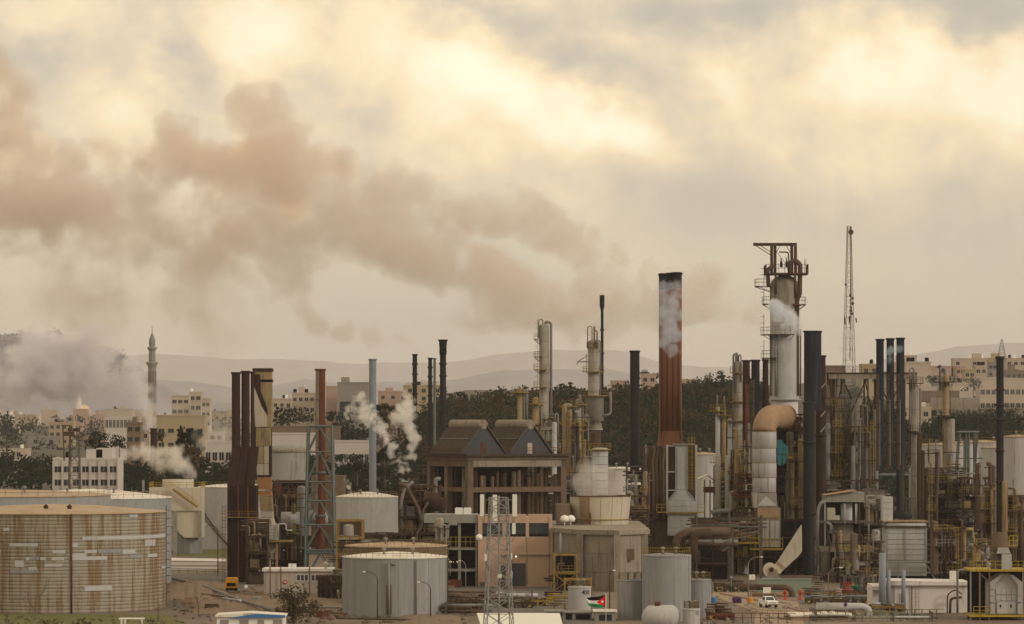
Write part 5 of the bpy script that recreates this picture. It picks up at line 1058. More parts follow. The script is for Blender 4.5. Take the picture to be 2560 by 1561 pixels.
def drum():
    y = 556; t = thing('storage_drum', 'white horizontal drum with rusted top in front of the steel tanks', 'tank', (X(1662, y), y, 0)); p, q = P3(8, 985, 1440, y), P3(8, 1100, 1435, y); r = 1.75
    d = Vector((.93, -.37, 0)); a = p-d*1.3; b_ = q+d*.6; b = MB(); b.sweep([a-d*.9, a-d*.8, a-d*.45, a, b_, b_+d*.45, b_+d*.8, b_+d*.9], [.3, .8, 1.4, r, r, 1.4, .8, .3], 24); b.build('shell', 'tank_white', t)
    m_ = (a+b_)/2; b = MB(); b.cyl(m_+Vector((-.5, 0, r-.1)), m_+Vector((-.5, 0, r+.5)), .45, n=14); b.build('hatch', 'rust_red', t)
    for k in (.2, .8): c_ = a+(b_-a)*k; b = MB(); b.obox((c_.x, c_.y, .55), (.25, 1.2, .55), math.atan2(d.y, d.x)); b.build('saddle', 'concrete', t)
    b = MB(); c_ = P3(8, 1130, 1350, y-1); 
drum()
# flag
def flag():
    y = 560; p0 = P3(8, 505, 1225, y); t = thing('flag', 'black white and green flag with red triangle and white star waving on a thin pole', 'flag', (p0.x, y, 0))
    b = MB(); b.cyl((p0.x, y, 0), (p0.x, y, p0.z+.15), .05, n=8); b.build('pole', 'white_paint', t)
    x1 = P3(8, 326, 0, y).x; L_ = p0.x-x1; N = 14
    top = lambda f: P3(8, 0, 1225+f*(1255-1225)+10*math.sin(f*5), y).z if f < .35 else P3(8, 0, 1235+(f)*22, y).z
    def top(f): return P3(8, 0, np.interp(f, [0, .3, .6, 1], [1226, 1240, 1246, 1253]), y).z
    def bot(f): return P3(8, 0, np.interp(f, [0, .3, .6, .9, 1], [1338, 1350, 1342, 1333, 1275]), y).z
    def pt(f, g): return (p0.x-L_*f, y+.16*math.sin(f*9+g), top(f)+(bot(f)-top(f))*g)
    for nm, g0, g1, m_ in (('black_stripe', 0, .36, 'flag_black'), ('white_stripe', .36, .68, 'flag_white'), ('green_stripe', .68, 1, 'flag_green')):
        b = MB(); vs_ = [pt(i/N, g) for i in range(N+1) for g in (g0, g1)]; b.add(vs_, [(2*i, 2*i+1, 2*i+3, 2*i+2) for i in range(N)], True); b.build(nm, m_, t)
    b = MB(); vs_ = []
    for i in range(9): f = .5*i/8; s = 1-i/8; vs_ += [tuple(Vector(pt(f, .5-.5*s))+Vector((0, -.04, 0))), tuple(Vector(pt(f, .5+.5*s))+Vector((0, -.04, 0)))]
    b.add(vs_, [(2*i, 2*i+1, 2*i+3, 2*i+2) for i in range(8)], True); b.build('red_triangle', 'flag_red', t)
    c = Vector(pt(.19, .5))+Vector((0, -.09, 0)); b = MB(); pts = [c+Vector(((.26 if i % 2 == 0 else .12)*math.cos(i*math.pi/7), 0, (.26 if i % 2 == 0 else .12)*math.sin(i*math.pi/7))) for i in range(14)]; b.add(pts, [tuple(range(14))]); b.build('star', 'flag_white', t)
flag()
def hut(label, n_, a, c, v0, v1, y, mat, roof=None, wins=(), name='hut', dp=4):
    p, q = P3(n_, a, v0, y), P3(n_, c, v1, y); t = thing(name, label, 'hut', ((p.x+q.x)/2, y, 0)); b = MB(); b.box(p.x, q.x, y, y+dp, 0, p.z-.2); b.build('wall', mat, t)
    b = MB(); b.box(p.x-.25, q.x+.25, y-.3, y+dp+.3, p.z-.197, p.z); b.build('roof', roof or mat, t)
    for wa, wc, wv0, wv1, wm in wins: s, e = P3(n_, wa, wv0, y), P3(n_, wc, wv1, y); b = MB(); b.box(s.x, e.x, y-.05, y-.002, max(.1, e.z), s.z); b.build('window', wm, t)
hut('grey hut with small window below the yellow pumps', 6, 1440, 1600, 1375, 1500, 566, 'gable_blue', 'concrete_grey', [(1500, 1560, 1385, 1430, 'glass_dark')])
hut('grey concrete booth with two dark openings below the 400 tank', 8, 100, 372, 1385, 1500, 575, 'concrete_grey', 'concrete_grey', [(128, 190, 1395, 1495, 'soot'), (222, 356, 1410, 1495, 'soot')])
hut('white-roofed shelter at the foot of the flag pole', 8, 400, 595, 1375, 1480, 572, 'concrete_grey', 'roof_white', [(440, 560, 1412, 1470, 'glass_dark')], dp=5)
def shed_roof():
    y = 512; t = thing('shed', 'cream shed roof at the bottom edge below the telecom mast', 'shed', (X(1300, y), y, 0)); z = Z(1548, y); x0, x1 = X(cu(6, 830), y), X(cu(6, 1600), y)
    b = MB(); b.add([(x0, y, z-.8), (x1, y, z-.8), (X(cu(6, 1570), y+20), y+20, z-.2), (X(cu(6, 795), y+20), y+20, z-.2), (x0, y, z-.95), (x1, y, z-.95), (X(cu(6, 1570), y+20), y+20, z-.35), (X(cu(6, 795), y+20), y+20, z-.35)], [(0, 1, 2, 3), (7, 6, 5, 4), (0, 4, 5, 1), (1, 5, 6, 2), (2, 6, 7, 3), (3, 7, 4, 0)]); b.build('roof', 'cream_panel', t)
    b = MB(); b.box(x0+.4, x1-.4, y+.5, y+19, 0, z-.96); b.build('wall', 'plaster', t)
shed_roof()
# pump and manifold yard in front of the peach building
pipe_rack('low manifold of grey pipes below the peach building, left part', 1118, 1225, 1482, 1512, 622, 5, 61, ('pipe_grey', 'pipe_brown', 'concrete_brown'), npipes=7, big=.4)
pipe_rack('low manifold of grey pipes below the peach building, right part', 1225, 1330, 1484, 1510, 640, 5, 62, ('pipe_grey', 'pipe_brown', 'pipe_white'), npipes=6, big=.36)
pipe_rack('lowest pipe trestle beside the front grey tank', 1115, 1215, 1515, 1545, 588, 5, 63, ('pipe_grey', 'steel_brown', 'pipe_brown'), npipes=6, big=.34)
unit('pump skid with valves between front grey tank and telecom mast', 1122, 1220, 1500, 603, 5, 64, 'steel_brown', 1.3, cols=('pipe_grey', 'pipe_brown', 'steel', 'vessel'), lv=2.2, nx=4)
unit('pump skid with rusty motors right of the telecom mast', 1245, 1330, 1505, 612, 5, 65, 'steel_brown', 1.3, cols=('pipe_grey', 'pipe_brown', 'rust_red', 'vessel'), lv=2.2, nx=4)
unit('yellow pump group in the yard left of the ochre ladder structure', 1318, 1400, 1500, 618, 4, 66, 'ochre_rail', 1.2, cols=('yellow', 'pipe_brown', 'steel_brown'), lv=2.4, nx=3)
gpoly('yard', [(1215, 1535), (1480, 1535), (1500, 1580), (1200, 1580)], 'asphalt', .03)
gpoly('yard', [(1100, 1466), (1480, 1466), (1500, 1530), (1100, 1530)], 'asphalt', .02)
# dark chimney, big triple chimney and its heater
stack('single dark square-cut chimney between davit column and big red chimney', cu(7, 732), cu(7, 822), cv(7, 666), 800, 'black_steel', vb=1190, shell_segments=(940, 1000, 1060, 1120))
def big_triple():
    y = 770; t = thing('triple_chimney', 'big rust-red chimney of three fused flues with sooty black top', 'chimney', (X(1675, y), y, Z(1110, y))); zb = Z(1102, y)
    for i, (a, c, v) in enumerate(((1003, 1085, 10), (1070, 1140, 4), (1120, 1219, 0))):
        xa, xb = X(cu(7, a), y), X(cu(7, c), y); r = (xb-xa)/2; cx = (xa+xb)/2; zt = Z(681-(-v*.266), y); yy = y+(.6 if i == 1 else 0)
        b = MB(); b.lathe(cx, yy, [(r, zb), (r, zt-3.2)], 24); b.build('flue', 'rust_orange', t); b = MB(); b.lathe(cx, yy, [(r, zt-3.2), (r, zt)], 24); b.build('sooty_top', 'black_steel', t)
        b = MB(); b.lathe(cx, yy, [(r+.02, zt-.5), (r+.2, zt-.45), (r+.2, zt-.2), (r, zt-.18), (r*.85, zt), (r*.83, zt-3), (.01, zt-3.1)], 24); b.build('rim', 'soot', t)
    xa, xb = X(cu(7, 1003), y), X(cu(7, 1219), y)
    for k in range(11): q = xa+.5+(xb-xa-1)*k/10; r = .2; b = MB(); b.cyl((q, y-1.45-.5*math.sin(math.pi*k/10), zb), (q, y-1.45-.5*math.sin(math.pi*k/10), Z(690, y)-3.2), r, n=8); b.build('rib', 'rust_orange' if k % 3 else 'rust_red', t)
    b = MB(); b.lathe((xa+xb)/2, y, [((xb-xa)/2+.35, zb-1.4), ((xb-xa)/2+.1, zb+1.5), ((xb-xa)/2+.05, zb+1.9)], 24); b.build('base_cone', 'rust_orange', t)
big_triple()
def big_heater():
    y = 764; t = thing('process_heater', 'large heater with white panelled hopper front and fan of brown tubes', 'furnace', (X(1670, y), y, 0)); q15 = lambda a, b_: P3(15, a, b_, y)
    xa, xb = q15(530, 0).x, q15(912, 0).x; zt = q15(0, 262).z
    b = MB(); b.box(X(1612, y), xb, y+1.2, y+9, 0, zt-.3); b.build('core', 'steel_brown', t)
    for k in range(6):  # tube fan on the left
        xx = q15(282+k*44, 0).x; b = MB(); b.bent([(xx, y+.6, q15(0, 1190).z), (xx, y+.2, q15(0, 640).z), (xx-.25, y+.2, q15(0, 520).z), (xx, y+.2, q15(0, 400).z), (xx+.25, y+.3, q15(0, 330).z), (xx-.1, y+.3, q15(0, 280).z)], .34, 10, 1.2); b.build('heater_tube', ('pipe_brown', 'steel_brown', 'concrete_brown')[k % 3], t)
    b = MB(); b.box(q15(268, 0).x, q15(285, 0).x, y, y+.4, 0, q15(0, 262).z); b.build('post', 'steel_pale', t)
    for px in (539, 905): b = MB(); a = q15(px-12, 0).x; b.box(a, q15(px+12, 0).x, y-.2, y+.35, q15(0, 1130).z, zt); b.build('post', 'pipe_white', t)
    for py in (275, 600, 830): b = MB(); b.box(q15(552, 0).x, q15(640, 0).x, y-.15, y+.2, q15(0, py+8).z, q15(0, py-6).z); b.build('beam', 'pipe_white', t)
    for k in range(3): xx = q15(570+k*25, 0).x; b = MB(); b.cyl((xx, y+.7, q15(0, 830).z), (xx, y+.7, q15(0, 290).z), .28, n=8); b.build('heater_tube', 'steel_brown', t)
    b = MB(); b.box(q15(640, 0).x, q15(800, 0).x, y-.1, y+1.19, q15(0, 830).z, q15(0, 268).z); b.build('duct', 'cladding', t)
    for k in range(7): z1 = q15(0, 290+k*77).z; b = MB(); b.box(q15(668, 0).x, q15(772, 0).x, y-.2, y-.102, q15(0, 290+k*77+70).z, z1); b.build('panel', 'cladding', t)
    for px in (652, 786): b = MB(); b.box(q15(px-12, 0).x, q15(px+12, 0).x, y-.28, y-.102, q15(0, 826).z, q15(0, 292).z); b.build('duct_rib', 'steel_pale', t)
    def quad(pts, nm, m_, yy=0, th_=.12):
        b = MB(); P_ = [P3(15, a, c, y-yy) for a, c in pts]; n = len(P_); b.add([tuple(p) for p in P_]+[(p.x, p.y+th_, p.z) for p in P_], [tuple(range(n)), tuple(reversed(range(n, 2*n)))]+[(i, (i+1) % n, n+(i+1) % n, n+i) for i in range(n)]); return b.build(nm, m_, t)
    quad([(650, 832), (790, 832), (900, 962), (545, 962)], 'hopper', 'cladding', .3, 1.4)
    quad([(640, 840), (665, 840), (575, 960), (545, 960)], 'hopper_rib', 'steel_pale', .42); quad([(780, 840), (800, 840), (905, 960), (872, 960)], 'hopper_rib', 'steel_pale', .42)
    b = MB(); b.box(q15(545, 0).x, q15(900, 0).x, y-.3, y+1.1, q15(0, 1400).z, q15(0, 964).z); b.build('casing', 'cladding', t)
    for i in range(2):
        for k, (v0, v1) in enumerate(((968, 1030), (1036, 1100), (1140, 1215), (1222, 1300), (1308, 1380))): xx0, xx1 = (556, 712) if i == 0 else (722, 880); b = MB(); b.box(q15(xx0, 0).x, q15(xx1, 0).x, y-.4, y-.302, q15(0, v1).z, q15(0, v0).z); b.build('panel', 'cladding', t)
    b = MB(); b.box(q15(545, 0).x, q15(905, 0).x, y-.9, y-.41, q15(0, 1128).z, q15(0, 1108).z); b.build('ledge', 'ochre_rail', t)
    for a, c in ((405, 528), (912, 1010)):
        z = q15(0, 1100).z; b = MB(); b.box(q15(a, 0).x, q15(c, 0).x, y-1.4, y, z-.2, z); p = b.build('platform', 'yellow', t); b = MB(); rail(b, [(q15(a, 0).x, y-1.4, z), (q15(c, 0).x, y-1.4, z)], 1.5, .9, w=.08); b.build('railing', 'yellow', t).parent = p
    ladder(t, q15(825, 0).x, y-.6, q15(0, 820).z, q15(0, 160).z, 'yellow', True); ladder(t, q15(870, 0).x, y-.5, q15(0, 820).z, q15(0, 160).z, 'yellow', False)
    b = MB(); z = q15(0, 250).z; b.box(q15(620, 0).x, q15(890, 0).x, y-.5, y+6, z-.25, z); b.build('top_deck', 'steel_pale', t)
big_heater()
# white-sided hall and shelter behind the heater
def shelter_roof():
    y = 800; t = thing('canopy_shelter', 'small gabled canopy on red posts right of the white hopper heater', 'shelter', (X(1765, y), y, 5)); p = lambda a, c: P3(15, a, c, y)
    b = MB(); zt = p(0, 632).z; b.prism([(p(915, 0).x, p(0, 685).z), (p(1050, 0).x, zt), (p(1160, 0).x, p(0, 725).z), (p(1160, 0).x, p(0, 740).z), (p(1050, 0).x, zt-.3), (p(915, 0).x, p(0, 700).z)], y-3, y+4); b.build('roof', 'roof_white', t)
    for a in (1003, 1070, 1140): b = MB(); b.box(p(a, 0).x-.12, p(a, 0).x+.12, y-2.5, y-2.2, 5, p(0, 700).z); b.build('post', 'rust_red', t)
    b = MB(); b.box(p(1000, 0).x, p(1145, 0).x, y-2.4, y+2, p(0, 860).z, p(0, 790).z); b.build('gallery', 'rust_red', t)
shelter_roof()
tank('pale tank half hidden right of the white hopper heater', 1757, 2.9*1.35, 870, Z(1136, 866), 'tank_white', 'roof_tan', .5, railing=False)
tank('wide pale tank far behind the canopy shelter', 1720, 5, 905, Z(1165, 900), 'plaster_white', 'roof_white', .5, railing=False)
tank('white flat tank roof behind the cooling tower, by the yellow cage', 1550, 4.6, 850, Z(1172, 846), 'plaster_white', 'roof_white', .4, railing=False)
# ================================================================ RIGHT: the tallest column
plain('yard_dirt', (.30, .23, .165), .95, var=.35, sc_=.5)
for lab, u0, u1, vt, vb, y, n in [('standing pipes in front of the left part of the open steel frame', 2062, 2130, 950, 1260, 768, 12), ('standing pipes between the open steel frame and blue-black chimneys', 2130, 2196, 1010, 1300, 766, 12),
 ('standing pipes right of the slim hook-vented column', 2296, 2345, 1060, 1400, 766, 9), ('standing pipes around the ringed crown column', 2348, 2400, 1120, 1420, 780, 9), ('standing pipes left of the ringed dark chimney', 2440, 2492, 1150, 1420, 752, 10),
 ('standing pipes at the right edge below the pale tanks', 2510, 2560, 1200, 1400, 745, 9), ('standing pipes and small vessels left of the fat elbow duct', 1842, 1884, 1060, 1400, 755, 11), ('standing pipes under the outermost slim columns', 1790, 1838, 1150, 1400, 778, 9),
 ('standing pipes left of the white cylinder vessel', 1410, 1482, 1010, 1240, 838, 12), ('standing pipes around the foot of the tall pale column', 1338, 1402, 1010, 1240, 858, 11), ('standing pipes right of the cooling tower bowl', 1580, 1622, 1180, 1400, 745, 8),
 ('sooty standing pipes at the foot of the steam plumes', 1005, 1090, 1190, 1400, 728, 13), ('standing pipes between concrete frame and round brown tank', 1090, 1125, 1300, 1440, 686, 7), ('standing pipes right of the ochre flue duct', 682, 770, 1215, 1400, 728, 9),
 ('sooty standing pipes beside the broad black chimney', 1960, 2012, 1060, 1440, 762, 10), ('standing pipes under the concrete vessel deck', 2064, 2150, 1330, 1480, 706, 11), ('standing pipes behind the long white building, left', 2130, 2210, 1330, 1480, 700, 10),
 ('standing pipes behind the long white building, right', 2330, 2430, 1300, 1460, 706, 12), ('standing pipes left of the arched heater', 2420, 2475, 1330, 1520, 640, 8)]:
    risers(lab, u0, u1, vt, vb, y, n, int(u0+y))
def great_column():
    y = 800; q = lambda a, c, yy=0: P3(9, a, c, y-yy)
    xa, xb = q(818, 0).x, q(1135, 0).x; r = (xb-xa)/2; cx = (xa+xb)/2; zt = q(0, 700).z; zb = Z(cv(10, 575), y)
    t = thing('distillation_column', 'tallest pale column with brown steel gantry head and side platforms', 'column', (cx, y, 0))
    b = MB(); b.lathe(cx, y, [(r, zb), (r, zt)]+[(r*math.cos(k*math.pi/14), zt+r*.85*math.sin(k*math.pi/14)) for k in range(1, 7)]+[(.01, zt+r*.85)], 40); b.build('shell', 'cladding', t)
    b = MB(); b.lathe(cx, y, [(r+.06, q(0, 900).z), (r+.06, zt)]+[((r+.06)*math.cos(k*math.pi/14), zt+(r+.06)*.85*math.sin(k*math.pi/14)) for k in range(1, 7)]+[(.01, zt+r*.86)], 40); b.build('head_cladding', 'vessel', t, label='ochre-streaked domed head')
    for k in range(1, 8): z = zb+(q(0, 900).z-zb)*k/8; b = MB(); b.lathe(cx, y, [(r*1.001, z-.08), (r+.05, z), (r*1.001, z+.08)], 40); b.build('seam', 'cladding', t)
    b = MB(); b.lathe(cx, y, [(r+.5, zb-.3), (r+.5, zb), (r, zb+.02)], 40); b.build('base_ring', 'steel_pale', t)
    b = MB(); b.lathe(cx, y, [(r*.85, 0), (r*.95, zb-.31)], 32); b.build('skirt', 'plaster_white', t)
    for v, a0, a1, w_ in ((q(0, 690).z, 165, 205, 3.2), (q(0, 885).z, 160, 230, 1.7), (q(0, 890).z, -40, 20, 1.5), (q(0, 1222).z, 150, 290, 2.0), (q(0, 1480).z, 150, 240, 1.9)): platform(t, cx, y, r, v, a0, a1, w_, 'steel_brown', h=1.5)
    for v0, v1 in ((470, 690), (720, 885), (1000, 1222), (1285, 1480)): ladder(t, cx-r-1.3, y-.3, q(0, v1).z, q(0, v0).z, 'steel_brown', True, (-1, 0))
    # gantry head
    g = 'steel_brown'; zg = q(0, 228).z; zp = q(0, 548).z
    b = MB(); b.box(q(625, 0).x, q(1105, 0).x, y-2.3, y-1.9, q(0, 240).z, q(0, 216).z); b.build('gantry_beam', g, t)
    b = MB(); b.box(q(640, 0).x, q(1100, 0).x, y+1.7, y+2.1, q(0, 240).z, q(0, 216).z); b.build('gantry_beam', g, t)
    for a in (655, 760, 840, 960, 1060, 1095): b = MB(); xx = q(a, 0).x; b.box(xx-.12, xx+.12, y-1.899, y+1.699, q(0, 236).z, q(0, 220).z); b.build('cross_beam', g, t)
    for a in (835, 872, 1057, 1098):
        for yy in (-2.1, 1.9): b = MB(); xx = q(a, 0).x; b.box(xx-.17, xx+.17, y+yy-.15, y+yy+.15, zp, q(0, 241).z); b.build('gantry_post', 'rust_red' if a == 1098 else g, t)
    for yy in (2.2, -1.8): b = MB(); b.bar(q(660, 240, yy), q(825, 345, yy), .13); b.bar(q(712, 240, yy), q(820, 310, yy), .11); b.bar(q(925, 245, yy), q(885, 320, yy), .1); b.bar(q(1000, 245, yy), q(1050, 335, yy), .1); b.bar(q(845, 250, yy), q(1050, 520, yy), .07); b.build('bracing', g, t)
    b = MB(); b.box(q(760, 0).x, q(1225, 0).x, y-r-.8, y+r, zp-.35, zp); p = b.build('top_platform', g, t)
    b = MB(); rail(b, [(q(765, 0).x, y+r, zp), (q(765, 0).x, y-r-.8, zp), (q(1225, 0).x, y-r-.8, zp), (q(1225, 0).x, y+r, zp)], 1.75, 1.1, w=.07); b.bar(q(1200, 560), q(1200, 390), .08); b.bar(q(1213, 560), q(1213, 390), .08); b.bar(q(765, 600), q(765, 470), .08); b.build('railing', g, t).parent = p
    b = MB(); b.bent([q(800, 700, 2.6), q(790, 500, 2.6), q(860, 460, 2)], .42, 12, 1.5); b.bent([q(1040, 545, 2.5), q(1030, 440, 2.5), q(1085, 400, 2.5), q(1150, 440, 2.5), q(1145, 780, 2.5), q(1115, 830, 2), q(1115, 960, 2)], .5, 14, 1.6); b.build('overhead_pipe', 'pipe_brown', t)
    b = MB(); b.bent([q(918, 312, 1), q(1022, 312, 1), q(1022, 540, 1)], .14, 8, .6); b.bent([q(880, 560, 4), q(880, 780, 4.6)], .25, 8); b.bent([q(1092, 560, 4), q(1100, 820, 4)], .28, 8); b.build('vent_pipe', g, t)
    for a in (942, 1002): b = MB(); b.sweep([q(a, 480), q(a, 430), q(a-2, 405), q(a-4, 370)], [.3, .28, .12, .06], 8); b.build('relief_valve', 'rust_dark', t)
    b = MB(); b.cyl(q(1112, 885, 2.5), q(1112, 905, 2.5), .8, n=14); b.build('flange', 'rust_red', t)
    for a, c0, c1, rr in ((1112, 960, 1900, .22), (1140, 1160, 1900, .16), (880, 1225, 1900, .3), (830, 1225, 1900, .2)): b = MB(); ang = (q(a, 0).x-cx)/r; ang = max(-1.05, min(1.05, ang)); px, py = cx+(r+.25)*ang*1.0, y-(r+.25)*math.sqrt(max(0, 1-min(1, ang*ang)))-.1; b.cyl((px, py, q(0, c1).z), (px, py, q(0, c0).z), rr, n=8); b.build('riser_pipe', 'pipe_grey' if a < 1000 else 'pipe_brown', t)
great_column()
dg_ = 'trio of dark red chimneys left of the tallest column'
for a, c, v, lab in ((486, 562, 172, 'left of the three dark red chimneys beside the tallest column'), (577, 664, 168, 'middle, greyer of the three dark red chimneys beside the tallest column'), (694, 757, 163, 'right, slimmer of the three dark red chimneys beside the tallest column')):
    stack(lab, cu(10, a), cu(10, c), cv(10, v), 760, 'rust_dark' if a != 577 else 'black_steel', vb=cv(10, 1112), rings=(), group=dg_, shell_segments=[cv(10, v+k*150) for k in range(1, 6)])
unit('steel base structure with furnaces under the trio of dark red chimneys', 1835, 1925, 1126, 762, 9, 71, 'steel_brown', 1.1, cols=('vessel', 'cladding', 'pipe_brown', 'vessel_ochre'), rails=('yellow', 'ochre_rail'))
column('pale column with stacked ochre platforms left of the dark red chimneys', cu(10, 392), cu(10, 484), cv(10, 180), 775, 'vessel', plats=[(cv(10, 298), 130, 410, .7), (cv(10, 600), 130, 400, .8), (cv(10, 800), 150, 400, .8)], pipes=[(215, .2, cv(10, 110), cv(10, 900)), (240, .14, cv(10, 100), cv(10, 500)), (-60, .14, cv(10, 120), cv(10, 400))], vb=1126, railmat='ochre_rail')
column('slim white column, outermost left of the ochre platform group', cu(10, 203), cu(10, 252), cv(10, 655), 800, 'pipe_white', plats=[(cv(10, 695), 120, 420, 1.2), (cv(10, 1235), 120, 420, 1.2)], vb=1290, pipes=[(250, .1, cv(10, 540), cv(10, 720))], railmat='yellow')
column('slim ochre column beside the outermost slim white column', cu(10, 268), cu(10, 312), cv(10, 700), 800, 'vessel_ochre', plats=[(cv(10, 740), 150, 420, 1.3), (cv(10, 1235), 120, 420, 1.0)], vb=1290, pipes=[(280, .1, cv(10, 550), cv(10, 720))], railmat='ochre_rail')
column('short column with hoop platforms between slim columns and dark chimneys', cu(10, 330), cu(10, 378), cv(10, 780), 790, 'cladding', plats=[(cv(10, 800), 120, 420, 1.1), (cv(10, 1190), 130, 410, 1.3)], vb=1270)
def white_tube_pair():
    y = 770; t = thing('vessel', 'pair of joined tall cream tubes with blue slots below the slim columns', 'vessel', (X(1800, y), y, 4))
    for a, c in ((1140, 1212), (1262, 1330)): p, q = P3(15, a, 400, y), P3(15, c, 1090, y); b = MB(); b.lathe((p.x+q.x)/2, y, vessel_prof((q.x-p.x)/2, q.z, p.z, .1), 16); b.build('tube', 'cladding_cream', t)
    for k in range(5): p, q = P3(15, 1212, 720+k*60, y), P3(15, 1262, 735+k*60, y); b = MB(); b.box(p.x-.3, q.x+.3, y-.3, y+.3, q.z, p.z); b.build('tie_plate', 'steel_pale', t)
    b = MB(); b.bent([P3(15, 1090, 1110, y-1), P3(15, 1250, 1085, y-1), P3(15, 1340, 1095, y-1), P3(15, 1340, 860, y-1), P3(15, 1400, 850, y-1)], .45, 12); b.build('pipe', 'pipe_white', t)
white_tube_pair()
for lab, a, c, vt, y, dp, sd, kw in [
  ('pipe deck structure below the canopy shelter, right of the white heater', 1742, 1850, 1300, 742, 8, 72, dict(cols=('pipe_grey', 'pipe_brown', 'steel_brown'), mat='steel_brown', dens=1.2)),
  ('slender steel structure in front of the slim column pair', 1790, 1880, 1165, 785, 8, 73, dict(cols=('vessel', 'cladding', 'pipe_grey'), mat='steel', dens=.9)),
  ('rusty steel structure left of the orange-topped elbow duct', 1845, 1885, 1185, 742, 7, 74, dict(cols=('rust_red', 'cladding', 'vessel_ochre'), mat='steel_brown', rails=('yellow', 'ochre_rail'), dens=1.2)),
  ('black void hall with pipes under the yellow walkway', 1735, 1830, 1330, 715, 9, 75, dict(cols=('rust_dark', 'soot', 'black_steel'), mat='rust_dark', void=True, rails=('steel_brown',), dens=.3)),  # contents near-black: the hall's shade put into their colours
  ('sooty furnace structure between the elbow duct and black chimney', 1942, 2010, 1035, 770, 10, 76, dict(cols=('rust_dark', 'black_steel', 'soot', 'steel_brown'), mat='rust_dark', void=True, rails=('ochre_rail', 'steel_brown'), dens=.8)),
  ('dark cave-like structure behind the beige fan duct', 1890, 2040, 1300, 742, 8, 77, dict(cols=('rust_dark', 'soot'), mat='rust_dark', void=True, rails=('steel_brown',), dens=.25))]:  # deep shade painted here through near-black contents and backing
    unit(lab, a, c, vt, y, dp, sd, rails=kw.pop('rails', ('yellow', 'ochre_rail', 'steel')), **kw)
pipe_rack('rack of thick brown pipes right of the tall pale steel tank', 1722, 1832, 1328, 1362, 706, 4, 78, ('pipe_brown', 'steel_brown', 'pipe_grey'), npipes=6, big=.42)
pipe_rack('upper pipe rack with many small grey pipes above the yellow walkway', 1742, 1905, 1296, 1322, 712, 4, 79, ('pipe_grey', 'steel', 'pipe_brown'), npipes=7, big=.28, zb=0)
big_pipe('brown hairpin pipe bending down behind the tall pale steel tank', [P3(15, 1330, 1345, 700), P3(15, 800, 1345, 700), P3(15, 660, 1420, 700), P3(15, 655, 1560, 700)], .75, 'pipe_brown', 1, 'hairpin_pipe', 'pipe')
big_pipe('second brown hairpin pipe nested inside the first behind the pale tank', [P3(15, 1330, 1400, 700.8), P3(15, 800, 1400, 700.8), P3(15, 730, 1440, 700.8), P3(15, 730, 1580, 700.8)], .6, 'pipe_brown', 1, 'hairpin_pipe', 'pipe')
big_pipe('brown pipe leg dropping at the right of the hairpin pipes', [P3(15, 1100, 1370, 699.5), P3(15, 870, 1370, 699.5), P3(15, 865, 1700, 699.5)], .85, 'steel_brown', 1, 'hairpin_pipe', 'pipe')
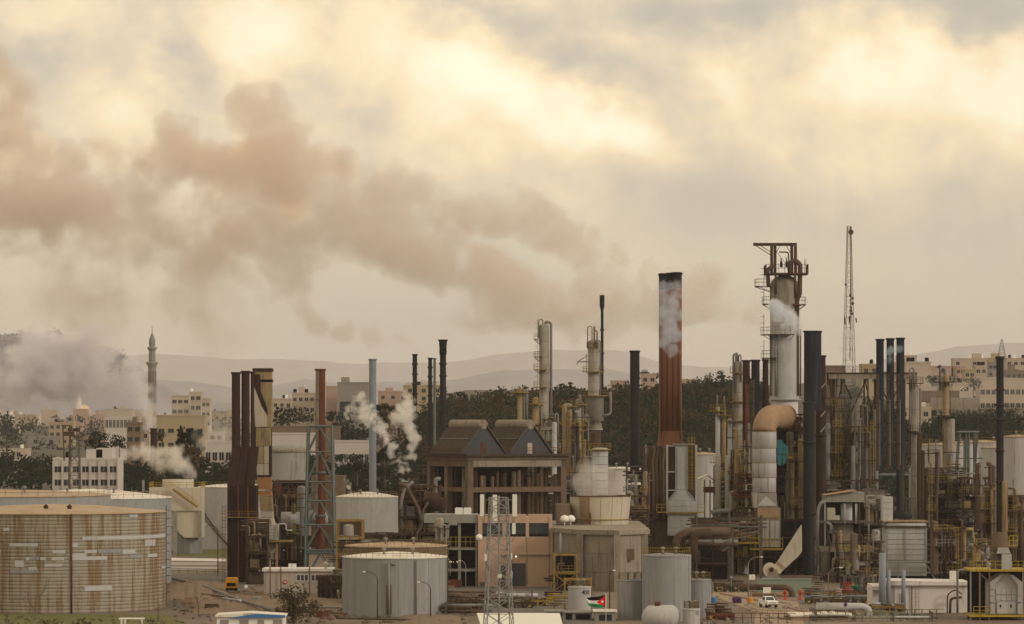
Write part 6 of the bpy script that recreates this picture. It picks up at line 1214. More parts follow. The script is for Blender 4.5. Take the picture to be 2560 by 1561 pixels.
def elbow_duct():
    y = 738; q = lambda a, c: P3(10, a, c, y); r = (q(835, 0).x-q(588, 0).x)/2; cx = (q(588, 0).x+q(835, 0).x)/2
    t = thing('flue_duct', 'fat pale segmented duct with tan elbow on top and panelled hopper below', 'flue duct', (cx, y, 0)); zs = [q(0, 1495).z-0, q(0, 1395).z, q(0, 1240).z, q(0, 1088).z, q(0, 915).z]
    zs = [P3(11, 0, 128, y).z]+zs[1:]
    for k in range(4):
        rr = r*(1+.03*(k % 2)); b = MB(); b.lathe(cx, y, [(rr-.04, zs[k]+.03), (rr+.02, zs[k]+.06), (rr, zs[k+1]-.03)], 36); b.build('duct_course', 'cladding', t)
        b = MB(); b.lathe(cx, y, [(rr-.05, zs[k+1]-.09), (rr+.07, zs[k+1]-.05), (rr+.07, zs[k+1]+.02), (rr-.05, zs[k+1]+.06)], 36); b.build('seam', 'vessel_ochre', t)
        b = MB(); a = R(-75-k*17); b.obox((cx+(r*1.02)*math.cos(a), y+(r*1.02)*math.sin(a), (zs[k]+zs[k+1])/2), (.05, .05, (zs[k+1]-zs[k])/2-.12), a); b.build('joint', 'vessel', t)
    # elbow turning back and right
    path = []; P0 = Vector((cx, y, zs[4])); d = Vector((.62, .78, 0)); Rb = r*1.25
    for i in range(9): a = math.pi/2*i/8; path.append(P0+d*(Rb*(1-math.cos(a)))+Vector((0, 0, Rb*math.sin(a))))
    path.append(path[-1]+d*5)
    b = MB(); b.sweep(path, r, 32); b.build('elbow', 'duct_tan', t)
    p = lambda a, c: P3(11, a, c, y)
    def quad(pts, nm, m_, yy, th_): b = MB(); P_ = [P3(11, a, c, y-yy) for a, c in pts]; n = len(P_); b.add([tuple(s) for s in P_]+[(s.x, s.y+th_, s.z) for s in P_], [tuple(range(n)), tuple(reversed(range(n, 2*n)))]+[(i, (i+1) % n, n+(i+1) % n, n+i) for i in range(n)]); return b.build(nm, m_, t)
    quad([(585, 132), (835, 132), (850, 290), (600, 290)], 'transition', 'vessel', r*.9, r*1.8); quad([(730, 165), (640, 270), (840, 270)], 'transition_fold', 'cladding', r*.9+.15, .14)
    quad([(640, 290), (870, 290), (875, 415), (650, 415)], 'stained_box', 'duct_tan', r*.85, r*1.7); quad([(755, 315), (655, 395), (865, 395)], 'transition_fold', 'duct_ochre', r*.85+.12, .11)
    quad([(650, 417), (880, 417), (880, 700), (660, 700)], 'casing', 'vessel', r*.82, r*1.6)
    for a, c in ((665, 712), (722, 755), (775, 815), (825, 866)):
        for v0, v1 in ((425, 615), (640, 700)): quad([(a, v0), (c, v0), (c, v1), (a, v1)], 'panel', 'cladding', r*.82+.1, .09)
    quad([(872, 290), (884, 290), (884, 700), (878, 700)], 'corner_post', 'steel_green', r*.85, .3)
    # yellow walkway round it
    for a, c, v in ((240, 640, 660), (552, 888, 724)):
        s, e = p(a, v), p(c, v); b = MB(); b.box(s.x, e.x, y-r-1.8, y-r*.83-.15, s.z, s.z+.32); o = b.build('walkway', 'yellow', t); b = MB(); rail(b, [(s.x, y-r-1.8, s.z+.3), (e.x, y-r-1.8, s.z+.3)], 1.75 if v < 700 else 1.9, .95, w=.085); b.build('railing', 'yellow', t).parent = o
    for a in (265, 330, 655): s = p(a, 720); b = MB(); b.box(s.x-.18, s.x+.18, y-r-1.4, y-r-1.05, 0, p(0, 665).z-.01); b.build('post', 'duct_tan' if a == 655 else 'steel_brown', t)
elbow_duct()
def cyan_sheet():
    y = 750; t = thing('wall_sheet', 'torn bright cyan cladding sheet hanging right of the fat elbow duct', 'cladding', (X(1955, y), y, P3(10, 0, 1280, y).z)); 
    for pts in ([(845, 1000), (905, 1005), (912, 1040), (908, 1150), (845, 1150)], [(915, 1035), (955, 1075), (955, 1150), (912, 1150)], [(845, 1158), (895, 1158), (890, 1280), (850, 1255)], [(900, 1158), (945, 1158), (940, 1235), (905, 1270)]):
        b = MB(); P_ = [P3(10, a, c, y) for a, c in pts]; n = len(P_); b.add([tuple(s) for s in P_]+[(s.x, s.y+.05, s.z) for s in P_], [tuple(range(n)), tuple(reversed(range(n, 2*n)))]+[(i, (i+1) % n, n+(i+1) % n, n+i) for i in range(n)]); b.build('sheet', 'cyan_sheet', t)
cyan_sheet()
def fan():
    y = 690; q = lambda a, c, yy=0: P3(11, a, c, y-yy); t = thing('centrifugal_fan', 'beige snail-shaped fan with a wide slanting duct rising to the black chimney', 'fan', (q(780, 0).x, y, 0)); c = q(775, 935); r = 1.22
    prof = [(c.x+r*(1+.25*i/20)*math.cos(2*math.pi*i/20+.6), c.z+r*(1+.25*i/20)*math.sin(2*math.pi*i/20+.6)) for i in range(20)]
    b = MB(); b.prism(prof, y-1.0, y+.8); b.build('volute', 'tower_cream', t)
    b = MB(); b.lathe(0, 0, [], 3) if False else None
    b = MB(); b.cyl((c.x+.1, y-1.25, c.z), (c.x+.1, y-1.003, c.z), .62, n=22); b.build('inlet_ring', 'duct_tan', t); b = MB(); b.cyl((c.x+.1, y-1.29, c.z), (c.x+.1, y-1.252, c.z), .4, n=20); b.build('inlet', 'soot', t)
    def quad(pts, nm, m_, yy=1.0, th_=1.8): b = MB(); P_ = [q(a, e, yy) for a, e in pts]; n = len(P_); b.add([tuple(s) for s in P_]+[(s.x, s.y+th_, s.z) for s in P_], [tuple(range(n)), tuple(reversed(range(n, 2*n)))]+[(i, (i+1) % n, n+(i+1) % n, n+i) for i in range(n)]); return b.build(nm, m_, t)
    quad([(845, 862), (920, 930), (868, 985), (815, 900)], 'outlet', 'tower_cream', .95); quad([(838, 868), (862, 850), (930, 915), (908, 940)], 'flange', 'duct_ochre', 1.05, 2.0)
    quad([(852, 852), (1100, 470), (1104, 745), (1060, 800), (925, 925)], 'slanting_duct', 'cladding_cream', .9, 1.7)
    quad([(765, 930), (845, 930), (858, 1010), (738, 1010)], 'pedestal', 'concrete', 1.05, 2.2); b = MB(); s, e = q(690, 1012), q(880, 1040); b.box(s.x, e.x, y-1.4, y+1.6, 0, s.z); b.build('plinth', 'green_wall', t)
fan()
stack('broad black chimney with blue sheen, wider at the top, right of the tallest column', cu(10, 1118), cu(10, 1240), cv(10, 612), 742, 'black_steel', rings=(cv(10, 1030), cv(11, 355)), shell_segments=(cv(10, 770), cv(10, 1150), cv(11, 120)))
s2 = stack('upper wide drum section of the broad black chimney', cu(10, 1126), cu(10, 1308), 828, 748, 'blue_steel', vb=cv(10, 700), shell_segments=(860, 900, 950, 990))
stack('dark red chimney with slanted spiral strakes behind the broad black chimney', cu(10, 1245), cu(10, 1352), cv(10, 122), 756, 'rust_dark', rings=(cv(10, 560), cv(10, 955)), shell_segments=(920, 960, 1010, 1060))
def strakes():
    y = 756; t = None; ob = [o for o in bpy.data.objects if o.get('label', '').startswith('dark red chimney with slanted')][0]
    for py in (470, 760, 920): p, q = P3(10, 1300, py, y-2.2), P3(10, 1350, py-60, y-1.6); b = MB(); b.bar(p, q, .2); b.build('strake', 'vessel', ob)
strakes()
# tall telecom mast far behind
tm, cor = lattice('very tall thin lattice mast on the ridge right of the tallest column', cu(9, 1690), 1030, Z(566, 1030), 4.4, .9, float(ground_z(X(2122, 1030), 1030)), 26, 'steel', 'radio_mast', 'mast', .10, .045, R(10))
for a, c, rr in ((1712, 92, .7), (1705, 790, .35), (1730, 822, .35), (1730, 880, .4), (1712, 925, .3), (1712, 960, .35), (1725, 992, .35), (1655, 670, .3)): p = P3(9, a, c, 1028); b = MB(); b.cyl(p, p+Vector((0, .6, 0)), rr, n=14); b.build('dish', 'steel_brown', tm)
b = MB(); b.cyl(P3(9, 1712, 110, 1028.5), P3(9, 1700, 1500, 1028.5), .12, n=6); b.cyl(P3(9, 1712, 30, 1030), P3(9, 1712, 80, 1030), .2); b.build('cable_riser', 'steel_brown', tm)
for a, c, c1 in ((1640, 1025, 1110), (1690, 1020, 1095), (1765, 1040, 1090)): b = MB(); b.bar(P3(9, a, c, 1028), P3(9, a+8, c1, 1028), .3); b.build('antenna_panel', 'steel_brown', tm)
# reactor frame
def reactor_frame():
    y = 775; t = thing('reactor_structure', 'large rusty open steel frame with deck on top around a pale vessel', 'steel frame', (X(2170, y), y, 0)); q = lambda a, c, yy=0: P3(12, a, c, y-yy)
    zt = q(0, 520).z; xa, xb = X(2070, y), X(2292, y)
    b = MB(); b.box(xa, xb, y-.4, y+9, zt-.25, zt); d = b.build('top_deck', 'steel_brown', t); b = MB(); b.box(xa+.2, xb-.2, y-.2, y, zt-1.3, zt-.252); b.build('girder', 'concrete', t)
    b = MB(); rail(b, [(xa, y-.4, zt), (X(2195, y), y-.4, zt)], 1.1, 1.6); b.build('railing', 'steel_brown', t).parent = d
    zs = [0, Z(1400, y), Z(1300, y), Z(1185, y), Z(1065, y), zt-.26]; xs = [X(u, y) for u in (2078, 2112, 2170, 2198, 2262, 2290)]
    for x in xs:
        for yy in (0, 8.4): b = MB(); w_ = .3 if x not in (xs[3],) else .5; b.box(x-w_/2, x+w_/2, y+yy, y+yy+.35, 0, zs[-1]); b.build('post', 'steel_brown' if x != xs[1] else 'steel', t)
    for z in zs[1:-1]: b = MB(); b.box(xa, xb, y-.06, y-.003, z-.3, z); b.box(xa, xb, y+8.8, y+8.9, z-.3, z); b.build('beam', 'steel_pale' if z == zs[3] else 'steel_brown', t)
    for i in (0, 1, 2, 3):
        for k in range(1, 5): b = MB(); b.bar((xs[i], y-.05, zs[k]), (xs[i+1], y-.05, zs[k+1]-.3), .2); b.bar((xs[i+1], y+8.8, zs[k]), (xs[i], y+8.8, zs[k+1]-.3), .2); b.build('bracing', 'rust_dark', t)
reactor_frame()
column('pale reactor vessel standing inside the rusty open frame', cu(10, 1622), cu(10, 1732), cv(10, 560), 779, 'vessel', plats=[(cv(10, 920), 180, 360, .8), (cv(10, 1250), 170, 370, 1.2)], vb=1300, railmat='ochre_rail', name='reactor', cat='vessel')
column('dark brown column at the left side inside the rusty open frame', cu(10, 1385), cu(10, 1450), cv(10, 325), 777, 'steel_brown', plats=[(cv(10, 640), 180, 360, .6)], vb=1300, name='reactor', cat='vessel', pipes=[(0, .2, cv(10, 330), cv(10, 1200))])
hot = 'three blue-black chimneys right of the open frame'
for a, c, v, lab, vb in ((357, 433, 191, 'left of the three blue-black chimneys before the open frame', cv(12, 1490)), (459, 534, 184, 'middle of the three blue-black chimneys before the open frame', cv(12, 1490)), (557, 636, 179, 'right, tallest of the three blue-black chimneys before the open frame', cv(13, 480))):
    stack(lab, cu(12, a), cu(12, c), cv(12, v), 752, 'blue_steel', vb=vb, group=hot, shell_segments=[cv(12, v+k*210) for k in range(1, 6)])
for (a_, c_), l_ in (((357, 433), 'left of the three blue-black'), ((459, 534), 'middle of the three blue-black'), ((557, 636), 'right, tallest of the three blue-black')): strip(l_, 752, cu(12, a_), cu(12, c_), 935, cv(12, 1480), 'pipe_brown', 150, 256); strip(l_, 752, cu(12, a_), cu(12, c_), 1000, cv(12, 1440), 'pipe_grey', 258, 268)
strip('middle, greyer', 760, cu(10, 577), cu(10, 664), 950, 1110, 'steel', 150, 255); strip('left of the three dark red', 760, cu(10, 486), cu(10, 562), 960, 1110, 'rust_red', 250, 330); strip('broad black chimney', 742, cu(10, 1118), cu(10, 1240), 1020, 1290, 'steel_brown', 165, 205)
b = MB(); y = 752; b.lathe(X(cu(13, 565), y), y, [(.01, Z(cv(13, 510), y)), (2.3, Z(cv(13, 508), y)), (2.3, Z(cv(13, 470), y)), (1.5, Z(cv(13, 462), y)), (1.2, Z(cv(13, 440), y))], 24); tag(b.build('round_pedestal', 'black_steel', loc=(X(cu(13, 565), y), y, Z(cv(13, 510), y))), 'black round base plate under the right blue-black chimney', 'pedestal')
column('slim pale column with hooked vent pipe right of the blue-black chimneys', cu(12, 700), cu(12, 780), cv(12, 640), 770, 'vessel', plats=[(cv(12, 625), 120, 420, .9), (cv(12, 1105), 150, 390, .7)], pipes=[(5, .18, cv(12, 680), cv(12, 1430)), (200, .2, cv(12, 480), cv(12, 700)), (180, .15, cv(12, 700), cv(12, 1400))], vb=1300, railmat='steel_brown')
t3 = column('rust-ochre column with ringed crown platform near the right edge', cu(12, 1012), cu(12, 1080), cv(12, 540), 800, 'vessel_ochre', plats=[(cv(12, 612), 120, 420, 1.8), (cv(12, 945), 120, 420, 1.7), (cv(12, 1135), 150, 230, 2.6)], pipes=[(-10, .16, cv(12, 700), cv(12, 940)), (190, .3, cv(12, 480), cv(12, 700))], vb=1320, railmat='steel_brown', dome=.9)
b = MB(); b.lathe(X(cu(12, 1080), 800), 800, vessel_prof(1.15, 3, P3(12, 0, 990, 800).z, .4), 16); b.build('lower_shell', 'vessel', t3)
def derrick(label, a, c, vt, vb, y, seed):
    t = thing('pipe_derrick', label, 'steel tower', (X((a+c)/2, y), y, 0)); x0, x1 = X(a, y), X(c, y); zt = Z(vt, y); zb = Z(vb, y); b = MB(); b.box(x0+.6, x1-.6, y-.5, y+3, zt-.25, zt); b.build('top_beam', 'steel_pale', t)
    for s, e in ((x0+1, x0-1.2), (x0+2.2, x0+2.0), (x1-1.5, x1-1.2), (x1-1, x1-2.5), (x1-2.8, x1-2.6)): b = MB(); b.bar((s, y-.2, zt-.25), (e, y-.2, 0), .26); b.bar((s, y+2.6, zt-.25), (e, y+2.6, 0), .26); b.build('leg', 'steel_green', t)
    for k in range(5): z = zb+(zt-zb)*k/5; b = MB(); b.box(x0, x1, y-.3, y-.15, z-.1, z+.1); b.build('beam', 'steel', t)
derrick('green-grey derrick of slanting posts left of the ringed dark chimney', 2388, 2456, 1078, 1420, 790, 3)
stack('dark ringed chimney with rust bands at the right edge', cu(12, 1544), cu(12, 1617), cv(12, 363), 745, 'black_steel', vb=cv(13, 680), rings=(cv(12, 378), cv(12, 690), cv(12, 840), cv(12, 985), cv(12, 1295), cv(13, 170)), shell_segments=(cv(12, 520), cv(13, 320), cv(13, 470)), ringmat='rust_dark')
# far tanks on the right
for uc, R_, y, v, lab in ((2370, 7.5, 925, 1112, 'leftmost wide pale tank behind the right-hand columns'), (2452, 7.5, 930, 1106, 'middle wide pale tank behind the right-hand derrick'), (2528, 7.0, 905, 1120, 'rightmost wide pale tank behind the ringed dark chimney'), (2545, 3.6, 860, 1092, 'taller narrow pale tank at the right edge')):
    tank(lab, uc, R_, y, Z(v, y-R_), 'tank_white', 'roof_tan', .5, 'ochre_rail')
column('stout white vertical vessel between blue-black chimneys and slim column', cu(13, 645), cu(13, 842), cv(13, 25), 790, 'tank_white', vb=cv(13, 530), dome=.25, seams=2, name='vessel', cat='vessel', pipes=[(10, .2, cv(13, 90), cv(13, 560))], skirt=False)
for lab, a, c, vt, y, dp, sd, kw in [
  ('crowded steel structure under the open frame, behind the concrete deck', 2062, 2200, 1200, 764, 8, 81, dict(cols=('vessel', 'pipe_grey', 'steel_brown', 'vessel_ochre'), mat='steel_brown', dens=1.2)),
  ('ochre stained pipe structure beside the stout white vertical vessel', 2190, 2275, 1245, 758, 7, 82, dict(cols=('vessel_ochre', 'vessel', 'pipe_grey'), mat='steel', dens=1.2)),
  ('tall pipe structure with platforms right of the stout white vessel', 2318, 2420, 1170, 772, 9, 83, dict(cols=('pipe_grey', 'pipe_brown', 'vessel', 'steel_brown'), mat='steel', dens=1.2)),
  ('yellow railed pipe structure left of the ringed dark chimney', 2405, 2495, 1195, 765, 8, 84, dict(cols=('vessel_ochre', 'pipe_grey', 'steel_brown'), mat='steel_brown', dens=1.1, rails=('yellow', 'ochre_rail'))),
  ('tiered brown structure at the right edge below the pale tanks', 2490, 2590, 1240, 760, 9, 85, dict(cols=('concrete', 'vessel', 'pipe_grey', 'duct_tan'), mat='steel_brown', dens=1.1, void=True)),
  ('dark pipe structure behind the white panelled heater box', 2310, 2400, 1320, 735, 7, 86, dict(cols=('pipe_brown', 'pipe_grey', 'vessel', 'rust_dark'), mat='steel', dens=1.2, void=True)),
  ('pipe structure right of the panelled heater box, above the white building', 2395, 2480, 1350, 728, 7, 87, dict(cols=('pipe_brown', 'pipe_grey', 'steel'), mat='steel', dens=1.3, void=True)),
  ('tall thin structure rising above the white panelled heater box, left side', 2150, 2215, 1225, 742, 6, 88, dict(cols=('cladding', 'vessel_ochre', 'vessel'), mat='steel', dens=1.1)),
  ('lower dark pipe structure under the open steel frame', 2062, 2130, 1440, 708, 8, 89, dict(cols=('pipe_grey', 'steel_brown', 'pipe_brown'), mat='steel_brown', dens=1.2, void=True, lv=3)),
  ('pipe structure with lamps left of the arched heater', 2420, 2475, 1405, 700, 6, 90, dict(cols=('pipe_grey', 'vessel', 'steel_brown'), mat='steel', dens=1.3, lights=3, void=True))]:
    unit(lab, a, c, vt, y, dp, sd, rails=kw.pop('rails', ('ochre_rail', 'steel', 'yellow')), **kw)
# concrete deck structure with vessel in it
def vessel_house():
    y = 722; q = lambda a, c, yy=0: P3(11, a, c, y-yy); t = thing('vessel_house', 'stained concrete deck structure holding round vessels, right of the black chimney', 'building', (q(1560, 0).x, y, 0))
    b = MB(); b.prism([(q(1345, 0).x, q(0, 232).z), (q(1345, 0).x, q(0, 165).z), (q(1660, 0).x, q(0, 130).z), (q(1750, 0).x, q(0, 130).z), (q(1750, 0).x, q(0, 232).z)], y, y+8); b.build('upper_slab', 'concrete_grey', t)
    b = MB(); b.prism([(q(1340, 0).x, q(0, 158).z), (q(1660, 0).x, q(0, 108).z), (q(1660, 0).x, q(0, 118).z), (q(1340, 0).x, q(0, 163).z)], y-.6, y+8.3); b.build('lean_roof', 'duct_tan', t)
    for v, h_ in ((430, 12), (700, 30), (965, 20)): b = MB(); z = q(0, v).z; b.box(q(1265, 0).x, q(1850, 0).x, y-.5, y+7.5, z-h_*.03, z); b.build('floor_slab', 'steel' if v != 700 else 'concrete', t)
    for a, m_ in ((1270, 'steel_pale'), (1340, 'steel_pale'), (1795, 'concrete'), (1700, 'steel_brown')): b = MB(); b.box(q(a-9, 0).x, q(a+9, 0).x, y-.45, y-.1, 0, q(0, 240 if a > 1280 else 430).z); b.build('post', m_, t)
    for a, c, e in ((1275, 705, 965), (1345, 440, 700)): b = MB(); b.bar(q(a, e, .4), q(a+65, c, .4), .2); b.bar(q(a+65, e, .4), q(a, c, .4), .2); b.build('bracing', 'steel', t)
    for a, c, v0, v1, m_ in ((1430, 1650, 450, 690, 'vessel'), (1520, 1640, 240, 425, 'cladding'), (1500, 1710, 720, 900, 'vessel'), (1440, 1640, 985, 1180, 'concrete_brown')): s, e = q(a, v0), q(c, v1); r = (e.x-s.x)/2; b = MB(); b.lathe((s.x+e.x)/2, y+3, vessel_prof(r, e.z, s.z-r*.2, .2), 26); b.build('vessel', m_, t)
    for a, c, v0, v1 in ((1370, 1450, 292, 420), (1448, 1500, 372, 420)): s, e = q(a, v0), q(c, v1); b = MB(); b.box(s.x, e.x, y+.5, y+2, e.z, s.z); b.build('cabinet', 'cladding_cream', t)
    b = MB(); b.box(q(1350, 0).x, q(1780, 0).x, y+6.8, y+7.1, 0, q(0, 240).z); b.build('shade_backing', 'soot', t)  # near-black sheet added: shade behind the vessels as colour
    b = MB(); b.bent([q(1255, 900, .8), q(1270, 300, .8), q(1300, 235, .8), q(1345, 230, .5)], .3, 10); b.bent([q(1350, 440, .7), q(1410, 470, .7), q(1400, 560, .7)], .3, 10); b.build('pipe', 'pipe_grey', t)
    for a in (1548, 1660, 1672): b = MB(); b.cyl(q(a, 460, .8), q(a, 250, .8), .09, n=6); b.build('stand_pipe', 'pipe_white', t)
vessel_house()
def panel_heater():
    y = 712; q = lambda a, c, yy=0: P3(13, a, c, y-yy); t = thing('process_heater', 'boxy heater with two columns of white cladding panels, right of the concrete deck', 'furnace', (q(615, 0).x, y, 0))
    b = MB(); b.box(q(425, 0).x, q(812, 0).x, y, y+7, q(0, 1050).z, q(0, 560).z); b.build('casing', 'cladding', t)
    for i, (a, c) in enumerate(((446, 596), (614, 800))):
        for v0, v1 in ((604, 650), (656, 706), (714, 752), (758, 798), (806, 850), (856, 900)): b = MB(); b.box(q(a, 0).x, q(c, 0).x, y-.14, y-.003, q(0, v1).z, q(0, v0).z); b.build('panel', 'tank_white', t)
    for a in (433, 605, 806): b = MB(); b.box(q(a-7, 0).x, q(a+7, 0).x, y-.3, y-.142, q(0, 900).z, q(0, 600).z); b.build('rib', 'steel_pale', t)
    for v, m_ in ((592, 'steel_brown'), (548, 'vessel_ochre')): b = MB(); b.box(q(400, 0).x, q(822, 0).x, y-.7, y+7.2, q(0, v).z, q(0, v-14).z); b.build('ledge', m_, t)
    b = MB(); b.cyl(q(440, 572, .5), q(800, 572, .5), .3, n=12); b.build('header_pipe', 'pipe_white', t)
    s, e = q(400, 310), q(500, 540); b = MB(); b.box(s.x, e.x, y+1, y+4, e.z, s.z); b.build('upper_duct', 'cladding', t)
    for k in range(4): b = MB(); b.box(s.x+.05, e.x-.05, y+.9, y+.997, e.z+(s.z-e.z)*(k+.08)/4, e.z+(s.z-e.z)*(k+.92)/4); b.build('panel', 'cladding', t)
    for a in (265, 535, 893, 1018, 1155): b = MB(); b.box(q(a-7, 0).x, q(a+7, 0).x, y-1.5, y-1.2, 0, q(0, 915).z-.25); b.build('post', 'steel_pale' if a < 1000 else 'plaster_white', t)
    for v in (915, 1010): z = q(0, v).z; b = MB(); b.box(q(262, 0).x, q(1200, 0).x, y-1.6, y-1.1, z-.24, z); b.build('beam', 'steel_pale', t)
    b = MB(); b.bar(q(800, 925, 1.4), q(890, 1085, 1.4), .2); b.build('bracing', 'steel_pale', t)
    b = MB(); b.box(q(262, 0).x, q(1200, 0).x, y+3, y+3.3, 0, q(0, 920).z-.3); b.build('shade_backing', 'soot', t)  # shade under the heater painted on a black backing
    b = MB(); b.cyl(q(555, 975, -1), q(800, 975, -1), .9, n=18); b.build('drum', 'vessel', t)
panel_heater()
def white_building():
    y = 597; q = lambda a, c, yy=0: P3(13, a, c, y-yy); t = thing('plant_building', 'long white rendered building with rusty wall ladder below the panelled heater', 'building', (q(750, 0).x, y, 0))
    b = MB(); b.box(q(305, 0).x, q(1195, 0).x, y, y+9, 0, q(0, 1140).z); b.build('wall', 'plaster_white', t)
    b = MB(); b.prism([(q(415, 0).x, q(0, 1138).z), (q(1215, 0).x, q(0, 1138).z), (q(1215, 0).x, q(0, 1105).z), (q(415, 0).x, q(0, 1092).z)], y-.6, y+9.3); b.build('roof_slab', 'plaster_white', t)
    b = MB(); b.box(q(250, 0).x, q(445, 0).x, y-1.2, y-.003, q(0, 1180).z, q(0, 1145).z); b.build('porch_roof', 'plaster_white', t)
    ladder(t, q(722, 0).x, y-.3, q(0, 1395).z, q(0, 1110).z, 'duct_tan', False)
    for a in (505, 575, 672): b = MB(); b.cyl((q(a, 0).x, y-.15, 0), (q(a, 0).x, y-.15, q(0, 1150 if a != 575 else 1210).z), .07, n=6); b.build('downpipe', 'pipe_brown', t)
    s, e = q(1048, 1010), q(1102, 1100); b = MB(); b.box(s.x, e.x, y+2, y+3.4, e.z, s.z); b.build('roof_box', 'plaster_white', t)
    for a, h_ in ((445, 990), (585, 990)): b = MB(); b.cyl((q(a, 0).x, y-1.6, 0), (q(a, 0).x, y-1.6, q(0, h_).z), .32, n=12); b.build('vent_stack', 'galvanised', t)
    b = MB(); b.cyl((q(385, 0).x, y-2, 0), (q(385, 0).x, y-2, q(0, 830).z), .55, n=14); b.build('vent_stack', 'galvanised', t)
    b = MB(); b.bent([q(1005, 1400, 1), q(1005, 1220, 1), q(1080, 1175, 1), q(1140, 1220, 1)], .1, 8, 1); b.bent([q(1030, 1430, 1.2), q(1035, 1260, 1.2), q(1140, 1250, 1.2)], .2, 8); b.build('pipe', 'steel_brown', t)
white_building()
def arched_heater():
    y = 576; q = lambda a, c, yy=0: P3(13, a, c, y-yy); t = thing('process_heater', 'white house-shaped heater with sloping shoulder ducts between two yellow decks', 'furnace', (q(1555, 0).x, y, 0))
    b = MB(); b.prism([(q(1405, 0).x, q(0, 1408).z), (q(1405, 0).x, q(0, 1110).z), (q(1520, 0).x, q(0, 1030).z), (q(1590, 0).x, q(0, 1030).z), (q(1710, 0).x, q(0, 1130).z), (q(1710, 0).x, q(0, 1408).z)], y+.2, y+6); b.build('casing', 'tank_white', t)
    for i in range(4):
        for v0, v1 in ((1170, 1222), (1230, 1280)): a = 1462+i*48; b = MB(); b.box(q(a, 0).x, q(a+44, 0).x, y+.05, y+.19, q(0, v1).z, q(0, v0).z); b.build('panel', 'cladding', t)
    b = MB(); b.box(q(1470, 0).x, q(1645, 0).x, y-.15, y+.19, q(0, 1402).z, q(0, 1290).z); b.build('burner_box', 'cladding', t)
    for a in (1502, 1600): b = MB(); b.box(q(a-7, 0).x, q(a+7, 0).x, y-.2, y-.152, q(0, 1345).z, q(0, 1318).z); b.build('peephole', 'soot', t)
    def quad(pts, nm, m_, yy, th_): b = MB(); P_ = [q(a, e, yy) for a, e in pts]; n = len(P_); b.add([tuple(s) for s in P_]+[(s.x, s.y+th_, s.z) for s in P_], [tuple(range(n)), tuple(reversed(range(n, 2*n)))]+[(i, (i+1) % n, n+(i+1) % n, n+i) for i in range(n)]); return b.build(nm, m_, t)
    quad([(1402, 1112), (1515, 1028), (1515, 1062), (1450, 1120), (1450, 1175), (1402, 1175)], 'shoulder_duct', 'tank_white', .5, .7); quad([(1590, 1040), (1622, 1040), (1708, 1110), (1708, 1180), (1665, 1180), (1665, 1140)], 'shoulder_duct', 'tank_white', .5, .7)
    for a, c in ((1402, 1448), (1664, 1708)):
        for v0, v1 in ((1180, 1235), (1240, 1295), (1310, 1405)): quad([(a, v0), (c, v0), (c, v1), (a, v1)], 'side_panel', 'tank_white', .45, .64)
    for v, v2 in ((1005, 920), (1430, 1345)): 
        z = q(0, v).z; b = MB(); b.box(q(1205, 0).x, q(1760, 0).x, y-1.6, y+7, z, z+.3); d = b.build('deck', 'yellow', t)
        for a0, a1 in (((1205, 1500), (1600, 1760)) if v < 1100 else ((1240, 1400), (1712, 1760))): b = MB(); rail(b, [(q(a0, 0).x, y-1.6, z+.3), (q(a1, 0).x, y-1.6, z+.3)], 1.25, .85, w=.07); b.build('railing', 'yellow', t).parent = d
    b = MB(); b.box(q(1510, 0).x, q(1600, 0).x, y-1, y+1, q(0, 1000).z, q(0, 845).z); b.build('top_box', 'tank_white', t)
    b = MB(); b.box(q(1425, 0).x, q(1506, 0).x, y, y+2, q(0, 1000).z, q(0, 840).z); b.build('top_box', 'steel', t)
    b = MB(); b.add([tuple(q(a, c, yy)) for yy in (.8, -2) for a, c in ((1470, 840), (1600, 840), (1575, 785), (1480, 785))], [(0, 1, 2, 3), (7, 6, 5, 4), (0, 4, 5, 1), (1, 5, 6, 2), (2, 6, 7, 3), (3, 7, 4, 0)]); b.build('hopper', 'cladding', t)
    b = MB(); b.lathe((q(1505, 0)).x, y+1, [(1.4, q(0, 785).z), (1.2, q(0, 690).z), (1.0, q(0, 640).z)], 20); b.build('flue_foot', 'concrete_brown', t)
    for a in (1215, 1300, 1390, 1715): b = MB(); b.box(q(a-7, 0).x, q(a+7, 0).x, y-1.3, y-1, 0, q(0, 1005).z); b.build('post', 'concrete_brown' if a != 1215 else 'pipe_grey', t)
    b = MB(); b.bar(q(1300, 1020, 1.2), q(1400, 1110, 1.2), .18); b.build('bracing', 'steel', t)
    b = MB(); b.box(q(1240, 0).x, q(1760, 0).x, y+6.2, y+6.5, 0, q(0, 1020).z); b.build('shade_backing', 'soot', t)  # black backing added, its colour standing for shade between the decks
    s, e = q(1570, 675), q(1648, 765); b = MB(); b.box(s.x, e.x, y-1.8, y-1.5, e.z, e.z+.15); rail(b, [(s.x, y-1.8, e.z), (e.x, y-1.8, e.z)], 1.5, .5, w=.09); b.build('basket', 'yellow', t)
arched_heater()
big_pipe('tall twin grey pipes with bend between white building and arched heater', [P3(13, 1100, 1400, 590), P3(13, 1100, 995, 590), P3(13, 1200, 992, 590)], .18, 'pipe_grey', 1, 'riser', 'pipe')
big_pipe('thick pale pipe on posts left of the concrete deck, bending down', [P3(13, 75, 1290, 700), P3(13, 78, 945, 700), P3(13, 260, 935, 700)], .42, 'pipe_grey', 1, 'riser', 'pipe')
